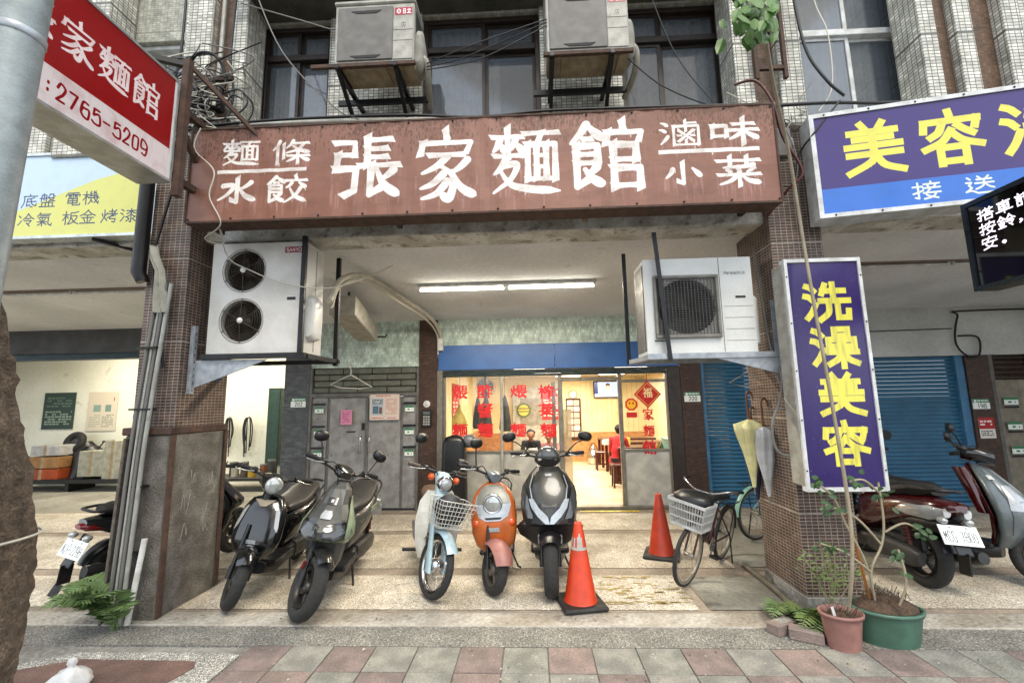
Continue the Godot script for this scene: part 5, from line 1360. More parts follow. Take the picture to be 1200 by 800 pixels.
func build_shop() -> void:
	M.paper = flat_mat(Color(0.85, 0.84, 0.80), 0.8)
	M.yellow_wall = grime_mat(Color(0.90, 0.85, 0.68), Color(0.86, 0.79, 0.60), 1.6, 0.6, 0.01, 0.03, 81, 1.3)
	M.wainscot = grime_mat(Color(0.76, 0.56, 0.36), Color(0.68, 0.47, 0.28), 0.8, 0.55, 0.02, 0.06, 82, 1.6)
	M.cream_floor = grime_mat(Color(0.86, 0.80, 0.68), Color(0.78, 0.71, 0.58), 1.2, 0.3, 0.012, 0.05, 83, 1.5)
	M.maroon = worn(Color(0.30, 0.10, 0.08), 0.35, 0.0, 0.3)
	# --- shop front -------------------------------------------------------------------------------------------
	var s := thing("glazed_shopfront", "glazed noodle shop front under a blue fascia with red vinyl lettering on the panes", "shop front", V(0, 0, 7.0))
	part(s, "fascia_panel", Geo.new().span(Vector3(-1.48, 2.14, -0.02), Vector3(0.36, 2.535, 0.05), 0.006), M.blue)
	part(s, "fascia_panel", Geo.new().span(Vector3(0.364, 2.14, -0.02), Vector3(2.27, 2.535, 0.05), 0.006), M.blue)
	for k in 3: part(s, "rolled_slat", Geo.new().span(Vector3(-1.47, 2.035 + k * 0.035, -0.05 + k * 0.004), Vector3(2.24, 2.066 + k * 0.035, 0.02 + k * 0.004), 0.008), M.teal_dark)
	part(s, "shutter_rail", Geo.new().span(Vector3(-1.50, 0.012, -0.06), Vector3(-1.41, 2.14, 0.045), 0.006), M.alu)
	part(s, "shutter_rail", Geo.new().span(Vector3(2.10, 0.012, -0.06), Vector3(2.28, 2.14, 0.045), 0.006), M.frame_brown)
	part(s, "sill", Geo.new().span(Vector3(-1.41, 0.012, -0.10), Vector3(2.10, 0.06, 0.06), 0.008), M.alu)
	var bars := [[-1.41, -1.37], [-0.505, -0.465], [0.40, 0.47], [1.33, 1.39], [2.06, 2.10]]
	for b in bars: part(s, "mullion", Geo.new().span(Vector3(b[0], 0.06, -0.06), Vector3(b[1], 2.035, 0.0), 0.005), M.alu)
	part(s, "mullion", Geo.new().tube([Vector3(-0.485, 0.02, 0.03), Vector3(-0.485, 2.03, 0.03)], 0.024, 10), M.pipe)
	part(s, "transom", Geo.new().span(Vector3(0.47, 1.94, -0.055), Vector3(1.33, 1.985, -0.005), 0.004), M.alu)
	part(s, "transom", Geo.new().span(Vector3(1.39, 1.90, -0.055), Vector3(2.06, 1.945, -0.005), 0.004), M.alu)
	var gl := []
	for b in [[-1.37, -0.505], [-0.465, 0.40], [1.39, 2.06]]:
		part(s, "rail", Geo.new().span(Vector3(b[0], 0.845, -0.052), Vector3(b[1], 0.885, -0.008), 0.004), M.alu)
		part(s, "lower_panel", Geo.new().span(Vector3(b[0], 0.06, -0.034), Vector3(b[1], 0.845, -0.026)), M.steel_panel)
		gl.append(part(s, "pane", Geo.new().span(Vector3(b[0], 0.885, -0.033), Vector3(b[1], 2.035 if b[0] < 1.0 else 1.90, -0.027)), M.pane))
	# sliding door, pushed open behind the fixed pane
	part(s, "door_leaf", Geo.new().span(Vector3(0.30, 0.06, -0.10), Vector3(0.36, 1.93, -0.07), 0.004), M.alu)
	part(s, "door_leaf", Geo.new().span(Vector3(0.44, 0.3, -0.10), Vector3(0.60, 1.5, -0.075), 0.004), glass(Color(0.72, 0.66, 0.52), 0.5, 0.2))
	var red := Color(0.80, 0.08, 0.09)
	vinyl(gl[0], [["煨", -1.27, 1.69, -1.03, 1.90], ["麵", -1.27, 1.09, -1.03, 1.31], ["酢", -0.87, 1.70, -0.63, 1.91], ["醬", -0.87, 1.40, -0.63, 1.61], ["麵", -0.87, 1.09, -0.63, 1.31]], -1.35, 1.0, -0.53, 2.0, -0.024, red)
	vinyl(gl[1], [["煨", -0.35, 1.69, -0.09, 1.89], ["麵", -0.35, 1.09, -0.11, 1.30], ["榨", 0.09, 1.68, 0.34, 1.88], ["菜", 0.09, 1.40, 0.34, 1.60], ["麵", 0.11, 1.08, 0.36, 1.29]], -0.43, 1.0, 0.39, 2.0, -0.024, red)
	vinyl(gl[2], [["家", 1.69, 1.32, 1.86, 1.50], ["麵", 1.69, 1.07, 1.86, 1.24], ["館", 1.68, 0.80, 1.87, 1.01]], 1.5, 0.78, 2.0, 1.6, -0.024, red)
	# yellow and black strip on the floor before the door
	var im := Image.create(512, 32, false, Image.FORMAT_RGB8)
	im.fill(Color(0.84, 0.74, 0.16))
	dashes(im, Rect2i(10, 6, 492, 20), 1, Color(0.16, 0.15, 0.08), 8)
	var tp := Geo.new()
	tp.quad(V(0.66, 0.021, 6.80), V(1.52, 0.021, 6.80), V(1.52, 0.021, 6.87), V(0.66, 0.021, 6.87), Vector3.UP)
	solo("warning_strip", tp, print_mat(im), "yellow and black warning strip on the floor before the shop door", "tape")
	# --- things on the glass --------------------------------------------------------------------------------
	var fu := thing("door_charm", "red diamond door charm with a gold good-luck character on the glass", "charm", V(1.775, 1.71, 6.99))
	im = Image.create(512, 512, false, Image.FORMAT_RGB8)
	im.fill(Color(0.72, 0.05, 0.07))
	for k in 2: im.fill_rect(Rect2i(24 + k * 20, 24 + k * 20, 464 - k * 40, 464 - k * 40), [Color(0.85, 0.6, 0.3), Color(0.74, 0.06, 0.08)][k])
	rng.seed = 9
	for k in 30: disc(im, Vector2(rng.randf_range(60, 450), rng.randf_range(60, 450)), rng.randf_range(6, 14), Color(0.80, 0.42, 0.26))
	var fc := Image.create(512, 512, false, Image.FORMAT_RGB8)
	fc.copy_from(im)
	var fg := Geo.new()
	var r2 := 0.21
	fg.prism(PackedVector2Array([Vector2(0, -r2), Vector2(r2, 0), Vector2(0, r2), Vector2(-r2, 0)]), 0.0, 0.006)
	part(fu, "card", fg, flat_mat(Color(0.68, 0.06, 0.07), 0.6))
	var fq := Geo.new()
	fq.quad(Vector3(0, -r2 * 0.97, 0.008), Vector3(r2 * 0.97, 0, 0.008), Vector3(0, r2 * 0.97, 0.008), Vector3(-r2 * 0.97, 0, 0.008))
	part(fu, "print", fq, print_mat(im))
	var gi := Image.create(256, 256, false, Image.FORMAT_RGBA8)
	gi.fill(Color(0.9, 0.75, 0.5, 0))
	draw_glyph(gi, "福", Rect2(20, 20, 216, 216), Color(0.92, 0.80, 0.60), 12, 1)
	var gm := flat_mat(Color.WHITE, 0.4)
	gm.albedo_texture = tex(gi)
	gm.transparency = BaseMaterial3D.TRANSPARENCY_ALPHA_SCISSOR
	gm.alpha_scissor_threshold = 0.5
	face(fu, "gold_character", Vector3(-0.085, -0.06, 0.0095), Vector3(0.085, -0.06, 0.0095), Vector3(0.085, 0.11, 0.0095), Vector3(-0.085, 0.11, 0.0095), gm)
	part(fu, "ribbon", Geo.new().tube([Vector3(0, r2, 0.003), Vector3(0, r2 + 0.12, 0.003)], 0.006, 5), flat_mat(Color(0.7, 0.08, 0.08), 0.7))
	var li := thing("lion_ornament", "yellow and red paper lion face ornament on the door pane", "ornament", V(1.52, 1.56, 6.99))
	var op := PackedVector2Array()
	for k in 8: op.append(Vector2(cos(TAU * (k + 0.5) / 8), sin(TAU * (k + 0.5) / 8)) * 0.1)
	part(li, "card", Geo.new().prism(op, 0, 0.006), flat_mat(Color(0.80, 0.13, 0.08), 0.6))
	var op2 := PackedVector2Array()
	for p in op: op2.append(p * 0.72)
	part(li, "face", Geo.new().prism(op2, 0.0065, 0.009), flat_mat(Color(0.93, 0.70, 0.12), 0.5))
	part(li, "tail", Geo.new().span(Vector3(-0.08, -0.2, 0), Vector3(0.08, -0.12, 0.005)), flat_mat(Color(0.75, 0.12, 0.1), 0.6))
	for k in 2: part(li, "eye", Geo.new().ball(Vector3(-0.025 + k * 0.05, 0.02, 0.01), Vector3(0.014, 0.018, 0.004), 10, 6), flat_mat(Color(0.75, 0.1, 0.06), 0.5))
	# --- the room ------------------------------------------------------------------------------------------
	var rm := thing("noodle_shop_room", "bright yellow noodle shop interior seen through the glass front", "room")
	part(rm, "room_floor", Geo.new().span(V(-1.6, -0.05, 12.6), V(3.4, 0.018, 7.04)), M.cream_floor)
	part(rm, "room_wall", Geo.new().span(V(-1.7, 0.9, 12.7), V(-1.5, 2.6, 7.3)), M.yellow_wall)
	part(rm, "wainscot", Geo.new().span(V(-1.7, 0.018, 12.7), V(-1.47, 0.9, 7.3)), M.wainscot)
	part(rm, "room_wall", Geo.new().span(V(3.1, 0.018, 12.7), V(3.4, 2.6, 7.3)), M.yellow_wall)
	part(rm, "room_wall", Geo.new().span(V(-1.5, 0.8, 12.7), V(3.1, 2.6, 12.5)), M.yellow_wall)
	part(rm, "wainscot", Geo.new().span(V(-1.47, 0.018, 12.7), V(3.1, 0.8, 12.48)), M.wainscot)
	for k in 12: part(rm, "wall_batten", Geo.new().span(V(1.35 + k * 0.14, 0.81, 12.5), V(1.355 + k * 0.14, 2.3, 12.492)), M.wainscot)
	part(rm, "room_ceiling", Geo.new().span(V(-1.7, 2.3, 12.7), V(3.4, 2.36, 7.1)), worn(Color(0.86, 0.84, 0.78), 0.8))
	for k in 9: part(rm, "ceiling_rail", Geo.new().span(V(-1.5, 2.290, 7.6 + k * 0.6), V(3.1, 2.2995, 7.62 + k * 0.6)), worn(Color(0.6, 0.58, 0.53), 0.6))
	for k in 7: part(rm, "ceiling_rail", Geo.new().span(V(-1.2 + k * 0.6, 2.288, 12.4), V(-1.18 + k * 0.6, 2.2985, 7.3)), worn(Color(0.6, 0.58, 0.53), 0.6))
	part(rm, "kitchen_panel", Geo.new().span(V(-0.55, 0.02, 12.47), V(0.78, 2.05, 12.40)), worn(Color(0.74, 0.74, 0.70), 0.5))
	part(rm, "kitchen_hatch", Geo.new().span(V(-0.35, 1.0, 12.40), V(0.7, 1.75, 12.395)), worn(Color(0.62, 0.60, 0.55), 0.5))
	for a in [[-0.05, 8.6], [0.35, 9.8], [0.9, 11.2], [1.9, 8.6], [1.9, 10.6]]:
		var t := thing("ceiling_light", "lit fluorescent panel in the ceiling of the noodle shop", "lamp", V(a[0], 2.285, a[1]), 0.0, "ceiling lights in the noodle shop")
		part(t, "housing", Geo.new().span(Vector3(-0.32, -0.02, -0.16), Vector3(0.32, 0.0, 0.16), 0.004), M.frame_white)
		part(t, "diffuser", Geo.new().span(Vector3(-0.30, -0.026, -0.14), Vector3(0.30, -0.0205, 0.14)), glow(Color(1.0, 0.96, 0.88), 4.0))
		var l := AreaLight3D.new()
		l.name = "lamp_light"
		l.area_size = Vector2(0.58, 0.27)
		l.light_energy = 2.2
		l.light_color = Color(1.0, 0.95, 0.86)
		l.area_range = 30.0
		l.shadow_enabled = true
		t.add_child(l)
		l.position = Vector3(0, -0.04, 0)
		l.rotation.x = -PI / 2
	# television
	var tv := thing("television", "flat black television showing a face, on the yellow wall", "television", V(2.05, 1.72, 12.42))
	part(tv, "casing", Geo.new().span(Vector3(-0.36, 0, -0.04), Vector3(0.36, 0.46, 0.03), 0.01), M.black)
	im = sheet_img(256, 160, Color(0.62, 0.68, 0.76), [[0.0, 0.0, 0.14, 0.8, Color(0.18, 0.22, 0.38), 0], [0.16, 0.1, 0.1, 0.7, Color(0.76, 0.76, 0.80), 0], [0.0, 0.82, 1.0, 0.18, Color(0.90, 0.89, 0.9), 0], [0.25, 0.84, 0.7, 0.1, Color(0.7, 0.3, 0.35), 1]], 3)
	for q in [[Vector2(140, 62), 34.0, Color(0.84, 0.66, 0.56)], [Vector2(140, 34), 24.0, Color(0.36, 0.24, 0.18)], [Vector2(140, 66), 28.0, Color(0.86, 0.68, 0.58)], [Vector2(140, 120), 36.0, Color(0.82, 0.8, 0.82)]]: disc(im, q[0], q[1], q[2])
	for q in [Vector2(130, 60), Vector2(150, 60)]: disc(im, q, 3, Color(0.2, 0.14, 0.12))
	im.fill_rect(Rect2i(132, 80, 16, 3), Color(0.6, 0.3, 0.28))
	im.fill_rect(Rect2i(0, 131, 256, 29), Color(0.88, 0.87, 0.88))
	var tm := flat_mat(Color(0.02, 0.02, 0.02), 0.2)
	tm.emission_enabled = true
	tm.emission_operator = BaseMaterial3D.EMISSION_OP_MULTIPLY
	tm.emission = Color.WHITE
	tm.emission_texture = tex(im)
	tm.emission_energy_multiplier = 0.9
	face(tv, "screen", Vector3(-0.335, 0.03, 0.0325), Vector3(0.335, 0.03, 0.0325), Vector3(0.335, 0.43, 0.0325), Vector3(-0.335, 0.43, 0.0325), tm)
	# clock
	var ck := thing("wall_clock", "round white wall clock high on the back wall", "clock", V(1.12, 1.83, 12.46))
	part(ck, "rim", Geo.new().lathe([Vector2(0, 0), Vector2(0.115, 0), Vector2(0.12, 0.02), Vector2(0.105, 0.03), Vector2(0.10, 0.022)], Transform3D(Basis(Vector3.RIGHT, PI / 2), Vector3.ZERO), 20), worn(Color(0.75, 0.66, 0.5), 0.4))
	part(ck, "dial", Geo.new().lathe([Vector2(0, 0.023), Vector2(0.10, 0.023)], Transform3D(Basis(Vector3.RIGHT, PI / 2), Vector3.ZERO), 20), M.frame_white)
	part(ck, "hand", Geo.new().bar(Vector3(0, 0, 0.027), Vector3(0.0, 0.075, 0.027), 0.008, 0.003), M.black)
	part(ck, "hand", Geo.new().bar(Vector3(0, 0, 0.029), Vector3(0.04, 0.03, 0.029), 0.008, 0.003), M.black)
	# framed photo board, kettle
	var pb := thing("photo_board", "dark framed board of small photos beside the television wall", "board", V(1.12, 0.6, 12.45))
	part(pb, "frame", Geo.new().span(Vector3(-0.2, 0, 0), Vector3(0.2, 1.12, 0.03), 0.006), worn(Color(0.26, 0.13, 0.08), 0.4))
	for j in 6:
		for i in 2:
			part(pb, "photo", Geo.new().span(Vector3(-0.17 + i * 0.175, 0.08 + j * 0.17, 0.0305), Vector3(-0.015 + i * 0.175, 0.22 + j * 0.17, 0.034)), flat_mat([Color(0.8, 0.7, 0.62), Color(0.72, 0.62, 0.58), Color(0.85, 0.8, 0.74)][(i + j) % 3], 0.4))
	var kt := thing("steel_urn", "round steel water urn on the floor by the back wall", "urn", V(1.55, 0.018, 11.9))
	part(kt, "body", Geo.new().lathe([Vector2(0.11, 0), Vector2(0.16, 0.06), Vector2(0.17, 0.2), Vector2(0.13, 0.34), Vector2(0.07, 0.4), Vector2(0.03, 0.42), Vector2(0.03, 0.47), Vector2(0, 0.48)], Transform3D(), 18), M.chrome)
	part(kt, "handle", Geo.new().tube(curve([Vector3(-0.12, 0.36, 0), Vector3(0, 0.54, 0), Vector3(0.12, 0.36, 0)], 6), 0.01, 6), M.black)
	# tables and stools along the wall
	for k in 4:
		var d := 8.15 + k * 1.12
		var t := thing("dining_table", ["dark red dining table nearest the shop door", "dark red dining table behind the table at the door", "dark red dining table second from the back wall", "dark red dining table at the back wall"][k], "table", V(2.1, 0.018, d), 0.0, "dark red dining tables")
		part(t, "table_top", Geo.new().span(Vector3(-0.45, 0.66, -0.3), Vector3(0.9, 0.70, 0.3), 0.006), M.maroon)
		for q in [[-0.41, -0.26], [-0.41, 0.26], [0.86, -0.26], [0.86, 0.26]]:
			part(t, "leg", Geo.new().span(Vector3(q[0] - 0.03, 0, q[1] - 0.03), Vector3(q[0] + 0.03, 0.66, q[1] + 0.03), 0.004), M.maroon)
		part(t, "apron", Geo.new().span(Vector3(-0.41, 0.58, 0.27), Vector3(0.86, 0.66, 0.295)), M.maroon)
	for k in 3:
		var t := thing("stool", ["dark red wooden stool in front of the first table", "dark red wooden stool between the first two tables", "dark red wooden stool between the back tables"][k], "stool", V(1.62, 0.018, [7.65, 8.72, 10.9][k]), 0.0, "dark red stools")
		part(t, "seat", Geo.new().span(Vector3(-0.16, 0.40, -0.14), Vector3(0.16, 0.43, 0.14), 0.006), M.maroon)
		for q in [[-0.12, -0.1], [-0.12, 0.1], [0.12, -0.1], [0.12, 0.1]]:
			part(t, "leg", Geo.new().bar(Vector3(q[0] * 1.15, 0, q[1] * 1.15), Vector3(q[0], 0.4, q[1]), 0.03, 0.03), M.maroon)
		part(t, "stretcher", Geo.new().bar(Vector3(-0.13, 0.15, 0.11), Vector3(0.13, 0.15, 0.11), 0.02, 0.03), M.maroon)
	# things on the tables and by the counter
	var bn := thing("condiment_tray", "tray of small jars and bottles on the table at the door", "tray", V(2.1, 0.72, 8.1))
	part(bn, "tray", Geo.new().span(Vector3(-0.2, 0, -0.1), Vector3(0.2, 0.02, 0.1), 0.004), worn(Color(0.35, 0.22, 0.14), 0.5))
	for k in 5: part(bn, "jar", Geo.new().lathe([Vector2(0, 0.02), Vector2(0.035, 0.021), Vector2(0.035, 0.1), Vector2(0.02, 0.13), Vector2(0.02, 0.16), Vector2(0, 0.16)], Transform3D(Basis(), Vector3(-0.15 + k * 0.075, 0, 0.03 * (k % 2))), 12), flat_mat([Color(0.5, 0.12, 0.06), Color(0.75, 0.72, 0.66), Color(0.2, 0.1, 0.06), Color(0.8, 0.6, 0.2), Color(0.3, 0.35, 0.2)][k], 0.3))
	var mn := thing("napkin_stack", "stack of pink and yellow paper slips on the second table", "paper", V(1.75, 0.72, 9.6))
	part(mn, "slip_pad", Geo.new().span(Vector3(-0.1, 0, -0.08), Vector3(0.08, 0.16, 0.08), 0.004), flat_mat(Color(0.86, 0.62, 0.70), 0.7))
	part(mn, "slip_pad", Geo.new().span(Vector3(0.1, 0, -0.08), Vector3(0.26, 0.14, 0.08), 0.004), flat_mat(Color(0.90, 0.80, 0.30), 0.7))
	part(mn, "box", Geo.new().span(Vector3(-0.3, 0, -0.1), Vector3(-0.12, 0.1, 0.1), 0.004), flat_mat(Color(0.84, 0.83, 0.80), 0.7))
	var cr := thing("counter_cabinet", "pale turquoise cabinet standing behind the door pane", "cabinet", V(2.72, 0.018, 8.0))
	part(cr, "body", Geo.new().span(Vector3(-0.42, 0, -0.25), Vector3(0.36, 0.92, 0.25), 0.01), worn(Color(0.48, 0.68, 0.64), 0.5))
	part(cr, "top", Geo.new().span(Vector3(-0.44, 0.921, -0.27), Vector3(0.37, 0.95, 0.27), 0.006), worn(Color(0.62, 0.78, 0.74), 0.5))
	solo("black_hat", Geo.new().lathe([Vector2(0.11, 0), Vector2(0.105, 0.06), Vector2(0.07, 0.12), Vector2(0, 0.14)], Transform3D(Basis(), V(2.72, 0.97, 8.0)), 16), M.black, "black rounded cap lying on the turquoise cabinet", "hat")
	var t2 := thing("dining_table", "dark dining table where the person in dark clothes sits", "table", V(0.05, 0.018, 8.75))
	part(t2, "table_top", Geo.new().span(Vector3(-0.5, 0.60, -0.28), Vector3(0.5, 0.64, 0.28), 0.006), M.maroon)
	for q in [[-0.46, -0.24], [-0.46, 0.24], [0.46, -0.24], [0.46, 0.24]]: part(t2, "leg", Geo.new().span(Vector3(q[0] - 0.03, 0, q[1] - 0.03), Vector3(q[0] + 0.03, 0.6, q[1] + 0.03)), M.maroon)
	for k in 2:
		var bw := thing("noodle_bowl", ["white noodle bowl before the person in dark clothes", "white noodle bowl at the pink person's place"][k], "bowl", V([-0.02, 0.33][k], 0.66, 8.85), 0.0, "bowls on the table")
		part(bw, "bowl", Geo.new().lathe([Vector2(0, 0.005), Vector2(0.045, 0), Vector2(0.05, 0.02), Vector2(0.09, 0.07), Vector2(0.085, 0.07), Vector2(0.045, 0.025), Vector2(0, 0.02)], Transform3D(), 16), M.frame_white)
		part(bw, "broth", Geo.new().lathe([Vector2(0, 0.055), Vector2(0.075, 0.055)], Transform3D(), 16), flat_mat(Color(0.45, 0.26, 0.12), 0.2))
	# posters and coats on the yellow side wall (faces +x)
	var wp := thing("menu_poster", "tall red menu poster on the yellow side wall", "poster", V(-1.49, 1.0, 8.6), PI / 2)
	poster(wp, "sheet", -0.35, 0, 0.35, 1.0, 0.006, sheet_img(128, 192, Color(0.70, 0.12, 0.12), [[0.1, 0.08, 0.8, 0.12, Color(0.9, 0.82, 0.76), 1], [0.1, 0.26, 0.35, 0.66, Color(0.92, 0.8, 0.74), 9], [0.55, 0.26, 0.35, 0.66, Color(0.92, 0.8, 0.74), 9]], 5))
	wp = thing("menu_poster", "red and white price poster on the grey kitchen panel", "poster", V(0.50, 1.15, 12.39))
	poster(wp, "sheet", -0.25, 0, 0.25, 0.85, 0.006, sheet_img(128, 192, Color(0.78, 0.16, 0.14), [[0.08, 0.05, 0.84, 0.15, Color(0.92, 0.84, 0.8), 1], [0.1, 0.26, 0.8, 0.66, Color(0.93, 0.85, 0.80), 8]], 6))
	wp = thing("round_print", "round yellow and green print on the kitchen panel", "picture", V(-0.25, 1.42, 12.38))
	part(wp, "card", Geo.new().lathe([Vector2(0, 0.008), Vector2(0.2, 0.008), Vector2(0.2, 0)], Transform3D(Basis(Vector3.RIGHT, PI / 2), Vector3.ZERO), 20, false), flat_mat(Color(0.38, 0.42, 0.22), 0.6))
	part(wp, "disc", Geo.new().lathe([Vector2(0, 0.010), Vector2(0.15, 0.010), Vector2(0.15, 0.006)], Transform3D(Basis(Vector3.RIGHT, PI / 2), Vector3.ZERO), 20, false), flat_mat(Color(0.84, 0.78, 0.36), 0.6))
	for k in 2: part(wp, "bar", Geo.new().span(Vector3(-0.15, -0.05 + k * 0.08, 0.0105), Vector3(0.15, -0.02 + k * 0.08, 0.012)), flat_mat(Color(0.40, 0.42, 0.24), 0.6))
	for k in 3:   # coats on hooks
		var ct := thing("hanging_coat", ["dark brown coat hanging on the yellow wall, in front", "black coat hanging behind the window pole", "black jacket hanging deeper in the room"][k], "coat", V([-0.98, -0.62, -1.38][k], 1.0, [9.4, 10.0, 11.2][k]), 0.0, "coats hanging on the wall")
		var rg := []
		for q in [[0.0, 0.10, 0.06], [0.06, 0.13, 0.075], [0.3, 0.11, 0.07], [0.55, 0.08, 0.05], [0.72, 0.04, 0.03], [0.80, 0.012, 0.012]]:
			var ring := PackedVector3Array()
			for j in 20:
				var a := TAU * j / 20
				var wv: float = 1.0 + 0.16 * sin(a * 5.0 + k) * (1.0 - q[0])
				ring.append(Vector3(cos(a) * q[1] * wv, q[0], sin(a) * q[2] * wv))
			rg.append(ring)
		part(ct, "cloth", Geo.new().loft(rg), worn([Color(0.20, 0.17, 0.14), Color(0.08, 0.08, 0.08), Color(0.10, 0.10, 0.12)][k], 0.95))
		part(ct, "hook", Geo.new().tube([Vector3(0, 0.79, 0), Vector3(0, 1.28, 0)], 0.005, 5), M.dark_metal)
	var fn := thing("wall_fan", "dark wall fan high up inside the window", "fan", V(-0.95, 1.93, 9.0), 0.25)
	fan_grille(fn, "fan_guard", Vector3(0, 0, 0.05), 0.2, 7, 8, M.dark_metal)
	fan_blades(fn, Vector3(0, 0, 0.04), 0.19)
	part(fn, "arm", Geo.new().bar(Vector3(0, 0, 0), Vector3(0, 0.35, -0.1), 0.04, 0.04), M.dark_metal)
	var bg := thing("hanging_bag", "yellow and white plastic bag hanging inside the window", "bag", V(-1.22, 1.36, 7.4))
	var bgr := []
	for q in [[-0.2, 0.05], [-0.17, 0.1], [-0.05, 0.13], [0.06, 0.09], [0.14, 0.04], [0.24, 0.015]]:
		var ring := PackedVector3Array()
		for j in 14:
			var a := TAU * j / 14
			ring.append(Vector3(cos(a) * q[1] * (1.0 + 0.15 * sin(a * 4)), q[0], sin(a) * q[1] * 0.7))
		bgr.append(ring)
	part(bg, "bag_body", Geo.new().loft(bgr), worn(Color(0.86, 0.78, 0.40), 0.6))
	part(bg, "handle_loop", Geo.new().tube([Vector3(0, 0.22, 0), Vector3(0.01, 0.85, 0)], 0.006, 5), M.frame_white)
	# covered stack standing outside at the window's corner
	var cv := thing("covered_cart", "black plastic sheet draped over a cart by the shop window", "cover", V(-1.18, 0.06, 6.74))
	var cr2 := []
	for q in [[0.0, 0.19, 0.15], [0.3, 0.185, 0.15], [0.7, 0.18, 0.15], [0.98, 0.17, 0.14], [1.06, 0.14, 0.12], [1.09, 0.05, 0.05]]:
		var ring := PackedVector3Array()
		for j in 28:
			var a := TAU * j / 28
			var e := 0.55
			var wv: float = 1.0 + 0.05 * sin(a * 9.0 + q[0] * 3.0) * (1.1 - q[0])
			ring.append(Vector3(signf(cos(a)) * pow(absf(cos(a)), e) * q[1] * wv, q[0], signf(sin(a)) * pow(absf(sin(a)), e) * q[2] * wv))
		cr2.append(ring)
	part(cv, "sheet", Geo.new().loft(cr2), worn(Color(0.085, 0.09, 0.10), 0.4))
	part(cv, "clear_bag", Geo.new().ball(Vector3(0.22, 1.0, -0.02), Vector3(0.12, 0.1, 0.1), 14, 8), worn(Color(0.42, 0.43, 0.45), 0.35))

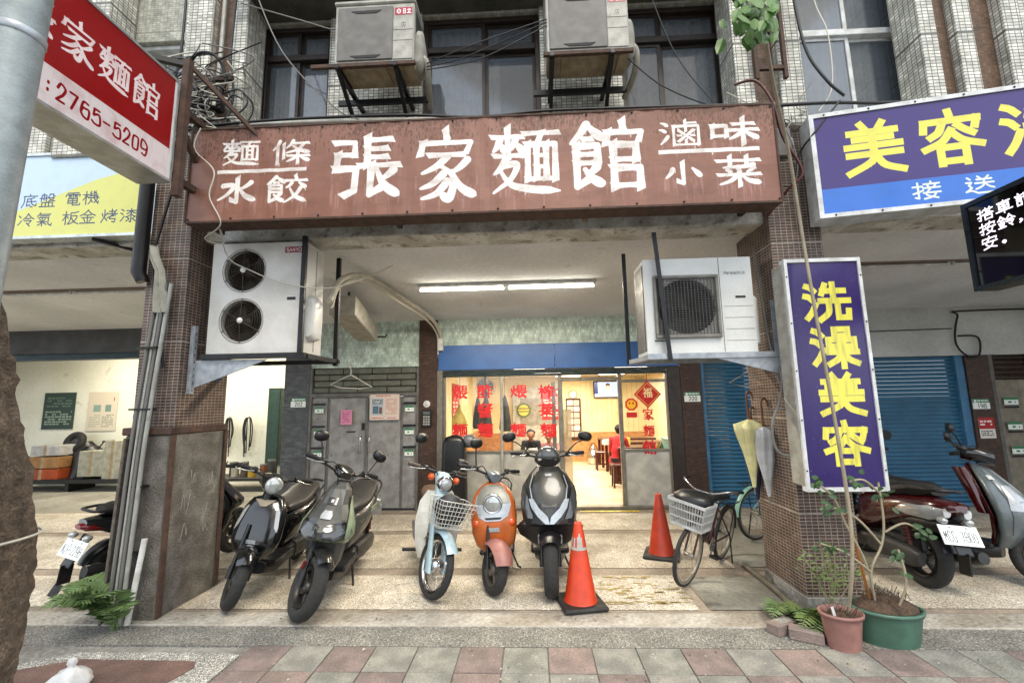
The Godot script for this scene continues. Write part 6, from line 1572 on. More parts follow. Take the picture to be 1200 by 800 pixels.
func build_doors() -> void:
	# stairwell double door
	var s := thing("stairwell_door", "grey steel double door of the stairwell under a louvred transom", "door", V(-2.675, 0.012, 7.0))
	part(s, "door_frame", Geo.new().span(Vector3(-0.885, 0, -0.12), Vector3(-0.845, 2.2, 0.03), 0.004), M.door_frame)
	part(s, "door_frame", Geo.new().span(Vector3(0.845, 0, -0.12), Vector3(0.885, 2.2, 0.03), 0.004), M.door_frame)
	part(s, "door_frame", Geo.new().span(Vector3(-0.845, 1.74, -0.12), Vector3(0.845, 1.80, 0.03), 0.004), M.door_frame)
	for k in 4:   # transom louvre: staggered plates
		for j in 4:
			var x0 := maxf(-0.845, -1.05 + j * 0.47 + (0.23 if k % 2 == 1 else 0.0))
			var x1 := minf(0.845, -1.05 + (j + 1) * 0.47 + (0.23 if k % 2 == 1 else 0.0) - 0.012)
			if x1 > x0 + 0.03: part(s, "louvre_plate", Geo.new().span(Vector3(x0, 1.805 + k * 0.1, -0.06), Vector3(x1, 1.805 + k * 0.1 + 0.088, 0.0 + 0.01 * (k % 2)), 0.012), M.louver)
	part(s, "louvre_back", Geo.new().span(Vector3(-0.845, 1.80, -0.09), Vector3(0.845, 2.2, -0.065)), M.door_frame)
	part(s, "mailbox_panel", Geo.new().span(Vector3(-0.845, 0.03, -0.05), Vector3(-0.60, 1.74, -0.01), 0.004), M.grey_door)
	part(s, "mailbox_panel", Geo.new().span(Vector3(0.63, 0.03, -0.05), Vector3(0.845, 1.74, -0.01), 0.004), M.grey_door)
	var lf := part(s, "door_leaf", Geo.new().span(Vector3(-0.595, 0.03, -0.06), Vector3(0.06, 1.735, -0.02), 0.006), M.grey_door)
	var rf := part(s, "door_leaf", Geo.new().span(Vector3(0.07, 0.03, -0.062), Vector3(0.625, 1.735, -0.022), 0.006), M.grey_door)
	part(lf, "door_edge", Geo.new().span(Vector3(-0.585, 0.05, -0.0195), Vector3(-0.555, 1.72, -0.012), 0.003), M.door_frame)
	part(rf, "door_edge", Geo.new().span(Vector3(0.585, 0.05, -0.0215), Vector3(0.615, 1.72, -0.014), 0.003), M.door_frame)
	part(lf, "closing_strip", Geo.new().span(Vector3(0.02, 0.05, -0.0195), Vector3(0.058, 1.72, -0.010), 0.003), M.door_frame)
	for q in [[lf, -0.03], [rf, 0.11]]:
		part(q[0], "pull_handle", Geo.new().tube(curve([Vector3(q[1], 1.12, -0.01), Vector3(q[1], 1.10, 0.035), Vector3(q[1], 1.0, 0.04), Vector3(q[1], 0.9, 0.035), Vector3(q[1], 0.88, -0.01)], 4), 0.011, 8), M.chrome)
	part(lf, "lock_case", Geo.new().span(Vector3(-0.03, 1.22, -0.0195), Vector3(0.012, 1.33, 0.0), 0.004), M.dark_metal)
	part(lf, "letter_slot", Geo.new().span(Vector3(-0.28, 1.185, -0.0195), Vector3(-0.13, 1.205, -0.013)), M.dark_metal)
	var im := Image.create(128, 64, false, Image.FORMAT_RGB8)
	im.fill(Color(0.86, 0.90, 0.86))
	im.fill_rect(Rect2i(0, 0, 128, 22), Color(0.20, 0.46, 0.30))
	dashes(im, Rect2i(36, 30, 70, 24), 1, Color(0.2, 0.3, 0.24), 2)
	var box_print := print_mat(im, 0.4)
	for sx in [-0.72, 0.735]:
		for k in 3:
			var y: float = [1.60, 1.25, 0.92][k]
			var m := thing("mailbox", "%s of the three mailboxes with green number plates %s" % [["topmost", "middle one", "lowest"][k], "beside the dark pier" if sx < 0 else "beside the keypad pier"], "mailbox", V(-2.675 + sx, y - 0.14, 6.99), 0.0, "mailboxes of the stairwell door")
			part(m, "slot_flap", Geo.new().span(Vector3(-0.1, 0.17, -0.008), Vector3(0.1, 0.2, 0.012), 0.003), M.black_metal)
			part(m, "number_plate", Geo.new().span(Vector3(-0.07, 0.05, -0.008), Vector3(0.07, 0.14, 0.003)), M.frame_white)
			face(m, "print", Vector3(-0.07, 0.05, 0.0045), Vector3(0.07, 0.05, 0.0045), Vector3(0.07, 0.14, 0.0045), Vector3(-0.07, 0.14, 0.0045), box_print)
	var n := thing("pink_notice", "small pink paper notice taped to the grey door", "notice", V(-2.945, 1.32, 6.975))
	poster(n, "sheet", -0.09, 0, 0.09, 0.23, 0.006, sheet_img(64, 80, Color(0.80, 0.50, 0.62), [[0.15, 0.12, 0.7, 0.76, Color(0.62, 0.34, 0.48), 7]], 2))
	n = thing("white_notice", "white printed notice with pictures and a red headline on the grey door", "notice", V(-2.34, 1.385, 6.975))
	poster(n, "sheet", -0.23, 0, 0.24, 0.40, 0.006, sheet_img(192, 160, Color(0.80, 0.74, 0.70), [[0.2, 0.03, 0.6, 0.07, Color(0.7, 0.15, 0.15), 1], [0.06, 0.16, 0.4, 0.66, Color(0.66, 0.70, 0.72), 0], [0.08, 0.2, 0.36, 0.2, Color(0.20, 0.24, 0.28), 3], [0.1, 0.46, 0.2, 0.3, Color(0.30, 0.42, 0.5), 0], [0.32, 0.5, 0.1, 0.26, Color(0.45, 0.3, 0.26), 0], [0.55, 0.18, 0.38, 0.62, Color(0.72, 0.52, 0.46), 9], [0.06, 0.9, 0.88, 0.06, Color(0.7, 0.2, 0.2), 1]], 7))
	number_plate("house_number", "green and white house number 202 on the dark tiled pier", V(-3.72, 1.68, 6.955), "202")
	number_plate("house_number", "green and white house number 200 beside the noodle shop", V(2.44, 1.66, 6.955), "200")
	number_plate("house_number", "green and white house number 198 past the blue shutter", V(6.64, 1.48, 6.955), "198")
	var kp := thing("intercom", "dark intercom keypad on the brown pier", "intercom", V(-1.655, 1.27, 6.955))
	part(kp, "case", Geo.new().span(Vector3(-0.08, 0, 0), Vector3(0.08, 0.26, 0.035), 0.006), M.black)
	part(kp, "display", Geo.new().span(Vector3(-0.055, 0.19, 0.0355), Vector3(0.055, 0.235, 0.038)), worn(Color(0.35, 0.37, 0.36), 0.3))
	for j in 4:
		for i in 3: part(kp, "key", Geo.new().span(Vector3(-0.052 + i * 0.037, 0.025 + j * 0.038, 0.0355), Vector3(-0.022 + i * 0.037, 0.055 + j * 0.038, 0.042), 0.003), worn(Color(0.62, 0.62, 0.60), 0.4))
	var db := thing("door_bell", "round white door bell above the keypad", "bell", V(-1.66, 1.62, 6.955))
	part(db, "base", Geo.new().lathe([Vector2(0, 0.012), Vector2(0.05, 0.012), Vector2(0.055, 0)], Transform3D(Basis(Vector3.RIGHT, PI / 2), Vector3.ZERO), 16, false), M.frame_white)
	part(db, "dome", Geo.new().lathe([Vector2(0, 0.03), Vector2(0.02, 0.026), Vector2(0.034, 0.0125)], Transform3D(Basis(Vector3.RIGHT, PI / 2), Vector3.ZERO), 16), worn(Color(0.75, 0.74, 0.72), 0.3))
	# blue roller shutter of the next shop
	var sh := thing("roller_shutter", "closed blue roller shutter between the brown tiled piers", "shutter", V(0, 0.012, 7.05))
	var sg := Geo.new()
	var rows := []
	for q in [[0.0, -0.012], [0.008, 0.0], [0.03, 0.012], [0.052, 0.0], [0.058, -0.012]]:
		rows.append(PackedVector3Array([Vector3(2.66, q[0], q[1]), Vector3(6.44, q[0], q[1])]))
	sg.loft(rows, false, false, false)
	var sm := sg.mesh()
	for k in 36:
		var o := part(sh, "shutter_slat", sm, M.blue_shutter)
		o.position = Vector3(0, 0.05 + k * 0.0595, 0)
	part(sh, "bottom_rail", Geo.new().span(Vector3(2.66, 0, -0.02), Vector3(6.44, 0.05, 0.02), 0.006), M.blue_trim)
	part(sh, "guide_rail", Geo.new().span(Vector3(2.6, 0, -0.05), Vector3(2.66, 2.2, 0.06), 0.006), M.blue_trim)
	part(sh, "guide_rail", Geo.new().span(Vector3(6.40, 0, -0.05), Vector3(6.52, 2.2, 0.06), 0.006), M.blue_trim)
	part(sh, "keyhole_plate", Geo.new().span(Vector3(4.5, 0.9, 0.012), Vector3(4.56, 1.0, 0.02), 0.004), M.chrome)
	# beige steel door at the far end
	var bd := thing("steel_door", "beige steel door with a brown vent grille past the blue shutter", "door", V(7.9, 0.012, 7.0))
	part(bd, "door_frame", Geo.new().span(Vector3(-1.04, 0, -0.06), Vector3(-0.98, 2.2, 0.03), 0.004), M.door_frame)
	part(bd, "mailbox_panel", Geo.new().span(Vector3(-0.98, 0, -0.05), Vector3(-0.62, 1.82, -0.01), 0.004), worn(Color(0.52, 0.49, 0.43), 0.5))
	var dl := part(bd, "door_leaf", Geo.new().span(Vector3(-0.61, 0, -0.06), Vector3(0.6, 1.82, -0.02), 0.006), worn(Color(0.56, 0.53, 0.46), 0.5))
	part(dl, "raised_panel", Geo.new().span(Vector3(-0.48, 1.25, -0.0195), Vector3(0.45, 1.72, -0.008), 0.008), worn(Color(0.60, 0.57, 0.48), 0.5))
	part(dl, "raised_panel", Geo.new().span(Vector3(-0.48, 0.15, -0.0195), Vector3(0.45, 1.1, -0.008), 0.008), worn(Color(0.58, 0.55, 0.47), 0.5))
	for k in 5: part(bd, "grille_bar", Geo.new().span(Vector3(-0.98, 1.84 + k * 0.075, -0.03), Vector3(0.6, 1.865 + k * 0.075, 0.0), 0.004), M.frame_brown)
	for k in 4: part(bd, "grille_bar", Geo.new().span(Vector3(-0.98 + k * 0.5, 1.82, -0.035), Vector3(-0.95 + k * 0.5, 2.2, 0.012), 0.004), M.frame_brown)
	part(bd, "vent_back", Geo.new().span(Vector3(-0.98, 1.82, -0.2), Vector3(0.6, 2.2, -0.15)), worn(Color(0.3, 0.2, 0.13), 0.7))
	for k in 3:
		var m := thing("mailbox", "small number plate over a mail slot on the beige door, %s of three" % ["topmost", "middle one", "lowest"][k], "mailbox", V(7.1, [1.46, 1.1, 0.75][k], 6.985), 0.0, "mailboxes of the beige door")
		part(m, "number_plate", Geo.new().span(Vector3(-0.1, 0, 0), Vector3(0.1, 0.11, 0.006)), M.frame_white)
		face(m, "print", Vector3(-0.1, 0, 0.007), Vector3(0.1, 0, 0.007), Vector3(0.1, 0.11, 0.007), Vector3(-0.1, 0.11, 0.007), box_print)
		part(m, "slot_flap", Geo.new().span(Vector3(-0.1, -0.045, 0), Vector3(0.1, -0.02, 0.012), 0.003), M.black_metal)
	n = thing("red_notice", "red and white notice on the pier past the blue shutter", "notice", V(6.66, 0.98, 6.955))
	poster(n, "sheet", -0.1, 0, 0.12, 0.30, 0.006, sheet_img(96, 128, Color(0.85, 0.83, 0.80), [[0.0, 0.0, 1.0, 0.55, Color(0.66, 0.10, 0.12), 0], [0.1, 0.12, 0.8, 0.3, Color(0.9, 0.85, 0.83), 2], [0.1, 0.62, 0.8, 0.3, Color(0.3, 0.3, 0.3), 3]], 3))
	# lamps of the arcade
	tube_lamp("arcade_lamp", "long lit fluorescent lamp on the arcade ceiling before the shop", V(-1.36, 2.985, 5.2), V(0.79, 2.985, 5.2), true, 4.5)
	tube_lamp("unlit_lamp", "unlit rusty lamp batten on the ceiling before the garage", V(-6.5, 3.02, 5.0), V(-4.6, 3.02, 5.0), false)
	tube_lamp("unlit_lamp", "unlit lamp batten on the ceiling before the blue shutter", V(3.6, 3.03, 4.9), V(5.6, 3.03, 4.9), false)
	tube_lamp("garage_lamp", "lit fluorescent lamp under the garage ceiling behind the header", V(-9.3, 3.12, 8.3), V(-7.1, 3.12, 8.3), true, 4.0)
	tube_lamp("garage_lamp", "lit fluorescent lamp in the back corner of the garage", V(-6.4, 3.12, 8.3), V(-4.4, 3.12, 8.3), true, 3.6)
	var du := thing("ceiling_duct", "white boxed duct slanting under the arcade ceiling near the stairwell", "duct")
	part(du, "box", Geo.new().bar(V(-2.2, 2.78, 5.0), V(-2.5, 2.70, 6.6), 0.3, 0.24, 0.01), worn(Color(0.70, 0.69, 0.65), 0.7))
	part(du, "valve", Geo.new().tube([V(-2.42, 2.66, 6.62), V(-2.25, 2.66, 6.7), V(-2.25, 2.70, 6.72)], 0.015, 6), M.dark_metal)
	part(du, "hanger_rod", Geo.new().bar(V(-2.3, 3.06, 5.4), V(-2.3, 2.88, 5.4), 0.02, 0.02), M.dark_metal)
# ---- two-wheelers: built facing +z, ground at y = 0 -------------------------------------------------------------
const AXLE := Basis(Vector3(0, -1, 0), Vector3(1, 0, 0), Vector3(0, 0, 1))   # lathe axis y laid along x
func ring_prof(rm: float, rt: float, wd: float, k := 10) -> Array:   # closed tyre profile for lathe
	var p := []
	for i in k + 1:
		var a := TAU * i / k - PI / 2
		p.append(Vector2(rm + rt * cos(a) * 1.0, wd * sin(a)))
	return p
func wheel(t: Node3D, called: String, at: Vector3, R: float, tw: float, style: String, X: Transform3D, rim_m: Material) -> void:
	var h := holder(t, called)
	h.transform = X * Transform3D(Basis(), at)
	var th := tw * 0.85
	part(h, "tyre", Geo.new().lathe(ring_prof(R - th * 0.5, th * 0.5, tw * 0.5, 14), Transform3D(AXLE, Vector3.ZERO), 36), M.tyre)
	var g := Geo.new()
	var rr := R - th
	g.lathe([Vector2(rr + 0.008, -tw * 0.38), Vector2(rr - 0.012, -tw * 0.34), Vector2(rr - 0.016, 0), Vector2(rr - 0.012, tw * 0.34), Vector2(rr + 0.008, tw * 0.38)], Transform3D(AXLE, Vector3.ZERO), 36)
	part(h, "rim", g, rim_m)
	var s := Geo.new()
	if style == "wire":
		for k in 28:
			var a := TAU * k / 28
			var b := a + (0.5 if k % 2 == 0 else -0.5)
			s.tube([Vector3(0.03 if k % 4 < 2 else -0.03, cos(b) * 0.03, sin(b) * 0.03), Vector3(0, cos(a) * (rr - 0.012), sin(a) * (rr - 0.012))], 0.0014, 4, false, false)
		s.lathe([Vector2(0, -0.05), Vector2(0.05, -0.045), Vector2(0.055, 0), Vector2(0.05, 0.045), Vector2(0, 0.05)], Transform3D(AXLE, Vector3.ZERO), 16)
		part(h, "hub", s, rim_m)
	elif style == "bike":
		for k in 28:
			var a := TAU * k / 28
			var b := a + (0.9 if k % 2 == 0 else -0.9)
			s.tube([Vector3(0.028 if k % 4 < 2 else -0.028, cos(b) * 0.018, sin(b) * 0.018), Vector3(0, cos(a) * (rr - 0.012), sin(a) * (rr - 0.012))], 0.0012, 4, false, false)
		s.lathe([Vector2(0, -0.045), Vector2(0.022, -0.04), Vector2(0.014, 0), Vector2(0.022, 0.04), Vector2(0, 0.045)], Transform3D(AXLE, Vector3.ZERO), 12)
		part(h, "spokes", s, rim_m)
	else:
		for k in 5:
			var a := TAU * k / 5
			s.bar(Vector3(0, cos(a) * 0.03, sin(a) * 0.03), Vector3(0, cos(a + 0.15) * (rr - 0.012), sin(a + 0.15) * (rr - 0.012)), 0.035, 0.03, 0.006)
		s.lathe([Vector2(0, -0.045), Vector2(0.045, -0.04), Vector2(0.05, 0), Vector2(0.045, 0.04), Vector2(0, 0.045)], Transform3D(AXLE, Vector3.ZERO), 16)
		part(h, "spokes", s, rim_m)
		if called == "front_wheel":
			part(h, "brake_disc", Geo.new().lathe([Vector2(0.055, 0.048), Vector2(0.10, 0.048), Vector2(0.10, 0.052), Vector2(0.055, 0.052)], Transform3D(AXLE, Vector3.ZERO), 24, false), M.steel)
func mudguard(R: float, w: float, a0: float, a1: float, at: Vector3, drop := 0.35, tip := 0.0) -> Geo:   # curved shell over a wheel; angles from the top, positive forward
	var rows := []
	for i in 15:
		var t := i / 14.0
		var a := lerpf(a0, a1, t)
		var wd := w * (1.0 - tip * t * t)
		var row := PackedVector3Array()
		for j in 9:
			var s := (j / 8.0 - 0.5) * 2.0
			var rr := R * (1.0 - drop * w / R * 0.9 * s * s)
			row.append(at + Vector3(s * wd, cos(a) * rr, sin(a) * rr))
		rows.append(row)
	return Geo.new().loft(rows, false, false, false)
func surf(secs: Array, e: float, y: float, q: float, off: float) -> Vector3:
	var i := 0
	while i < secs.size() - 2 and y > secs[i + 1][0]: i += 1
	var t := clampf((y - secs[i][0]) / (secs[i + 1][0] - secs[i][0]), 0.0, 1.0)
	var s := []
	for k in 5: s.append(lerpf(secs[i][k], secs[i + 1][k], t))
	var c := cos(q)
	var n := sin(q)
	var p := Vector3(s[2] * signf(c) * pow(absf(c), e), y, s[1] + (s[3] if n > 0 else s[4]) * signf(n) * pow(absf(n), e))
	return p + Vector3(c, 0.15, n).normalized() * off
func patch(secs: Array, e: float, rows: Array, off := 0.006) -> Geo:   # piece lying on a loft_y surface; rows: [y, from degrees, to degrees]
	var out := []
	for r in rows:
		var p := PackedVector3Array()
		for j in 9: p.append(surf(secs, e, r[0], deg_to_rad(lerpf(r[1], r[2], j / 8.0)), off))
		out.append(p)
	return Geo.new().loft(out, false, false, false)
func plate_print(text: String, code: String) -> StandardMaterial3D:
	var im := Image.create(320, 180, false, Image.FORMAT_RGB8)
	im.fill(Color(0.90, 0.91, 0.90))
	for q in [Vector2(90, 20), Vector2(230, 20)]: disc(im, q, 9, Color(0.45, 0.45, 0.45))
	im.fill_rect(Rect2i(60, 12, 70, 5), Color(0.6, 0.6, 0.6))
	write_line(im, text, Vector2(20, 56), Vector2(27, 92), 8, Color(0.10, 0.12, 0.12), 11, 0)
	return print_mat(im, 0.35)
func mirror(t: Node3D, sx: float, base: Vector3, head: Vector3, X: Transform3D, m: Material) -> void:
	var h := holder(t, "mirror")
	h.transform = X
	part(h, "stem", Geo.new().tube(curve([base, base.lerp(head, 0.5) + Vector3(sx * 0.01, 0.02, 0), head + Vector3(0, -0.03, 0.01)], 5), 0.007, 6), M.black)
	var g := Geo.new()
	g.xf = Transform3D(Basis(Vector3.FORWARD, sx * 0.25) * Basis(Vector3.UP, sx * -0.2), head)
	g.loft([ring_z(0.035, Vector2.ZERO, 0.02, 0.015, 0.015, 0.85), ring_z(0.026, Vector2.ZERO, 0.055, 0.038, 0.038, 0.85), ring_z(0.0, Vector2.ZERO, 0.068, 0.048, 0.048, 0.85), ring_z(-0.012, Vector2.ZERO, 0.066, 0.046, 0.046, 0.85)])
	part(h, "mirror_head", g, m)
func handlebar(t: Node3D, y: float, z: float, hw: float, X: Transform3D, rise := 0.04, grip: Material = null) -> void:
	var h := holder(t, "handlebar")
	h.transform = X
	part(h, "bar", Geo.new().tube(curve([Vector3(-hw + 0.1, y + rise, z - 0.07), Vector3(-hw * 0.4, y + rise * 0.6, z - 0.03), Vector3(0, y, z), Vector3(hw * 0.4, y + rise * 0.6, z - 0.03), Vector3(hw - 0.1, y + rise, z - 0.07)], 4), 0.013, 8), M.black)
	for s in [-1.0, 1.0]:
		part(h, "grip", Geo.new().tube([Vector3(s * (hw - 0.12), y + rise, z - 0.068), Vector3(s * (hw - 0.06), y + rise + 0.003, z - 0.085), Vector3(s * hw, y + rise + 0.004, z - 0.10)], [0.017, 0.019, 0.018], 10), M.rubber if grip == null else grip)
		part(h, "lever", Geo.new().tube(curve([Vector3(s * (hw - 0.15), y + rise - 0.005, z - 0.03), Vector3(s * (hw - 0.08), y + rise - 0.015, z - 0.025), Vector3(s * (hw - 0.005), y + rise - 0.02, z - 0.05)], 4), [0.008, 0.008, 0.007, 0.007, 0.007, 0.006, 0.006, 0.006, 0.005], 6), M.steel)
		part(h, "brake_cable", Geo.new().tube(curve([Vector3(s * (hw - 0.16), y + rise, z - 0.03), Vector3(s * 0.13, y + rise + 0.03, z + 0.05), Vector3(s * 0.04, y - 0.06, z + 0.05), Vector3(s * 0.03, y - 0.16, z + 0.03)], 4), 0.005, 5), M.wire)
		part(h, "switch_box", Geo.new().box(Vector3(s * (hw - 0.155), y + rise, z - 0.052), Vector3(0.05, 0.05, 0.05), 0.012), M.black)
func rear_half(t: Node3D, c: Dictionary, k: float) -> void:   # seat, tail, rear wheel, engine, silencer, plate
	var zr := -0.63
	wheel(t, "rear_wheel", Vector3(0, c.R, zr) * k, c.R * k, 0.11 * k, "alloy", Transform3D(), M.rim_dark)
	var S := Transform3D(Basis().scaled(Vector3.ONE * k), Vector3.ZERO)
	var g := loft_z(c.body, 0.75)
	part(t, "body_cover", scaled(g, k), c.paint)
	part(t, "seat", scaled(loft_z(c.get("seat", [[0.0, 0.70, 0.09, 0.03, 0.04], [-0.06, 0.71, 0.125, 0.055, 0.05], [-0.25, 0.72, 0.15, 0.055, 0.05], [-0.40, 0.735, 0.15, 0.065, 0.05], [-0.50, 0.76, 0.145, 0.075, 0.05], [-0.68, 0.785, 0.125, 0.07, 0.05], [-0.80, 0.80, 0.07, 0.04, 0.03]]), 0.7), k), c.get("seat_m", M.seat))
	var e := Geo.new()
	e.xf = S
	e.box(Vector3(0.0, 0.27, -0.42), Vector3(0.2, 0.2, 0.34), 0.03)
	e.loft([ring_z(-0.20, Vector2(0.10, 0.24), 0.05, 0.09, 0.07, 0.7), ring_z(-0.35, Vector2(0.12, 0.25), 0.06, 0.10, 0.08, 0.7), ring_z(-0.68, Vector2(0.13, c.R), 0.05, 0.085, 0.08, 0.7), ring_z(-0.76, Vector2(0.13, c.R), 0.03, 0.05, 0.05, 0.7)])
	part(t, "engine", e, M.engine)
	var x := Geo.new()
	x.xf = S
	x.tube(curve([Vector3(-0.10, 0.16, -0.2), Vector3(-0.15, 0.17, -0.4), Vector3(-0.17, 0.25, -0.52)], 4), 0.02, 8)
	x.tube([Vector3(-0.17, 0.245, -0.5), Vector3(-0.175, 0.26, -0.56), Vector3(-0.18, 0.33, -0.88), Vector3(-0.18, 0.345, -0.95)], [0.035, 0.058, 0.062, 0.045], 14)
	part(t, "silencer", x, M.silencer)
	for s in [-1.0, 1.0]:
		var d := Geo.new()
		d.xf = S
		var a := Vector3(s * 0.11, 0.30, -0.64)
		var b := Vector3(s * 0.10, 0.56, -0.56)
		d.tube([a, b], 0.018, 8)
		for i in 7:
			var cpt := a.lerp(b, 0.3 + 0.1 * i)
			var r := []
			for j in 12: r.append(cpt + Vector3(cos(TAU * j / 12) * 0.03, 0, sin(TAU * j / 12) * 0.03))
			d.tube(r, 0.006, 5, true)
		part(t, "rear_shock", d, M.shock)
	part(t, "rear_mudguard", scaled(mudguard(c.R + 0.045, 0.075, -0.2, -1.2, Vector3(0, c.R, zr), 0.3, 0.2), k), M.black)
	var tl := loft_z([[-0.80, 0.665, 0.10, 0.05, 0.045], [-0.90, 0.68, 0.075, 0.04, 0.04], [-0.955, 0.69, 0.04, 0.02, 0.02]], 0.8)
	part(t, "tail_lamp", scaled(tl, k), c.get("tail_m", M.red_lens))
	for s in [-1.0, 1.0]:
		part(t, "turn_signal", scaled(Geo.new().ball(Vector3(s * 0.10, 0.60, -0.92), Vector3(0.035, 0.028, 0.04), 10, 7), k), c.get("rear_signal", M.clear_lens))
		var rail := Geo.new()
		rail.xf = S
		rail.tube(curve([Vector3(s * 0.15, 0.74, -0.50), Vector3(s * 0.16, 0.80, -0.66), Vector3(s * 0.10, 0.82, -0.88), Vector3(0, 0.83, -0.92)], 5), 0.012, 8)
		part(t, "grab_rail", rail, M.black)
	var pb := Geo.new()
	pb.xf = S
	pb.bar(Vector3(0, 0.60, -0.86), Vector3(0, 0.36, -1.0), 0.12, 0.02, 0.006)
	pb.bar(Vector3(0, 0.38, -0.98), Vector3(0, 0.22, -0.99), 0.10, 0.012, 0.004)
	part(t, "plate_bracket", pb, M.black)
	var pn := holder(t, "licence_plate")
	pn.transform = S * Transform3D(Basis(Vector3.UP, PI) * Basis(Vector3.RIGHT, -0.45), Vector3(0, 0.50, -0.955))
	part(pn, "plate", Geo.new().span(Vector3(-0.15, -0.075, 0), Vector3(0.15, 0.075, 0.006), 0.002), M.frame_white)
	face(pn, "print", Vector3(-0.148, -0.073, 0.008), Vector3(0.148, -0.073, 0.008), Vector3(0.148, 0.073, 0.008), Vector3(-0.148, 0.073, 0.008), c.plate)
	var st := Geo.new()
	st.xf = S
	st.tube([Vector3(0.12, 0.18, -0.15), Vector3(0.2, 0.02, -0.02), Vector3(0.23, 0.012, 0.0)], 0.011, 6)
	part(t, "stand", st, M.dark_metal)
	var st2 := Geo.new()
	st2.xf = S
	st2.tube([Vector3(-0.1, 0.2, -0.3), Vector3(-0.13, 0.04, -0.38)], 0.012, 6)
	part(t, "stand", st2, M.dark_metal)
func scaled(g: Geo, k: float) -> Geo:
	for i in g.v.size(): g.v[i] *= k
	return g
func floor_and_shield(t: Node3D, c: Dictionary, k: float) -> void:
	var S := Transform3D(Basis().scaled(Vector3.ONE * k), Vector3.ZERO)
	var f := Geo.new()
	f.xf = S
	f.box(Vector3(0, 0.285, 0.13), Vector3(0.36, 0.05, 0.40), 0.015)
	f.loft([ring_z(0.36, Vector2(0, 0.25), 0.10, 0.05, 0.06, 0.6), ring_z(0.2, Vector2(0, 0.23), 0.15, 0.05, 0.08, 0.6), ring_z(-0.2, Vector2(0, 0.25), 0.14, 0.08, 0.09, 0.6)])
	part(t, "footboard", f, c.get("floor_m", M.black))
	var secs := []
	for s in c.apron: secs.append([s[0], s[1] - s[4] - 0.004, s[2] * 0.9, 0.0, 0.035])
	part(t, "leg_shield", scaled(loft_y(secs, 0.6), k), c.get("shield_m", M.black))
	for q in [16.0, 164.0]:
		var rows := []
		for s in c.apron.slice(1, -1): rows.append([s[0], q - 0.9, q + 0.9])
		part(t, "panel_seam", scaled(patch(c.apron, c.get("e", 0.85), rows, 0.003), k), M.coil)
func front_end(t: Node3D, c: Dictionary, k: float) -> Transform3D:   # fork, wheel and guard, turned by the steering
	var zf := 0.63
	var pv := Vector3(0, 0.62, 0.46) * k
	var X := Transform3D(Basis(), pv) * Transform3D(Basis(Vector3(0, 0.9, -0.42).normalized(), c.steer), Vector3.ZERO) * Transform3D(Basis(), -pv)
	wheel(t, "front_wheel", Vector3(0, c.R, zf) * k, c.R * k, c.get("tw", 0.105) * k, c.get("wheel", "alloy"), X, c.get("rim", M.rim_dark))
	var S := X * Transform3D(Basis().scaled(Vector3.ONE * k), Vector3.ZERO)
	for s in [-1.0, 1.0]:
		var g := Geo.new()
		g.xf = S
		g.tube([Vector3(s * 0.075, c.R, zf), Vector3(s * 0.075, c.R + 0.10, zf - 0.035)], 0.023, 8)
		g.tube([Vector3(s * 0.075, c.R + 0.10, zf - 0.035), Vector3(s * 0.065, 0.64, 0.455)], 0.016, 8)
		part(t, "fork_leg", g, c.get("fork_m", M.black))
	var mg := mudguard(c.R + c.get("guard_gap", 0.035), c.get("guard_w", 0.085), c.get("guard_a0", -0.75), c.get("guard_a1", 0.85), Vector3(0, c.R, zf), 0.55, 0.25)
	for i in mg.v.size(): mg.v[i] = S * mg.v[i]
	for i in mg.n.size(): mg.n[i] = X.basis * mg.n[i]
	part(t, "front_mudguard", mg, c.guard_m)
	return X
func place(t: Node3D, contact: Vector3, yaw: float, lean: float, k: float, fz := 0.63) -> void:   # stand with the front (or, for negative fz, the rear) tyre at contact
	t.rotation = Vector3(0, yaw, lean)
	t.position = contact - Basis(Vector3.UP, yaw) * Vector3(0, 0, fz * k)
func xform(g: Geo, S: Transform3D) -> Geo:
	for i in g.v.size():
		g.v[i] = S * g.v[i]
		g.n[i] = (S.basis * g.n[i]).normalized()
	return g
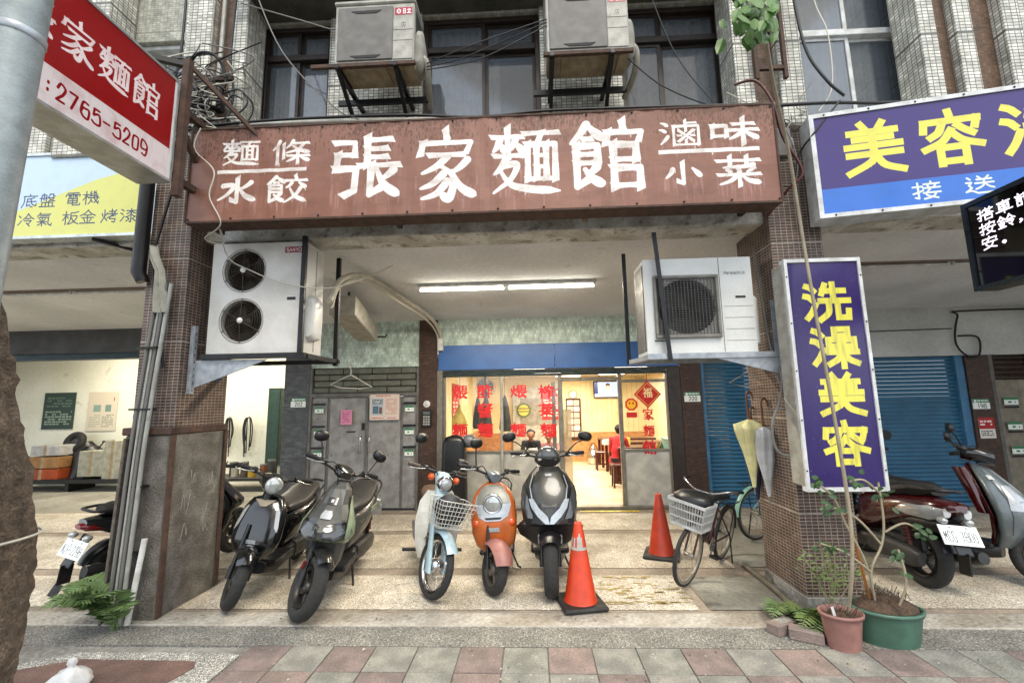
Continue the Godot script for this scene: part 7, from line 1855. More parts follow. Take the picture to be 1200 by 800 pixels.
func build_scooters() -> void:
	M.tyre = grime_mat(Color(0.135, 0.135, 0.135), Color(0.20, 0.195, 0.185), 0.25, 0.9, 0.02, 0.25, 91, 1.4, Color(0, 0, 0, 0), 0.8, false)
	M.rim_dark = worn(Color(0.24, 0.23, 0.22), 0.45, 0.5)
	M.steel = worn(Color(0.66, 0.66, 0.66), 0.3, 0.9)
	M.engine = worn(Color(0.27, 0.27, 0.27), 0.55, 0.4)
	M.silencer = worn(Color(0.20, 0.20, 0.20), 0.4, 0.4)
	M.shock = worn(Color(0.34, 0.14, 0.12), 0.5, 0.2)
	M.seat = worn(Color(0.13, 0.125, 0.12), 0.6)
	M.red_lens = worn(Color(0.45, 0.04, 0.06), 0.12, 0.0, 0.6)
	M.clear_lens = worn(Color(0.72, 0.73, 0.73), 0.12, 0.3, 0.8)
	M.amber = worn(Color(0.85, 0.32, 0.06), 0.18, 0.0, 0.6)
	M.gloss_black = worn(Color(0.035, 0.045, 0.06), 0.25, 0.0, 0.9)
	M.dull_black = worn(Color(0.085, 0.085, 0.09), 0.5)
	M.grey_paint = worn(Color(0.30, 0.305, 0.295), 0.4, 0.2, 0.4)
	M.green_paint = worn(Color(0.52, 0.59, 0.49), 0.35, 0.0, 0.5)
	M.orange = worn(Color(0.74, 0.38, 0.16), 0.35, 0.0, 0.3)
	M.pink_dust = worn(Color(0.62, 0.42, 0.39), 0.55)
	M.silver = worn(Color(0.70, 0.72, 0.74), 0.3, 0.4, 0.4)
	M.pale_blue = worn(Color(0.66, 0.76, 0.80), 0.35, 0.0, 0.4)
	M.wine = worn(Color(0.26, 0.025, 0.04), 0.25, 0.1, 0.9)
	M.slate = worn(Color(0.46, 0.50, 0.52), 0.35, 0.3, 0.5)
	M.charcoal = worn(Color(0.15, 0.15, 0.15), 0.38, 0.2, 0.5)
	var blank := plate_print("NJP-2296", "")
	var body0 := [[-0.02, 0.50, 0.10, 0.16, 0.20], [-0.14, 0.52, 0.145, 0.17, 0.2], [-0.35, 0.56, 0.165, 0.14, 0.16], [-0.58, 0.62, 0.155, 0.12, 0.11], [-0.78, 0.68, 0.115, 0.08, 0.07], [-0.92, 0.71, 0.06, 0.04, 0.03]]
	# --- A: glossy black scooter with the round lamp -----------------------------------------------------------
	var k := 0.93
	var apA := [[0.34, 0.42, 0.08, 0.05, 0.04], [0.42, 0.42, 0.18, 0.085, 0.05], [0.52, 0.415, 0.215, 0.11, 0.05], [0.66, 0.37, 0.21, 0.105, 0.05], [0.78, 0.325, 0.185, 0.09, 0.05], [0.86, 0.30, 0.14, 0.065, 0.04], [0.88, 0.29, 0.06, 0.03, 0.03]]
	var a := thing("scooter", "glossy black scooter with a round headlamp, first in the row beside the pillar", "scooter", Vector3.ZERO, 0.0, "scooters parked under the arcade")
	var cA := {"R": 0.235, "steer": 0.55, "paint": M.gloss_black, "guard_m": M.gloss_black, "guard_w": 0.10, "guard_gap": 0.045, "guard_a0": -0.9, "guard_a1": 0.75, "apron": apA, "e": 0.6, "body": body0, "plate": blank, "seat_m": worn(Color(0.25, 0.24, 0.23), 0.5)}
	var X := front_end(a, cA, k)
	part(a, "front_apron", scaled(loft_y(apA, 0.6, 24), k), M.gloss_black)
	floor_and_shield(a, cA, k)
	rear_half(a, cA, k)
	part(a, "badge", scaled(patch(apA, 0.6, [[0.50, 86, 94], [0.535, 86, 94]], 0.006), k), M.silver)
	part(a, "trim_panel", scaled(patch(apA, 0.6, [[0.80, 88, 92], [0.855, 60, 120]], 0.006), k), worn(Color(0.55, 0.50, 0.42), 0.4))
	for s in [[35, 52, 40, 58], [145, 128, 140, 122]]:
		part(a, "turn_signal", scaled(patch(apA, 0.6, [[0.60, s[0], s[0] + (4 if s[0] < 90 else -4)], [0.64, s[0], s[1]], [0.76, s[2], s[3]], [0.80, s[2] + (8 if s[0] < 90 else -8), s[3]]], 0.007), k), M.clear_lens)
	part(a, "maker_mark", scaled(patch(apA, 0.6, [[0.78, 48, 62], [0.80, 48, 62]], 0.007), k), M.silver)
	var S := X * Transform3D(Basis().scaled(Vector3.ONE * k), Vector3.ZERO)
	part(a, "head_cowl", xform(loft_z([[0.42, 1.0, 0.085, 0.08, 0.08], [0.38, 1.0, 0.10, 0.09, 0.09], [0.28, 1.01, 0.13, 0.075, 0.08], [0.20, 1.01, 0.11, 0.05, 0.06]], 0.85), S), M.gloss_black)
	part(a, "headlamp", xform(Geo.new().ball(Vector3(0, 1.0, 0.41), Vector3(0.082, 0.082, 0.05), 18, 10), S), M.lens)
	part(a, "steering_column", xform(Geo.new().tube([Vector3(0, 0.84, 0.33), Vector3(0, 0.98, 0.30)], 0.05, 10), S), M.black)
	handlebar(a, 1.02 * k, 0.30 * k, 0.36 * k, X)
	place(a, V(-2.44, 0.017, 3.70), 0.10, -0.13, k)
	# --- B: grey-green sports scooter ---------------------------------------------------------------------------
	k = 0.96
	var apB := [[0.30, 0.40, 0.10, 0.05, 0.04], [0.40, 0.41, 0.15, 0.07, 0.05], [0.54, 0.42, 0.17, 0.09, 0.06], [0.605, 0.44, 0.215, 0.20, 0.06], [0.66, 0.43, 0.22, 0.21, 0.06], [0.74, 0.39, 0.19, 0.17, 0.06], [0.84, 0.335, 0.13, 0.12, 0.06], [0.95, 0.285, 0.10, 0.07, 0.05], [1.0, 0.26, 0.06, 0.04, 0.03]]
	var b := thing("scooter", "grey and pale green sports scooter with twin headlamps and two raised mirrors", "scooter", Vector3.ZERO, 0.0, "scooters parked under the arcade")
	var cB := {"R": 0.24, "steer": 0.68, "paint": M.grey_paint, "guard_m": M.charcoal, "guard_w": 0.09, "guard_gap": 0.06, "guard_a0": -1.0, "guard_a1": 0.5, "apron": apB, "body": body0, "plate": blank, "tw": 0.115}
	X = front_end(b, cB, k)
	part(b, "front_apron", scaled(loft_y(apB, 0.9, 14).facet(), k), M.grey_paint)
	floor_and_shield(b, cB, k)
	rear_half(b, cB, k)
	for s in [0, 1]:
		var f := func(q: float) -> float: return q if s == 0 else 180.0 - q
		var hl := holder(b, "headlamp")
		part(hl, "bezel", scaled(patch(apB, 0.85, [[0.605, f.call(84), f.call(60)], [0.65, f.call(86), f.call(40)], [0.70, f.call(86), f.call(36)], [0.73, f.call(60), f.call(36)]], 0.008), k), M.gloss_black)
		part(hl, "lens", scaled(patch(apB, 0.85, [[0.618, f.call(80), f.call(64)], [0.65, f.call(83), f.call(46)], [0.69, f.call(82), f.call(42)], [0.712, f.call(62), f.call(42)]], 0.013), k), M.smoke_lens)
		part(b, "side_fairing", scaled(patch(apB, 0.85, [[0.56, f.call(30), f.call(8)], [0.62, f.call(36), f.call(-4)], [0.70, f.call(34), f.call(-8)], [0.80, f.call(24), f.call(-12)], [0.90, f.call(8), f.call(-14)]], 0.010), k), M.green_paint)
		part(b, "body_stripe", scaled(Geo.new().span(Vector3((0.155 if s == 0 else -0.165), 0.60, -0.62), Vector3((0.165 if s == 0 else -0.155), 0.66, -0.36), 0.004), k), M.green_paint)
	part(b, "lower_lip", scaled(patch(apB, 0.85, [[0.575, 30, 150], [0.605, 26, 154]], 0.012), k), M.green_paint)
	part(b, "vent", scaled(patch(apB, 0.85, [[0.84, 76, 104], [0.89, 74, 106]], 0.008), k), M.gloss_black)
	part(b, "emblem", scaled(patch(apB, 0.85, [[0.855, 87, 93], [0.875, 87, 93]], 0.012), k), M.silver)
	part(b, "nose_mark", scaled(patch(apB, 0.85, [[0.745, 80, 100], [0.77, 78, 102], [0.80, 82, 98]], 0.009), k), M.silver)
	part(b, "indicator", scaled(Geo.new().ball(Vector3(-0.20, 0.66, 0.44), Vector3(0.03, 0.03, 0.04), 10, 7), k), M.clear_lens)
	part(b, "red_reflector", xform(Geo.new().span(Vector3(-0.115, 0.36, 0.585), Vector3(-0.10, 0.42, 0.615), 0.003), X * Transform3D(Basis().scaled(Vector3.ONE * k), Vector3.ZERO)), M.red_lens)
	S = X * Transform3D(Basis().scaled(Vector3.ONE * k), Vector3.ZERO)
	part(b, "instrument_pod", xform(loft_z([[0.31, 1.06, 0.05, 0.03, 0.03], [0.26, 1.07, 0.095, 0.05, 0.05], [0.18, 1.08, 0.09, 0.045, 0.05]], 0.7), S), M.gloss_black)
	part(b, "fork_gaiter", xform(Geo.new().tube([Vector3(-0.07, 0.42, 0.56), Vector3(-0.068, 0.60, 0.48)], 0.026, 8), S), M.rubber)
	handlebar(b, 1.05 * k, 0.25 * k, 0.36 * k, X, 0.05)
	for s in [-1.0, 1.0]: mirror(b, s, Vector3(s * 0.22, 1.10, 0.20) * k, Vector3(s * 0.30, 1.29, 0.12) * k, X, M.black)
	place(b, V(-1.77, 0.017, 3.52), 0.10, -0.16, k)
	# --- C: pale blue step-through with a basket ----------------------------------------------------------------
	build_cub(blank)
	# --- D: orange retro scooter --------------------------------------------------------------------------------
	k = 0.88
	var apD := [[0.32, 0.42, 0.10, 0.04, 0.04], [0.40, 0.43, 0.19, 0.07, 0.05], [0.52, 0.43, 0.225, 0.10, 0.05], [0.66, 0.40, 0.235, 0.12, 0.05], [0.80, 0.36, 0.225, 0.12, 0.05], [0.90, 0.33, 0.18, 0.10, 0.05], [0.96, 0.31, 0.11, 0.07, 0.04], [0.99, 0.30, 0.05, 0.03, 0.03]]
	var d := thing("scooter", "small orange retro scooter with a round headlamp and dusty pink mudguard", "scooter", Vector3.ZERO, 0.0, "scooters parked under the arcade")
	var cD := {"R": 0.225, "steer": 0.52, "paint": M.orange, "guard_m": M.pink_dust, "guard_w": 0.115, "guard_gap": 0.05, "guard_a0": -0.7, "guard_a1": 1.15, "apron": apD, "e": 0.62, "body": body0, "plate": blank, "rim": worn(Color(0.40, 0.37, 0.34), 0.5, 0.4), "shield_m": M.silver, "tw": 0.10}
	X = front_end(d, cD, k)
	part(d, "front_apron", scaled(loft_y(apD, 0.62, 24), k), M.orange)
	floor_and_shield(d, cD, k)
	rear_half(d, cD, k)
	part(d, "apron_inset", scaled(patch(apD, 0.62, [[0.64, 82, 98], [0.68, 62, 118], [0.78, 46, 134], [0.86, 44, 136], [0.94, 40, 140]], 0.006), k), M.silver)
	part(d, "inset_panel", scaled(patch(apD, 0.62, [[0.80, 52, 128], [0.87, 48, 132], [0.945, 44, 136], [0.97, 60, 120]], 0.009), k), worn(Color(0.50, 0.50, 0.47), 0.4, 0.2))
	part(d, "air_slot", scaled(patch(apD, 0.62, [[0.655, 82, 98], [0.675, 78, 102]], 0.010), k), M.coil)
	part(d, "emblem", scaled(patch(apD, 0.62, [[0.54, 84, 96], [0.58, 84, 96]], 0.008), k), M.silver)
	var hl := holder(d, "headlamp")
	part(hl, "bezel", scaled(Geo.new().lathe([Vector2(0.095, -0.03), Vector2(0.10, 0.03), Vector2(0.085, 0.042), Vector2(0.078, 0.03)], Transform3D(Basis(Vector3.RIGHT, PI / 2), Vector3(0, 0.80, 0.475)), 24), k), M.chrome)
	part(hl, "lens", scaled(Geo.new().ball(Vector3(0, 0.80, 0.49), Vector3(0.085, 0.085, 0.035), 18, 10), k), M.lens)
	for s in [-1.0, 1.0]:
		part(d, "turn_signal", scaled(Geo.new().ball(Vector3(s * 0.175, 0.615, 0.485), Vector3(0.045, 0.045, 0.035), 14, 8), k), M.amber)
	S = X * Transform3D(Basis().scaled(Vector3.ONE * k), Vector3.ZERO)
	part(d, "instrument_pod", xform(loft_z([[0.36, 1.03, 0.05, 0.045, 0.05], [0.30, 1.04, 0.08, 0.055, 0.06], [0.22, 1.05, 0.075, 0.045, 0.06]], 0.9), S), worn(Color(0.46, 0.49, 0.52), 0.35, 0.3))
	part(d, "steering_column", xform(Geo.new().tube([Vector3(0, 0.92, 0.30), Vector3(0, 1.04, 0.28)], 0.035, 10), S), M.black)
	handlebar(d, 1.04 * k, 0.27 * k, 0.36 * k, X, 0.05)
	mirror(d, -1.0, Vector3(-0.18, 1.09, 0.22) * k, Vector3(-0.20, 1.35, 0.16) * k, X, M.dark_metal)
	place(d, V(-0.34, 0.017, 3.98), 0.02, 0.05, k)
	# --- E: black sports scooter seen head-on -------------------------------------------------------------------
	k = 0.95
	var apE := [[0.36, 0.44, 0.12, 0.05, 0.04], [0.46, 0.45, 0.26, 0.09, 0.06], [0.545, 0.45, 0.305, 0.13, 0.06], [0.60, 0.45, 0.245, 0.17, 0.06], [0.74, 0.42, 0.265, 0.17, 0.06], [0.88, 0.37, 0.25, 0.14, 0.06], [0.99, 0.32, 0.18, 0.10, 0.05], [1.06, 0.29, 0.11, 0.06, 0.04]]
	var e := thing("scooter", "tall black sports scooter seen head-on with a silver V on its nose", "scooter", Vector3.ZERO, 0.0, "scooters parked under the arcade")
	var cE := {"R": 0.245, "steer": 0.0, "paint": M.charcoal, "guard_m": worn(Color(0.10, 0.095, 0.11), 0.4), "guard_w": 0.11, "guard_gap": 0.05, "guard_a0": -0.8, "guard_a1": 0.55, "apron": apE, "body": body0, "plate": blank, "tw": 0.125}
	X = front_end(e, cE, k)
	part(e, "front_apron", scaled(loft_y(apE, 0.9, 14).facet(), k), M.charcoal)
	floor_and_shield(e, cE, k)
	rear_half(e, cE, k)
	part(e, "lower_cowl", scaled(patch(apE, 0.85, [[0.40, 45, 135], [0.47, 8, 172], [0.545, 0, 180], [0.575, 20, 160]], 0.008), k), M.dull_black)
	for s in [0, 1]:
		var f := func(q: float) -> float: return q if s == 0 else 180.0 - q
		part(e, "nose_chevron", scaled(patch(apE, 0.85, [[0.60, f.call(90), f.call(84)], [0.66, f.call(88), f.call(70)], [0.73, f.call(74), f.call(58)], [0.80, f.call(62), f.call(50)]], 0.012), k), M.silver)
		part(e, "nose_line", scaled(patch(apE, 0.85, [[0.80, f.call(60), f.call(57)], [0.90, f.call(50), f.call(47)], [0.99, f.call(46), f.call(41)]], 0.011), k), M.silver)
		part(e, "headlamp", scaled(patch(apE, 0.85, [[0.64, f.call(62), f.call(44)], [0.72, f.call(54), f.call(26)], [0.82, f.call(46), f.call(14)], [0.90, f.call(28), f.call(10)]], 0.012), k), M.smoke_lens)
		part(e, "cowl_lamp", scaled(Geo.new().box(Vector3((1 if s == 0 else -1) * 0.10, 0.47, 0.55), Vector3(0.02, 0.11, 0.02), 0.008), k), M.silver)
	part(e, "nose_panel", scaled(patch(apE, 0.85, [[0.66, 89, 91], [0.80, 66, 114], [0.92, 54, 126], [1.02, 50, 130]], 0.006), k), worn(Color(0.20, 0.20, 0.18), 0.35, 0.2, 0.5))
	part(e, "emblem", scaled(patch(apE, 0.85, [[0.985, 84, 96], [1.005, 82, 98]], 0.012), k), M.silver)
	S = X * Transform3D(Basis().scaled(Vector3.ONE * k), Vector3.ZERO)
	part(e, "instrument_pod", xform(loft_z([[0.34, 1.10, 0.10, 0.03, 0.04], [0.26, 1.12, 0.13, 0.05, 0.06], [0.18, 1.13, 0.11, 0.05, 0.05]], 0.8), S), M.black)
	part(e, "wind_screen", xform(Geo.new().ball(Vector3(0, 1.15, 0.26), Vector3(0.115, 0.10, 0.07), 18, 10), S), worn(Color(0.30, 0.31, 0.31), 0.2, 0.1, 0.8))
	handlebar(e, 1.12 * k, 0.22 * k, 0.37 * k, X, 0.04)
	for s in [-1.0, 1.0]: mirror(e, s, Vector3(s * 0.18, 1.16, 0.20) * k, Vector3(s * 0.385, 1.33, 0.14) * k, X, M.black)
	place(e, V(0.12, 0.017, 3.93), -0.02, 0.0, k)
	# --- F: black scooter behind the pillar, tail to the street -------------------------------------------------
	k = 0.93
	var f2 := thing("scooter", "black scooter half hidden behind the pillar, its white plate towards the street", "scooter", Vector3.ZERO, 0.0, "scooters parked under the arcade")
	var cF := {"R": 0.24, "steer": 0.2, "paint": M.gloss_black, "guard_m": M.dull_black, "apron": apB, "body": body0, "plate": blank}
	X = front_end(f2, cF, k)
	part(f2, "front_apron", scaled(loft_y(apB, 0.85, 24), k), M.gloss_black)
	floor_and_shield(f2, cF, k)
	rear_half(f2, cF, k)
	handlebar(f2, 1.03 * k, 0.25 * k, 0.36 * k, X, 0.04)
	part(f2, "mud_flap", scaled(Geo.new().box(Vector3(0.03, 0.17, -1.02), Vector3(0.11, 0.10, 0.008), 0.003, Basis(Vector3.RIGHT, 0.5)), k), M.rubber)
	place(f2, V(-3.76, 0.017, 3.98), PI - 0.28, 0.10, k, -0.63)
	# --- G: dark red scooter, tail to the street ------------------------------------------------------------------
	k = 1.0
	var g2 := thing("scooter", "dark red scooter beside the planters with a white licence plate and clear tail lamp", "scooter", Vector3.ZERO, 0.0, "scooters parked under the arcade")
	var bodyG := [[-0.02, 0.52, 0.10, 0.14, 0.20], [-0.14, 0.54, 0.15, 0.15, 0.2], [-0.35, 0.58, 0.17, 0.13, 0.16], [-0.58, 0.63, 0.17, 0.12, 0.12], [-0.78, 0.67, 0.15, 0.09, 0.09], [-0.93, 0.70, 0.11, 0.05, 0.05], [-0.98, 0.71, 0.05, 0.02, 0.02]]
	var cG := {"R": 0.245, "steer": 0.1, "paint": M.wine, "guard_m": M.wine, "apron": apB, "body": bodyG, "plate": plate_print("MCG-7800", ""), "tail_m": M.clear_lens, "rear_signal": M.clear_lens}
	X = front_end(g2, cG, k)
	part(g2, "front_apron", scaled(loft_y(apB, 0.85, 24), k), M.wine)
	floor_and_shield(g2, cG, k)
	rear_half(g2, cG, k)
	for s in [-1.0, 1.0]:   # big clear tail lenses on both flanks, dark skirt below
		part(g2, "tail_lens", Geo.new().loft([ring_z(-0.52, Vector2(s * 0.155, 0.615), 0.012, 0.02, 0.02, 0.8), ring_z(-0.66, Vector2(s * 0.145, 0.625), 0.03, 0.05, 0.05, 0.8), ring_z(-0.84, Vector2(s * 0.11, 0.645), 0.045, 0.055, 0.07, 0.8), ring_z(-0.945, Vector2(s * 0.08, 0.665), 0.03, 0.03, 0.04, 0.8)]), M.clear_lens)
	part(g2, "tail_skirt", loft_z([[-0.45, 0.50, 0.12, 0.06, 0.06], [-0.75, 0.54, 0.13, 0.06, 0.06], [-0.88, 0.54, 0.11, 0.05, 0.06], [-0.91, 0.55, 0.09, 0.02, 0.04]], 0.6), M.dull_black)
	handlebar(g2, 1.03 * k, 0.25 * k, 0.36 * k, X, 0.04)
	for s in [-1.0, 1.0]: mirror(g2, s, Vector3(s * 0.2, 1.08, 0.20) * k, Vector3(s * 0.32, 1.22, 0.12) * k, X, M.black)
	place(g2, V(3.27, 0.017, 4.14), PI + 0.02, 0.10, k, -0.63)
	# --- H: silver-grey scooter at the frame's edge --------------------------------------------------------------
	var h2 := thing("scooter", "silver grey scooter with a red inner panel beside the dark red scooter", "scooter", Vector3.ZERO, 0.0, "scooters parked under the arcade")
	var apH := [[0.28, 0.38, 0.10, 0.06, 0.05], [0.40, 0.42, 0.19, 0.10, 0.06], [0.55, 0.42, 0.22, 0.16, 0.06], [0.68, 0.39, 0.21, 0.18, 0.07], [0.80, 0.34, 0.17, 0.13, 0.06], [0.92, 0.28, 0.11, 0.08, 0.05], [0.97, 0.26, 0.05, 0.03, 0.03]]
	var cH := {"R": 0.24, "steer": 0.25, "paint": M.slate, "guard_m": M.slate, "apron": apH, "e": 0.75, "body": body0, "plate": blank, "shield_m": M.wine}
	X = front_end(h2, cH, k)
	part(h2, "front_apron", scaled(loft_y(apH, 0.75, 24), k), M.slate)
	floor_and_shield(h2, cH, k)
	rear_half(h2, cH, k)
	part(h2, "apron_stripe", scaled(patch(apH, 0.75, [[0.60, 120, 165], [0.70, 115, 160], [0.80, 110, 150]], 0.008), k), M.silver)
	part(h2, "round_badge", scaled(patch(apH, 0.75, [[0.84, 150, 168], [0.875, 150, 168]], 0.010), k), M.frame_white)
	part(h2, "knee_panel", Geo.new().loft([ring_y(0.55, Vector2(0, 0.30), 0.17, 0.04, 0.06, 0.7), ring_y(0.75, Vector2(0, 0.25), 0.19, 0.05, 0.08, 0.7), ring_y(0.93, Vector2(0, 0.18), 0.14, 0.05, 0.08, 0.7)]), M.wine)
	S = X
	part(h2, "instrument_pod", xform(loft_z([[0.38, 1.02, 0.10, 0.05, 0.06], [0.28, 1.05, 0.15, 0.06, 0.07], [0.16, 1.06, 0.12, 0.05, 0.06]], 0.8), S), M.gloss_black)
	handlebar(h2, 1.04 * k, 0.22 * k, 0.36 * k, X, 0.04)
	for s in [-1.0, 1.0]: mirror(h2, s, Vector3(s * 0.2, 1.08, 0.18) * k, Vector3(s * 0.30, 1.24, 0.10) * k, X, M.black)
	place(h2, V(4.22, 0.017, 4.05), 0.66, -0.10, k, 0.63)

func build_cub(blank: Material) -> void:
	var k := 0.92
	var c := thing("step_through_motorcycle", "pale blue step-through motorcycle with a white wire basket on its front", "motorcycle", Vector3.ZERO, 0.0, "scooters parked under the arcade")
	var zf := 0.60
	var R := 0.275
	var pv := Vector3(0, 0.7, 0.42) * k
	var X := Transform3D(Basis(), pv) * Transform3D(Basis(Vector3(0, 0.9, -0.42).normalized(), 0.42), Vector3.ZERO) * Transform3D(Basis(), -pv)
	var S := X * Transform3D(Basis().scaled(Vector3.ONE * k), Vector3.ZERO)
	wheel(c, "front_wheel", Vector3(0, R, zf) * k, R * k, 0.07 * k, "wire", X, M.chrome)
	wheel(c, "rear_wheel", Vector3(0, R, -0.60) * k, R * k, 0.075 * k, "wire", Transform3D(), M.chrome)
	for s in [-1.0, 1.0]:
		var g := Geo.new()
		g.loft([ring_y(0.22, Vector2(s * 0.075, zf + 0.01), 0.018, 0.05, 0.05), ring_y(0.34, Vector2(s * 0.075, zf - 0.03), 0.018, 0.045, 0.045), ring_y(0.52, Vector2(s * 0.07, 0.50), 0.02, 0.035, 0.035), ring_y(0.68, Vector2(s * 0.06, 0.43), 0.025, 0.035, 0.035)])
		part(c, "fork_leg", xform(g, S), M.pale_blue)
	part(c, "front_mudguard", xform(mudguard(R + 0.035, 0.065, -1.0, 0.95, Vector3(0, R, zf), 0.5, 0.1), S), M.pale_blue)
	part(c, "head_column", xform(loft_y([[0.62, 0.44, 0.07, 0.05, 0.05], [0.80, 0.38, 0.06, 0.05, 0.05], [0.95, 0.33, 0.075, 0.06, 0.05], [1.03, 0.30, 0.085, 0.07, 0.06], [1.06, 0.29, 0.05, 0.04, 0.03]], 0.8), S), M.pale_blue)
	var hl := holder(c, "headlamp")
	part(hl, "bezel", xform(Geo.new().lathe([Vector2(0.075, -0.05), Vector2(0.082, 0.03), Vector2(0.07, 0.042)], Transform3D(Basis(Vector3.RIGHT, PI / 2), Vector3(0, 0.96, 0.385)), 20), S), M.chrome)
	part(hl, "lens", xform(Geo.new().ball(Vector3(0, 0.96, 0.40), Vector3(0.07, 0.07, 0.035), 16, 9), S), M.lens)
	for s in [-1.0, 1.0]:
		part(c, "turn_signal", xform(Geo.new().ball(Vector3(s * 0.145, 1.00, 0.33), Vector3(0.032, 0.034, 0.04), 12, 8), S), M.amber)
	handlebar(c, 1.04 * k, 0.27 * k, 0.34 * k, X, 0.02, worn(Color(0.30, 0.25, 0.22), 0.7))
	mirror(c, -1.0, Vector3(-0.22, 1.07, 0.22) * k, Vector3(-0.27, 1.33, 0.16) * k, X, M.black)
	mirror(c, 1.0, Vector3(0.22, 1.07, 0.22) * k, Vector3(0.30, 1.16, 0.12) * k, X, M.black)
	# white leg shields, spine, seat, rear body
	for s in [-1.0, 1.0]:
		var rows := []
		for q in [[0.26, 0.10, 0.16, 0.30], [0.40, 0.10, 0.20, 0.33], [0.60, 0.09, 0.22, 0.33], [0.78, 0.07, 0.19, 0.30], [0.88, 0.05, 0.12, 0.27]]:
			var r := PackedVector3Array()
			for j in 7:
				var t := j / 6.0
				r.append(Vector3(s * lerpf(q[1], q[2], t), q[0], q[3] + 0.05 * (1.0 - t * t)) * k)
			rows.append(r)
		part(c, "leg_shield", Geo.new().loft(rows, false, false, false), worn(Color(0.82, 0.82, 0.79), 0.4))
	part(c, "frame_spine", scaled(Geo.new().tube(curve([Vector3(0, 0.80, 0.34), Vector3(0, 0.52, 0.22), Vector3(0, 0.44, 0.0), Vector3(0, 0.52, -0.25), Vector3(0, 0.60, -0.5)], 5), 0.06, 10), k), M.pale_blue)
	part(c, "rear_body", scaled(loft_z([[-0.05, 0.52, 0.09, 0.10, 0.14], [-0.25, 0.56, 0.12, 0.12, 0.14], [-0.55, 0.60, 0.11, 0.10, 0.08], [-0.85, 0.58, 0.07, 0.05, 0.06]], 0.7), k), M.pale_blue)
	part(c, "seat", scaled(loft_z([[-0.02, 0.72, 0.08, 0.03, 0.05], [-0.2, 0.73, 0.13, 0.05, 0.05], [-0.45, 0.74, 0.135, 0.05, 0.05], [-0.62, 0.75, 0.10, 0.04, 0.04]], 0.7), k), worn(Color(0.34, 0.26, 0.2), 0.6))
	part(c, "rear_mudguard", scaled(mudguard(R + 0.04, 0.07, 0.3, -1.7, Vector3(0, R, -0.60), 0.45, 0.1), k), M.pale_blue)
	part(c, "engine", scaled(Geo.new().box(Vector3(0, 0.30, 0.02), Vector3(0.2, 0.18, 0.36), 0.04), k), M.engine)
	part(c, "silencer", scaled(Geo.new().tube([Vector3(-0.13, 0.24, 0.1), Vector3(-0.14, 0.24, -0.3), Vector3(-0.14, 0.26, -0.4), Vector3(-0.14, 0.30, -0.85)], [0.015, 0.018, 0.038, 0.036], 10), k), M.chrome)
	for s in [-1.0, 1.0]: part(c, "foot_peg", scaled(Geo.new().tube([Vector3(s * 0.1, 0.27, 0.1), Vector3(s * 0.3, 0.27, 0.1)], 0.018, 8), k), M.rubber)
	part(c, "stand", scaled(Geo.new().tube([Vector3(0.1, 0.22, 0.0), Vector3(0.2, 0.012, 0.08)], 0.011, 6), k), M.dark_metal)
	part(c, "tail_lamp", scaled(Geo.new().ball(Vector3(0, 0.58, -0.90), Vector3(0.05, 0.04, 0.04), 10, 7), k), M.red_lens)
	# basket of white wire with a dark bag inside
	var bk := holder(c, "front_basket")
	bk.transform = S
	var b := Geo.new()
	var y0 := 0.62
	var y1 := 0.86
	for i in 7:
		var t := i / 6.0
		var y := lerpf(y0, y1, t)
		var hw := lerpf(0.145, 0.185, t)
		var z0 := 0.50 - 0.0 * t
		var z1 := lerpf(0.70, 0.76, t)
		b.tube([Vector3(-hw, y, z0), Vector3(hw, y, z0), Vector3(hw, y, z1), Vector3(-hw, y, z1)], 0.0045 if i == 6 else 0.0028, 4, true)
	for i in 10:
		var t := i / 9.0
		for e in 2:
			var za := 0.50 if e == 0 else 0.70
			var zb := 0.50 if e == 0 else 0.76
			b.tube([Vector3(lerpf(-0.145, 0.145, t), y0, za), Vector3(lerpf(-0.185, 0.185, t), y1, zb)], 0.0028, 4)
	for i in 6:
		var t := i / 5.0
		for s in [-1.0, 1.0]: b.tube([Vector3(s * 0.145, y0, lerpf(0.50, 0.70, t)), Vector3(s * 0.185, y1, lerpf(0.50, 0.76, t))], 0.0028, 4)
		b.tube([Vector3(-0.145, y0, lerpf(0.50, 0.70, t)), Vector3(0.145, y0, lerpf(0.50, 0.70, t))], 0.0028, 4)
	part(bk, "wire_mesh", b, M.white_paint)
	part(bk, "stay", Geo.new().bar(Vector3(0, 0.66, 0.42), Vector3(0, 0.66, 0.50), 0.12, 0.02), M.white_paint)
	place(c, V(-0.86, 0.017, 3.90), 0.30, -0.10, k, 0.60)
	var bag := thing("basket_bag", "crumpled dark bag lying in the white wire basket", "bag", c.transform * (S * Vector3(0.02, 0.64, 0.62)), 0.4)
	var rg := []
	for q in [[0.0, 0.08], [0.05, 0.12], [0.14, 0.13], [0.21, 0.10], [0.25, 0.04]]:
		var ring := PackedVector3Array()
		for j in 16:
			var a := TAU * j / 16
			var w: float = q[1] * (1.0 + 0.14 * sin(a * 3.0 + q[0] * 20.0))
			ring.append(Vector3(cos(a) * w, q[0], sin(a) * w * 0.7))
		rg.append(ring)
	part(bag, "cloth", Geo.new().loft(rg), worn(Color(0.13, 0.14, 0.16), 0.6))

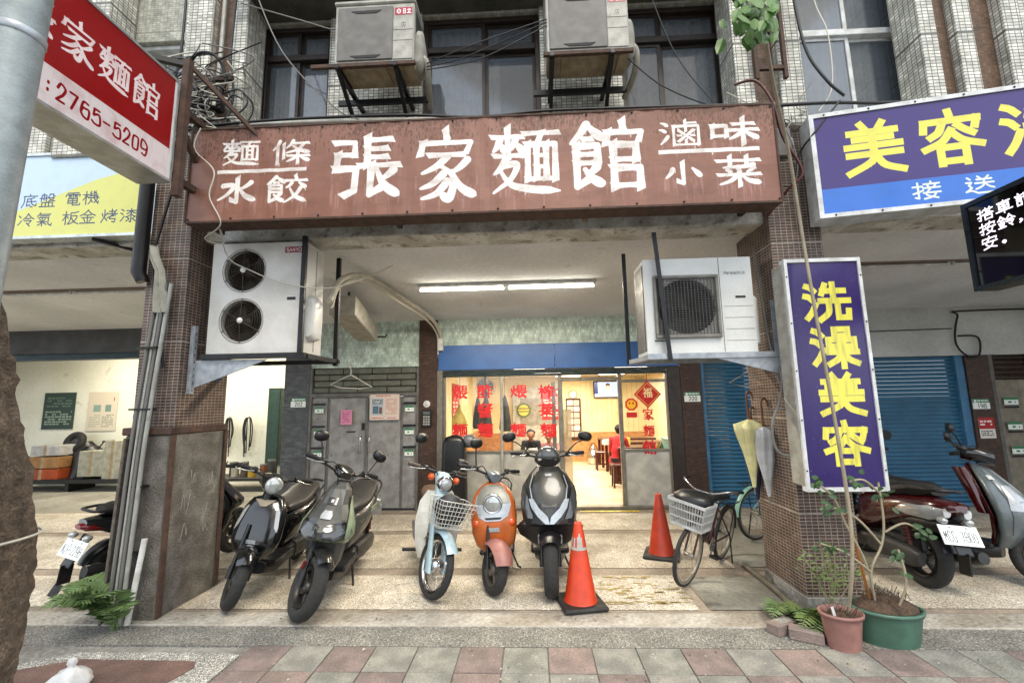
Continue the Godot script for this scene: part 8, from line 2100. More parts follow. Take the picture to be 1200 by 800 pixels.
func build_bicycles() -> void:
	for n in 2:
		var k := 0.86 if n == 0 else 0.95
		var R := 0.31
		var fm: Material = worn(Color(0.26, 0.10, 0.09), 0.5) if n == 0 else worn(Color(0.52, 0.70, 0.64), 0.4, 0.0, 0.3)
		var c := thing("bicycle", ["old dark red bicycle with a white plastic basket behind the cone", "mint green bicycle standing behind the umbrellas at the pillar"][n], "bicycle", Vector3.ZERO, 0.0, "bicycles under the arcade")
		var zf := 0.52
		var zr := -0.50
		var pv := Vector3(0, 0.7, 0.38) * k
		var X := Transform3D(Basis(), pv) * Transform3D(Basis(Vector3(0, 0.95, -0.3).normalized(), -0.05 if n == 0 else 0.0), Vector3.ZERO) * Transform3D(Basis(), -pv)
		var S := X * Transform3D(Basis().scaled(Vector3.ONE * k), Vector3.ZERO)
		wheel(c, "front_wheel", Vector3(0, R, zf) * k, R * k, 0.04 * k, "bike", X, worn(Color(0.62, 0.60, 0.56), 0.4, 0.6))
		wheel(c, "rear_wheel", Vector3(0, R, zr) * k, R * k, 0.04 * k, "bike", Transform3D(), worn(Color(0.62, 0.60, 0.56), 0.4, 0.6))
		for s in [-1.0, 1.0]: part(c, "fork_blade", xform(Geo.new().tube([Vector3(s * 0.045, R, zf), Vector3(s * 0.045, 0.6, 0.42), Vector3(s * 0.01, 0.68, 0.40)], 0.011, 8), S), fm)
		part(c, "head_tube", xform(Geo.new().tube([Vector3(0, 0.64, 0.41), Vector3(0, 0.90, 0.34)], 0.02, 8), S), fm)
		var fr := Geo.new()
		fr.tube(curve([Vector3(0, 0.70, 0.385), Vector3(0, 0.45, 0.2), Vector3(0, 0.30, -0.03)], 5), 0.019, 8)
		fr.tube([Vector3(0, 0.30, -0.04), Vector3(0, 0.72, -0.16)], 0.016, 8)
		fr.tube(curve([Vector3(0, 0.78, 0.37), Vector3(0, 0.58, 0.1), Vector3(0, 0.52, -0.1)], 5), 0.015, 8)
		for s in [-1.0, 1.0]:
			fr.tube([Vector3(s * 0.03, 0.30, -0.05), Vector3(s * 0.055, R, zr)], 0.009, 6)
			fr.tube([Vector3(s * 0.02, 0.66, -0.14), Vector3(s * 0.055, R, zr)], 0.008, 6)
		part(c, "frame", scaled(fr, k), fm)
		part(c, "front_mudguard", xform(mudguard(R + 0.025, 0.03, -1.2, 0.4, Vector3(0, R, zf), 0.5), S), fm if n == 1 else M.dark_metal)
		part(c, "rear_mudguard", scaled(mudguard(R + 0.025, 0.03, 0.6, -1.6, Vector3(0, R, zr), 0.5), k), fm if n == 1 else M.dark_metal)
		part(c, "saddle", scaled(loft_z([[0.06, 0.79, 0.025, 0.015, 0.02], [-0.08, 0.79, 0.05, 0.02, 0.025], [-0.2, 0.80, 0.105, 0.025, 0.04], [-0.27, 0.80, 0.08, 0.02, 0.03]], 0.8), k), M.black)
		part(c, "seat_post", scaled(Geo.new().tube([Vector3(0, 0.70, -0.155), Vector3(0, 0.79, -0.175)], 0.012, 8), k), M.steel)
		var hb := holder(c, "handlebar")
		hb.transform = S
		part(hb, "bar", Geo.new().tube(curve([Vector3(-0.28, 0.97, 0.14), Vector3(-0.24, 0.98, 0.26), Vector3(-0.1, 0.93, 0.34), Vector3(0, 0.92, 0.335), Vector3(0.1, 0.93, 0.34), Vector3(0.24, 0.98, 0.26), Vector3(0.28, 0.97, 0.14)], 5), 0.011, 8), M.steel)
		for s in [-1.0, 1.0]:
			part(hb, "grip", Geo.new().tube([Vector3(s * 0.275, 0.972, 0.17), Vector3(s * 0.285, 0.965, 0.06)], 0.016, 8), M.rubber)
			part(hb, "lever", Geo.new().tube([Vector3(s * 0.25, 0.965, 0.25), Vector3(s * 0.26, 0.94, 0.12)], 0.005, 6), M.steel)
		var cr := Geo.new()
		cr.lathe([Vector2(0.0, 0.03), Vector2(0.075, 0.03), Vector2(0.075, 0.036), Vector2(0.0, 0.036)], Transform3D(AXLE, Vector3(0, 0.29, -0.04)), 20, false)
		cr.tube([Vector3(0.05, 0.29, -0.04), Vector3(0.06, 0.22, 0.09)], 0.01, 6); cr.tube([Vector3(-0.05, 0.29, -0.04), Vector3(-0.06, 0.36, -0.17)], 0.01, 6)
		part(c, "crank", scaled(cr, k), M.steel)
		for s in [-1.0, 1.0]: part(c, "pedal", scaled(Geo.new().box(Vector3(s * 0.11, 0.29 - s * 0.07, -0.04 + s * 0.13), Vector3(0.09, 0.025, 0.07), 0.006), k), M.black)
		part(c, "chain_guard", scaled(Geo.new().bar(Vector3(-0.06, 0.32, 0.02), Vector3(-0.06, 0.33, zr + 0.02), 0.012, 0.09, 0.005), k), worn(Color(0.78, 0.78, 0.74), 0.4) if n == 1 else M.dark_metal)
		part(c, "stand", scaled(Geo.new().tube([Vector3(0.06, R, zr), Vector3(0.14, 0.012, zr + 0.04)], 0.008, 6), k), M.dark_metal)
		var rk := Geo.new()
		for s in [-1.0, 1.0]:
			rk.tube([Vector3(s * 0.06, 0.66, -0.25), Vector3(s * 0.06, 0.66, -0.72)], 0.006, 6); rk.tube([Vector3(s * 0.06, 0.66, -0.55), Vector3(s * 0.06, R, zr)], 0.006, 6)
		for i in 4: rk.tube([Vector3(-0.06, 0.66, -0.3 - i * 0.13), Vector3(0.06, 0.66, -0.3 - i * 0.13)], 0.005, 6)
		part(c, "carrier", scaled(rk, k), M.dark_metal)
		if n == 0:
			var bk := holder(c, "front_basket")
			bk.transform = S
			var b := Geo.new()
			for i in 14:   # slotted plastic walls
				var t := i / 13.0
				for e in [[0.44, 0.44], [0.66, 0.71]]: b.bar(Vector3(lerpf(-0.15, 0.15, t), 0.62, e[0]), Vector3(lerpf(-0.185, 0.185, t), 0.86, e[1]), 0.014, 0.006)
			for i in 9:
				var t := i / 8.0
				for s in [-1.0, 1.0]: b.bar(Vector3(s * 0.15, 0.62, lerpf(0.44, 0.66, t)), Vector3(s * 0.185, 0.86, lerpf(0.44, 0.71, t)), 0.006, 0.014)
			for q in [[0.62, 0.155, 0.665], [0.70, 0.165, 0.68], [0.78, 0.175, 0.695], [0.86, 0.19, 0.715]]:
				var th := 0.028 if q[0] > 0.85 or q[0] < 0.63 else 0.014
				b.bar(Vector3(-q[1], q[0], 0.44), Vector3(q[1], q[0], 0.44), 0.01, th); b.bar(Vector3(-q[1], q[0], q[2]), Vector3(q[1], q[0], q[2]), 0.01, th)
				for s in [-1.0, 1.0]: b.bar(Vector3(s * q[1], q[0], 0.44), Vector3(s * q[1], q[0], q[2]), 0.01, th)
			b.span(Vector3(-0.15, 0.612, 0.44), Vector3(0.15, 0.622, 0.66))
			part(bk, "basket_walls", b, worn(Color(0.76, 0.77, 0.77), 0.5))
			part(bk, "cover_bag", Geo.new().loft([ring_y(0.82, Vector2(0, 0.56), 0.17, 0.12, 0.1), ring_y(0.89, Vector2(0, 0.55), 0.20, 0.15, 0.13), ring_y(0.94, Vector2(0.02, 0.53), 0.15, 0.11, 0.10), ring_y(0.955, Vector2(0.02, 0.53), 0.05, 0.03, 0.03)]), M.black)
			place(c, V(1.28, 0.019, 4.16), -0.72, -0.2, k, 0.52)
		else:
			place(c, V(2.52, 0.019, 5.45), PI / 2 + 0.45, 0.06, k, -0.50)
func wire(called: String, label: String, pts: Array, r: float, m: Material, group := "overhead cables and wires") -> void:
	var p := []
	for q in pts: p.append(V(q[0], q[1], q[2]))
	solo(called, Geo.new().tube(curve(p, 7), r, 5), m, label, "cable", group)
func build_wires() -> void:
	wire("conduit_pipe", "pale conduit pipe running along the top of the brown sign", [[-3.3, 4.05, 3.46], [-1.57, 4.03, 3.46], [-0.04, 3.99, 3.46], [2.05, 4.0, 3.46]], 0.03, M.pipe, "")
	wire("cable", "thick black cable sagging along the top of the brown sign", [[-3.01, 3.99, 3.38], [-2.09, 4.04, 3.40], [-1.05, 4.03, 3.40], [-0.40, 3.98, 3.40], [0.17, 4.01, 3.40], [1.01, 4.0, 3.40], [1.9, 3.98, 3.4]], 0.012, M.wire)
	wire("cable", "black cable crossing from the brown sign to the purple sign", [[1.9, 3.97, 3.42], [2.48, 4.0, 3.45], [3.12, 4.01, 3.50], [4.2, 4.05, 3.5]], 0.014, M.wire)
	wire("cable", "grey wire slanting past the window nearest the red sign", [[-2.45, 5.43, 3.4], [-2.12, 4.69, 3.40], [-1.64, 4.14, 3.40], [-1.42, 4.01, 3.40]], 0.006, M.wire_grey)
	wire("cable", "pale wire looping to the air conditioner nearer the red sign", [[-2.6, 5.3, 3.5], [-1.95, 4.98, 3.4], [-1.68, 4.88, 3.40], [-1.6, 4.92, 3.40]], 0.006, M.wire_grey)
	wire("cable", "uppermost of three wires strung between the two old air conditioners", [[-0.84, 4.50, 3.40], [-0.39, 4.58, 3.30], [0.19, 4.77, 3.30]], 0.005, M.wire)
	wire("cable", "lowest of three wires strung between the two old air conditioners", [[-0.84, 4.44, 3.40], [-0.35, 4.44, 3.30], [0.19, 4.71, 3.30]], 0.005, M.wire)
	wire("cable", "middle of three wires strung between the two old air conditioners", [[-0.84, 4.47, 3.40], [-0.50, 4.5, 3.35], [0.19, 4.74, 3.30]], 0.005, M.wire)
	wire("cable", "wire drooping from the old air conditioner nearer the leaves", [[0.87, 4.45, 3.40], [1.13, 4.19, 3.40], [1.49, 4.0, 3.40], [1.7, 4.0, 3.40]], 0.006, M.wire)
	wire("cable", "wire hanging across the window beside the leaves", [[1.02, 5.43, 3.45], [1.27, 4.54, 3.45], [1.55, 4.0, 3.40]], 0.005, M.wire)
	wire("cable", "thick black cable hanging before the white framed window", [[2.32, 5.6, 3.5], [2.34, 5.01, 3.50], [2.36, 4.48, 3.45], [2.46, 4.16, 3.40], [2.58, 4.02, 3.40]], 0.012, M.wire)
	wire("cable", "white wire hanging before the white framed window", [[2.48, 5.6, 3.5], [2.51, 5.0, 3.50], [2.55, 4.63, 3.45], [2.53, 4.15, 3.45], [2.40, 3.93, 3.45]], 0.005, M.wire_white)
	wire("cable", "black cable curling between the brown and purple signs", [[2.54, 3.98, 3.40], [2.3, 3.7, 3.40], [2.24, 3.59, 3.50], [2.16, 3.33, 3.50], [2.02, 3.34, 3.52]], 0.008, M.wire)
	wire("cable", "thin wire looping behind the end of the brown sign", [[1.98, 3.99, 3.40], [2.11, 3.69, 3.40], [2.15, 3.46, 3.40], [2.13, 3.31, 3.45], [2.0, 3.2, 3.55]], 0.005, M.wire_grey)
	wire("rubber_hose", "rusty red hose hanging beside the end of the brown sign", [[1.74, 4.20, 3.45], [1.89, 4.19, 3.40], [1.98, 3.96, 3.35], [2.03, 3.66, 3.35], [2.15, 3.36, 3.35], [2.07, 3.25, 3.42], [1.98, 3.1, 3.6]], 0.012, worn(Color(0.33, 0.15, 0.12), 0.6))
	wire("cable", "white wire dangling over the brown sign's end and the two-fan unit", [[-2.70, 3.91, 3.28], [-2.73, 3.72, 3.27], [-2.55, 3.52, 3.27], [-2.57, 3.30, 3.27], [-2.48, 3.08, 3.30], [-2.72, 3.02, 3.45], [-2.59, 2.99, 3.50], [-2.58, 3.10, 3.42], [-2.63, 2.91, 3.62], [-2.43, 2.79, 3.64], [-2.11, 2.66, 3.62], [-1.76, 2.63, 3.70], [-1.61, 2.87, 4.20], [-1.45, 3.08, 4.5]], 0.0055, M.wire_white)
	wire("cable", "black cable running down the face of the tiled pillar", [[-3.15, 5.6, 3.52], [-3.13, 4.84, 3.50], [-3.18, 4.33, 3.50], [-3.08, 3.67, 3.50], [-3.15, 3.20, 3.50], [-3.2, 2.90, 3.50], [-3.16, 2.56, 3.50], [-3.04, 1.95, 3.52]], 0.012, M.wire)
	wire("cable", "black cable on the pilaster beside the first window", [[-2.66, 5.6, 3.53], [-2.68, 4.81, 3.53], [-2.62, 4.38, 3.52], [-2.64, 4.05, 3.46]], 0.01, M.wire)
	wire("cable", "coiled black cable on the pilaster beside the first window", [[-2.66, 4.35, 3.45], [-2.48, 4.34, 3.40], [-2.40, 4.22, 3.40], [-2.48, 4.12, 3.40], [-2.59, 4.18, 3.40], [-2.54, 4.29, 3.40], [-2.45, 4.25, 3.40]], 0.008, M.wire)
	wire("cable", "tangled loop of black cable behind the red sign's mast", [[-3.03, 4.20, 3.45], [-2.78, 4.25, 3.40], [-2.56, 4.21, 3.40], [-2.60, 4.07, 3.40], [-2.88, 4.11, 3.40], [-3.0, 4.3, 3.42], [-2.75, 4.42, 3.42], [-2.6, 4.35, 3.45]], 0.008, M.wire)
	wire("cable", "arched black cable bundle high on the tiled pilaster", [[-3.05, 4.5, 3.45], [-2.9, 4.7, 3.4], [-2.72, 4.68, 3.4], [-2.65, 4.5, 3.45], [-2.7, 4.3, 3.45]], 0.014, M.wire)
	wire("conduit_pipe", "pale vertical conduit up the tiled pilaster beside the red sign", [[-2.83, 5.6, 3.6], [-2.83, 4.9, 3.6], [-2.82, 4.0, 3.56]], 0.02, M.pipe, "")
	wire("cable", "black cable loop over the beige steel door", [[9.0, 2.88, 6.9], [6.62, 2.88, 6.92], [6.48, 2.8, 6.92], [6.39, 2.41, 6.92], [6.52, 2.2, 6.92], [6.70, 2.21, 6.92], [6.72, 2.47, 6.92], [6.44, 2.5, 6.92]], 0.014, M.wire)
	wire("cable", "dark cable along the white wall over the blue shutter", [[2.7, 2.62, 6.96], [4.5, 2.6, 6.96], [6.4, 2.62, 6.96]], 0.008, M.wire)
	wire("garden_hose", "grey hose looped on the pillar beside the umbrellas", [[2.0, 2.95, 3.9], [1.98, 2.07, 3.75], [1.97, 1.78, 3.6], [1.93, 1.58, 3.60], [1.86, 1.39, 3.60], [1.88, 1.21, 3.60], [1.98, 1.18, 3.56], [2.03, 1.36, 3.55], [2.0, 1.50, 3.57], [1.92, 1.53, 3.60]], 0.011, M.wire_grey, "")
	var r := RandomNumberGenerator.new()
	r.seed = 23
	for n in 2:   # tangles of thin cables on the pilasters
		var t := thing("cable_tangle", ["tangle of thin cables round the rack beside the red projecting sign", "tangle of thin cables between the brown sign and the purple sign"][n], "cable", V([-2.85, 2.06][n], [4.3, 3.75][n], [3.48, 3.6][n]))
		for k in [32, 20][n]:
			var c := Vector3(r.randf_range(-0.28, 0.3), r.randf_range(-0.25, 0.3), 0)
			var pts := []
			for i in 6: pts.append(c + Vector3(r.randf_range(-0.28, 0.28) * (1.0 - 0.5 * n), (2.5 - i) * r.randf_range(0.02, 0.13), r.randf_range(0.0, 0.13)))
			part(t, "strand", Geo.new().tube(curve(pts, 6), r.randf_range(0.003, 0.007), 5), [M.wire, M.wire, M.wire_grey, M.wire_white][k % 4])
	# meter boxes and terminal bars on both pilasters
	var jb := thing("cable_rack", "rusty steel cable rack with terminal blocks beside the red sign", "rack", V(-2.85, 4.08, 3.55))
	for y in [0.06, 0.3, 0.5]: part(jb, "rack_bar", Geo.new().bar(Vector3(-0.25, y, 0), Vector3(0.22, y - 0.03, 0.04), 0.03, 0.05), M.rust)
	part(jb, "terminal_block", Geo.new().span(Vector3(-0.05, 0.13, 0.02), Vector3(0.16, 0.24, 0.1), 0.01), M.black_metal)
	for k in 4: part(jb, "fuse", Geo.new().span(Vector3(-0.03 + k * 0.045, 0.15, 0.1005), Vector3(0.0 + k * 0.045, 0.21, 0.12), 0.004), M.wire_white)
	jb = thing("cable_rack", "rusty steel ladder rack hanging behind the leaves between the signs", "rack", V(2.1, 4.3, 3.55))
	for x in [-0.12, 0.12]: part(jb, "rack_bar", Geo.new().bar(Vector3(x, 0, 0.02), Vector3(x, 1.2, 0.02), 0.035, 0.03), M.rust)
	for y in [0.1, 0.45, 0.8]: part(jb, "rack_bar", Geo.new().bar(Vector3(-0.12, y, 0.02), Vector3(0.12, y, 0.02), 0.03, 0.03), M.rust)
	part(jb, "meter_box", Geo.new().span(Vector3(-0.1, -0.75, 0.0), Vector3(0.06, -0.5, 0.1), 0.01), worn(Color(0.4, 0.38, 0.36), 0.6))

func leafy(g: Geo, at: Vector3, dir: Vector3, up: Vector3, l: float, w: float) -> void:   # one leaf of four faces, folded along its rib
	var s := dir.cross(up).normalized() * w
	var tip := at + dir * l + up * -l * 0.12
	var mid := at + dir * l * 0.45 + up * l * 0.05
	var q1 := at + dir * l * 0.25 + up * l * 0.03
	var q2 := at + dir * l * 0.7
	for k in [-1.0, 1.0]:
		var e1: Vector3 = q1 + s * k * 0.85 - up * w * 0.25
		var e2: Vector3 = q2 + s * k * 0.75 - up * w * 0.25
		var n := (e1 - at).cross(mid - at).normalized()
		if n.dot(up) < 0: n = -n
		g.tri(at, e1, q1, n, n, n)
		g.tri(q1, e1, e2, n, n, n)
		g.tri(q1, e2, q2, n, n, n)
		g.tri(q2, e2, tip, n, n, n)
func frond(g: Geo, at: Vector3, dir: Vector3, l: float, r: RandomNumberGenerator) -> void:
	var pts := []
	for i in 14:
		var t := i / 13.0
		pts.append(at + dir * l * t + Vector3.UP * (l * (0.55 * t - 0.85 * t * t)))
	g.tube(pts, 0.003, 4)
	for i in range(2, 14):
		var t := i / 13.0
		var d: Vector3 = (pts[i] - pts[i - 1]).normalized()
		var side := d.cross(Vector3.UP).normalized()
		var up := side.cross(d).normalized()
		var ll := l * 0.28 * sin(PI * (0.12 + 0.86 * t)) + 0.01
		for s in [-1.0, 1.0]:
			leafy(g, pts[i], (side * s + d * 0.45 + up * r.randf_range(-0.15, 0.1)).normalized(), up, ll, ll * 0.14)
func fern(called: String, label: String, at: Vector3, n: int, l: float, face_dir: Vector3, sd: int, m: Material) -> void:
	var t := thing(called, label, "plant", at)
	var r := RandomNumberGenerator.new()
	r.seed = sd
	for k in n:
		var a := r.randf_range(-1.5, 1.5)
		var g := Geo.new()
		var d := (face_dir.rotated(Vector3.UP, a) + Vector3.UP * r.randf_range(0.2, 1.1)).normalized()
		frond(g, Vector3(r.randf_range(-0.03, 0.03), 0, r.randf_range(-0.03, 0.03)), d, l * r.randf_range(0.6, 1.1), r)
		part(t, "frond", g, m)
func leaf_mat(c: Color) -> StandardMaterial3D:
	var m := worn(c, 0.55)
	m.backlight_enabled = true
	m.backlight = Color(c.r * 0.6, c.g * 0.7, c.b * 0.4)
	return m
func build_plants() -> void:
	var gm := leaf_mat(Color(0.44, 0.54, 0.34))
	var dm := leaf_mat(Color(0.20, 0.32, 0.16))
	fern("fern", "large green fern growing at the foot of the pillar with the pipes", V(-3.12, 0.0, 3.40), 17, 0.6, Vector3(-0.3, 0.6, 0.7).normalized(), 3, gm)
	fern("fern", "small fern growing behind the loose bricks beside the drain pipe", V(1.86, 0.0, 3.6), 9, 0.30, Vector3(-0.5, 0, 1).normalized(), 4, gm)
	fern("fern", "small fern standing up against the tiled pillar beside the pink pot", V(2.0, 0.0, 3.5), 12, 0.36, Vector3(-0.3, 0, 1).normalized(), 5, leaf_mat(Color(0.42, 0.50, 0.28)))
	# pots
	var p := thing("flower_pot", "oval pink plastic flower pot with dry soil and twigs", "pot", V(1.985, 0.0, 3.22))
	p.scale = Vector3.ONE * 0.85
	var pm := worn(Color(0.58, 0.42, 0.39), 0.55)
	part(p, "pot", Geo.new().loft([ring_y(0.0, Vector2.ZERO, 0.115, 0.095, 0.095), ring_y(0.13, Vector2.ZERO, 0.13, 0.105, 0.105), ring_y(0.24, Vector2.ZERO, 0.145, 0.115, 0.115)], true, false), pm)
	part(p, "rim", Geo.new().loft([ring_y(0.238, Vector2.ZERO, 0.145, 0.115, 0.115), ring_y(0.232, Vector2.ZERO, 0.158, 0.128, 0.128), ring_y(0.255, Vector2.ZERO, 0.160, 0.130, 0.130), ring_y(0.258, Vector2.ZERO, 0.142, 0.112, 0.112), ring_y(0.20, Vector2.ZERO, 0.135, 0.105, 0.105)], false, false), pm)
	var soil: Material = M.soil
	part(p, "soil", Geo.new().ball(Vector3(0, 0.20, 0), Vector3(0.138, 0.05, 0.108), 18, 8), soil)
	part(p, "plant_tag", Geo.new().box(Vector3(-0.09, 0.28, 0.06), Vector3(0.02, 0.07, 0.003), 0.0, Basis(Vector3.BACK, 0.2)), M.frame_white)
	var q := thing("flower_pot", "wide green plastic tub with soil and a straggling shrub", "pot", V(2.33, 0.0, 3.30), -0.1)
	pm = worn(Color(0.29, 0.43, 0.37), 0.5)
	part(q, "pot", Geo.new().loft([ring_y(0.0, Vector2.ZERO, 0.17, 0.11, 0.11), ring_y(0.10, Vector2.ZERO, 0.19, 0.13, 0.13), ring_y(0.20, Vector2.ZERO, 0.205, 0.145, 0.145)], true, false), pm)
	part(q, "rim", Geo.new().loft([ring_y(0.198, Vector2.ZERO, 0.205, 0.145, 0.145), ring_y(0.194, Vector2.ZERO, 0.218, 0.158, 0.158), ring_y(0.215, Vector2.ZERO, 0.22, 0.16, 0.16), ring_y(0.218, Vector2.ZERO, 0.20, 0.14, 0.14), ring_y(0.17, Vector2.ZERO, 0.195, 0.135, 0.135)], false, false), pm)
	part(q, "soil", Geo.new().ball(Vector3(0, 0.19, 0), Vector3(0.197, 0.09, 0.137), 20, 8), soil)
	var r := RandomNumberGenerator.new()
	for n in 2:   # dry twigs and grass tufts on the soil
		r.seed = 30 + n
		var tw := Geo.new()
		for k in 60:
			var a := r.randf() * TAU
			var b := Vector3(cos(a) * r.randf() * (0.11 if n == 0 else 0.16), [0.23, 0.26][n], sin(a) * r.randf() * 0.09)
			tw.tube([b, b + Vector3(r.randf_range(-0.05, 0.05), r.randf_range(0.02, 0.08), r.randf_range(-0.04, 0.04))], 0.0025, 3)
		part(p if n == 0 else q, "dry_twigs", tw, worn(Color(0.33, 0.25, 0.19), 0.9)).set_meta("kind", "stuff")
	# straggling shrub out of the green tub
	var bark := worn(Color(0.62, 0.58, 0.48), 0.8)
	var s := thing("shrub", "straggling shrub with pale bare branches growing from the green tub", "shrub", V(2.26, 0.2, 3.28))
	var br := [[Vector3(0, 0, 0), Vector3(-0.05, 0.3, 0.02), Vector3(-0.14, 0.55, 0.0), Vector3(-0.2, 0.72, 0.0), Vector3(-0.3, 0.82, 0.0)], [Vector3(0, 0, 0), Vector3(-0.03, 0.25, 0.03), Vector3(0.06, 0.42, 0.03), Vector3(0.10, 0.58, 0.02), Vector3(0.11, 0.82, 0.0)], [Vector3(-0.03, 0.25, 0.03), Vector3(-0.2, 0.38, 0.05), Vector3(-0.32, 0.42, 0.0)], [Vector3(0.1, 0.5, 0.02), Vector3(0.22, 0.56, 0.04), Vector3(0.32, 0.5, 0.06)], [Vector3(0.08, 0.0, 0.05), Vector3(0.15, 0.2, 0.08), Vector3(0.14, 0.4, 0.06)], [Vector3(0.06, 0.42, 0.03), Vector3(-0.1, 0.6, 0.05), Vector3(-0.28, 0.68, 0.04)], [Vector3(0.11, 0.75, 0.0), Vector3(0.0, 0.84, 0.02), Vector3(-0.1, 0.83, 0.03)]]
	for b in br: part(s, "branch", Geo.new().tube(curve(b, 5), 0.0075, 6), bark)
	r.seed = 50
	for b in br:
		var g := Geo.new()
		for k in 9:
			var c: Vector3 = b[-1].lerp(b[-2], r.randf() * 0.6)
			leafy(g, c + Vector3(r.randf_range(-0.05, 0.05), r.randf_range(-0.04, 0.04), r.randf_range(-0.04, 0.04)), Vector3(r.randf_range(-1, 1), r.randf_range(-0.6, 0.3), r.randf_range(-0.3, 1)).normalized(), Vector3(0, 0.6, 0.8), r.randf_range(0.04, 0.07), 0.02)
		part(s, "leaf_cluster", g, dm).set_meta("kind", "stuff")
	part(s, "stake", Geo.new().tube([Vector3(-0.02, 0.02, -0.02), Vector3(-0.1, 0.62, -0.03)], 0.009, 6), worn(Color(0.62, 0.38, 0.12), 0.7))
	var sp := thing("shrub", "light green feathery shrub against the tiled pillar behind the pink pot", "shrub", V(2.08, 0.1, 3.48))
	for k in 5:
		var g := Geo.new()
		var top := Vector3(r.randf_range(-0.2, 0.15), r.randf_range(0.3, 0.5), r.randf_range(0.0, 0.12))
		part(sp, "branch", Geo.new().tube([Vector3.ZERO, top * 0.5 + Vector3(0.02, 0, 0), top], 0.004, 5), bark)
		for i in 34:
			var c := top * r.randf_range(0.4, 1.0) + Vector3(r.randf_range(-0.06, 0.06), r.randf_range(-0.05, 0.05), r.randf_range(-0.04, 0.04))
			leafy(g, c, Vector3(r.randf_range(-1, 1), r.randf_range(-0.2, 0.8), r.randf_range(-0.3, 1)).normalized(), Vector3(0, 0.7, 0.7), r.randf_range(0.03, 0.05), 0.008)
		part(sp, "leaf_cluster", g, leaf_mat(Color(0.45, 0.52, 0.30))).set_meta("kind", "stuff")
	# the climbing stem and the leaves at its head
	var v := thing("climbing_vine", "pale bare vine stem climbing past the purple pillar sign to green leaves", "vine", V(2.03, 0.2, 3.22))
	var o := Vector3(2.03, 0.2, -3.22)
	var path := []
	for a in [[2.03, 0.2, 3.22], [2.05, 0.5, 3.16], [2.09, 0.85, 3.18], [2.07, 1.58, 3.20], [2.06, 2.25, 3.25], [2.06, 2.86, 3.30], [1.97, 3.42, 3.20], [1.73, 3.83, 2.90], [1.53, 4.09, 2.60], [1.4, 4.5, 2.4]]: path.append(V(a[0], a[1], a[2]) - o)
	part(v, "stem", Geo.new().tube(curve(path, 6), 0.012, 7), worn(Color(0.58, 0.54, 0.46), 0.8))
	r.seed = 77
	for k in 6:
		var g := Geo.new()
		var c := V(1.37 + 0.035 * k, 4.06 + 0.03 * sin(k * 2.0), 2.6) - o
		for i in 12:
			leafy(g, c + Vector3(r.randf_range(-0.06, 0.06), r.randf_range(-0.12, 0.16), r.randf_range(-0.1, 0.1)), Vector3(r.randf_range(-0.5, 0.5), -1, r.randf_range(-0.2, 0.5)).normalized(), Vector3(r.randf_range(-0.3, 0.3), 0.3, 1).normalized(), r.randf_range(0.08, 0.13), r.randf_range(0.03, 0.045))
		part(v, "leaf_cluster", g, leaf_mat(Color(0.28, 0.44, 0.12))).set_meta("kind", "stuff")
	# bricks and rubble at the pillar
	var bm: Material = M.tile_rose
	for b in [[1.70, 3.42, 0.5, "reddish loose brick lying farthest from the pink pot"], [1.80, 3.31, -0.5, "reddish loose brick beside the pink pot, nearest the paving"], [1.93, 3.44, 0.1, "dark loose brick behind the pink pot"]]:
		var t := thing("loose_brick", b[3], "brick", V(b[0], 0.0, b[1]), b[2], "loose bricks by the pots")
		part(t, "brick", Geo.new().box(Vector3(0, 0.035, 0), Vector3(0.2, 0.07, 0.095), 0.006), bm)
		part(t, "mortar", Geo.new().box(Vector3(0.02, 0.071, 0), Vector3(0.12, 0.006, 0.07), 0.002), M.concrete)
	solo("floor_pipe", Geo.new().tube(curve([V(1.98, 0.04, 4.6), V(1.97, 0.04, 4.0), V(1.93, 0.035, 3.7), V(1.86, 0.03, 3.52)], 5), 0.025, 8), worn(Color(0.42, 0.39, 0.34), 0.8), "grey drain pipe on the floor along the tiled pillar", "pipe")

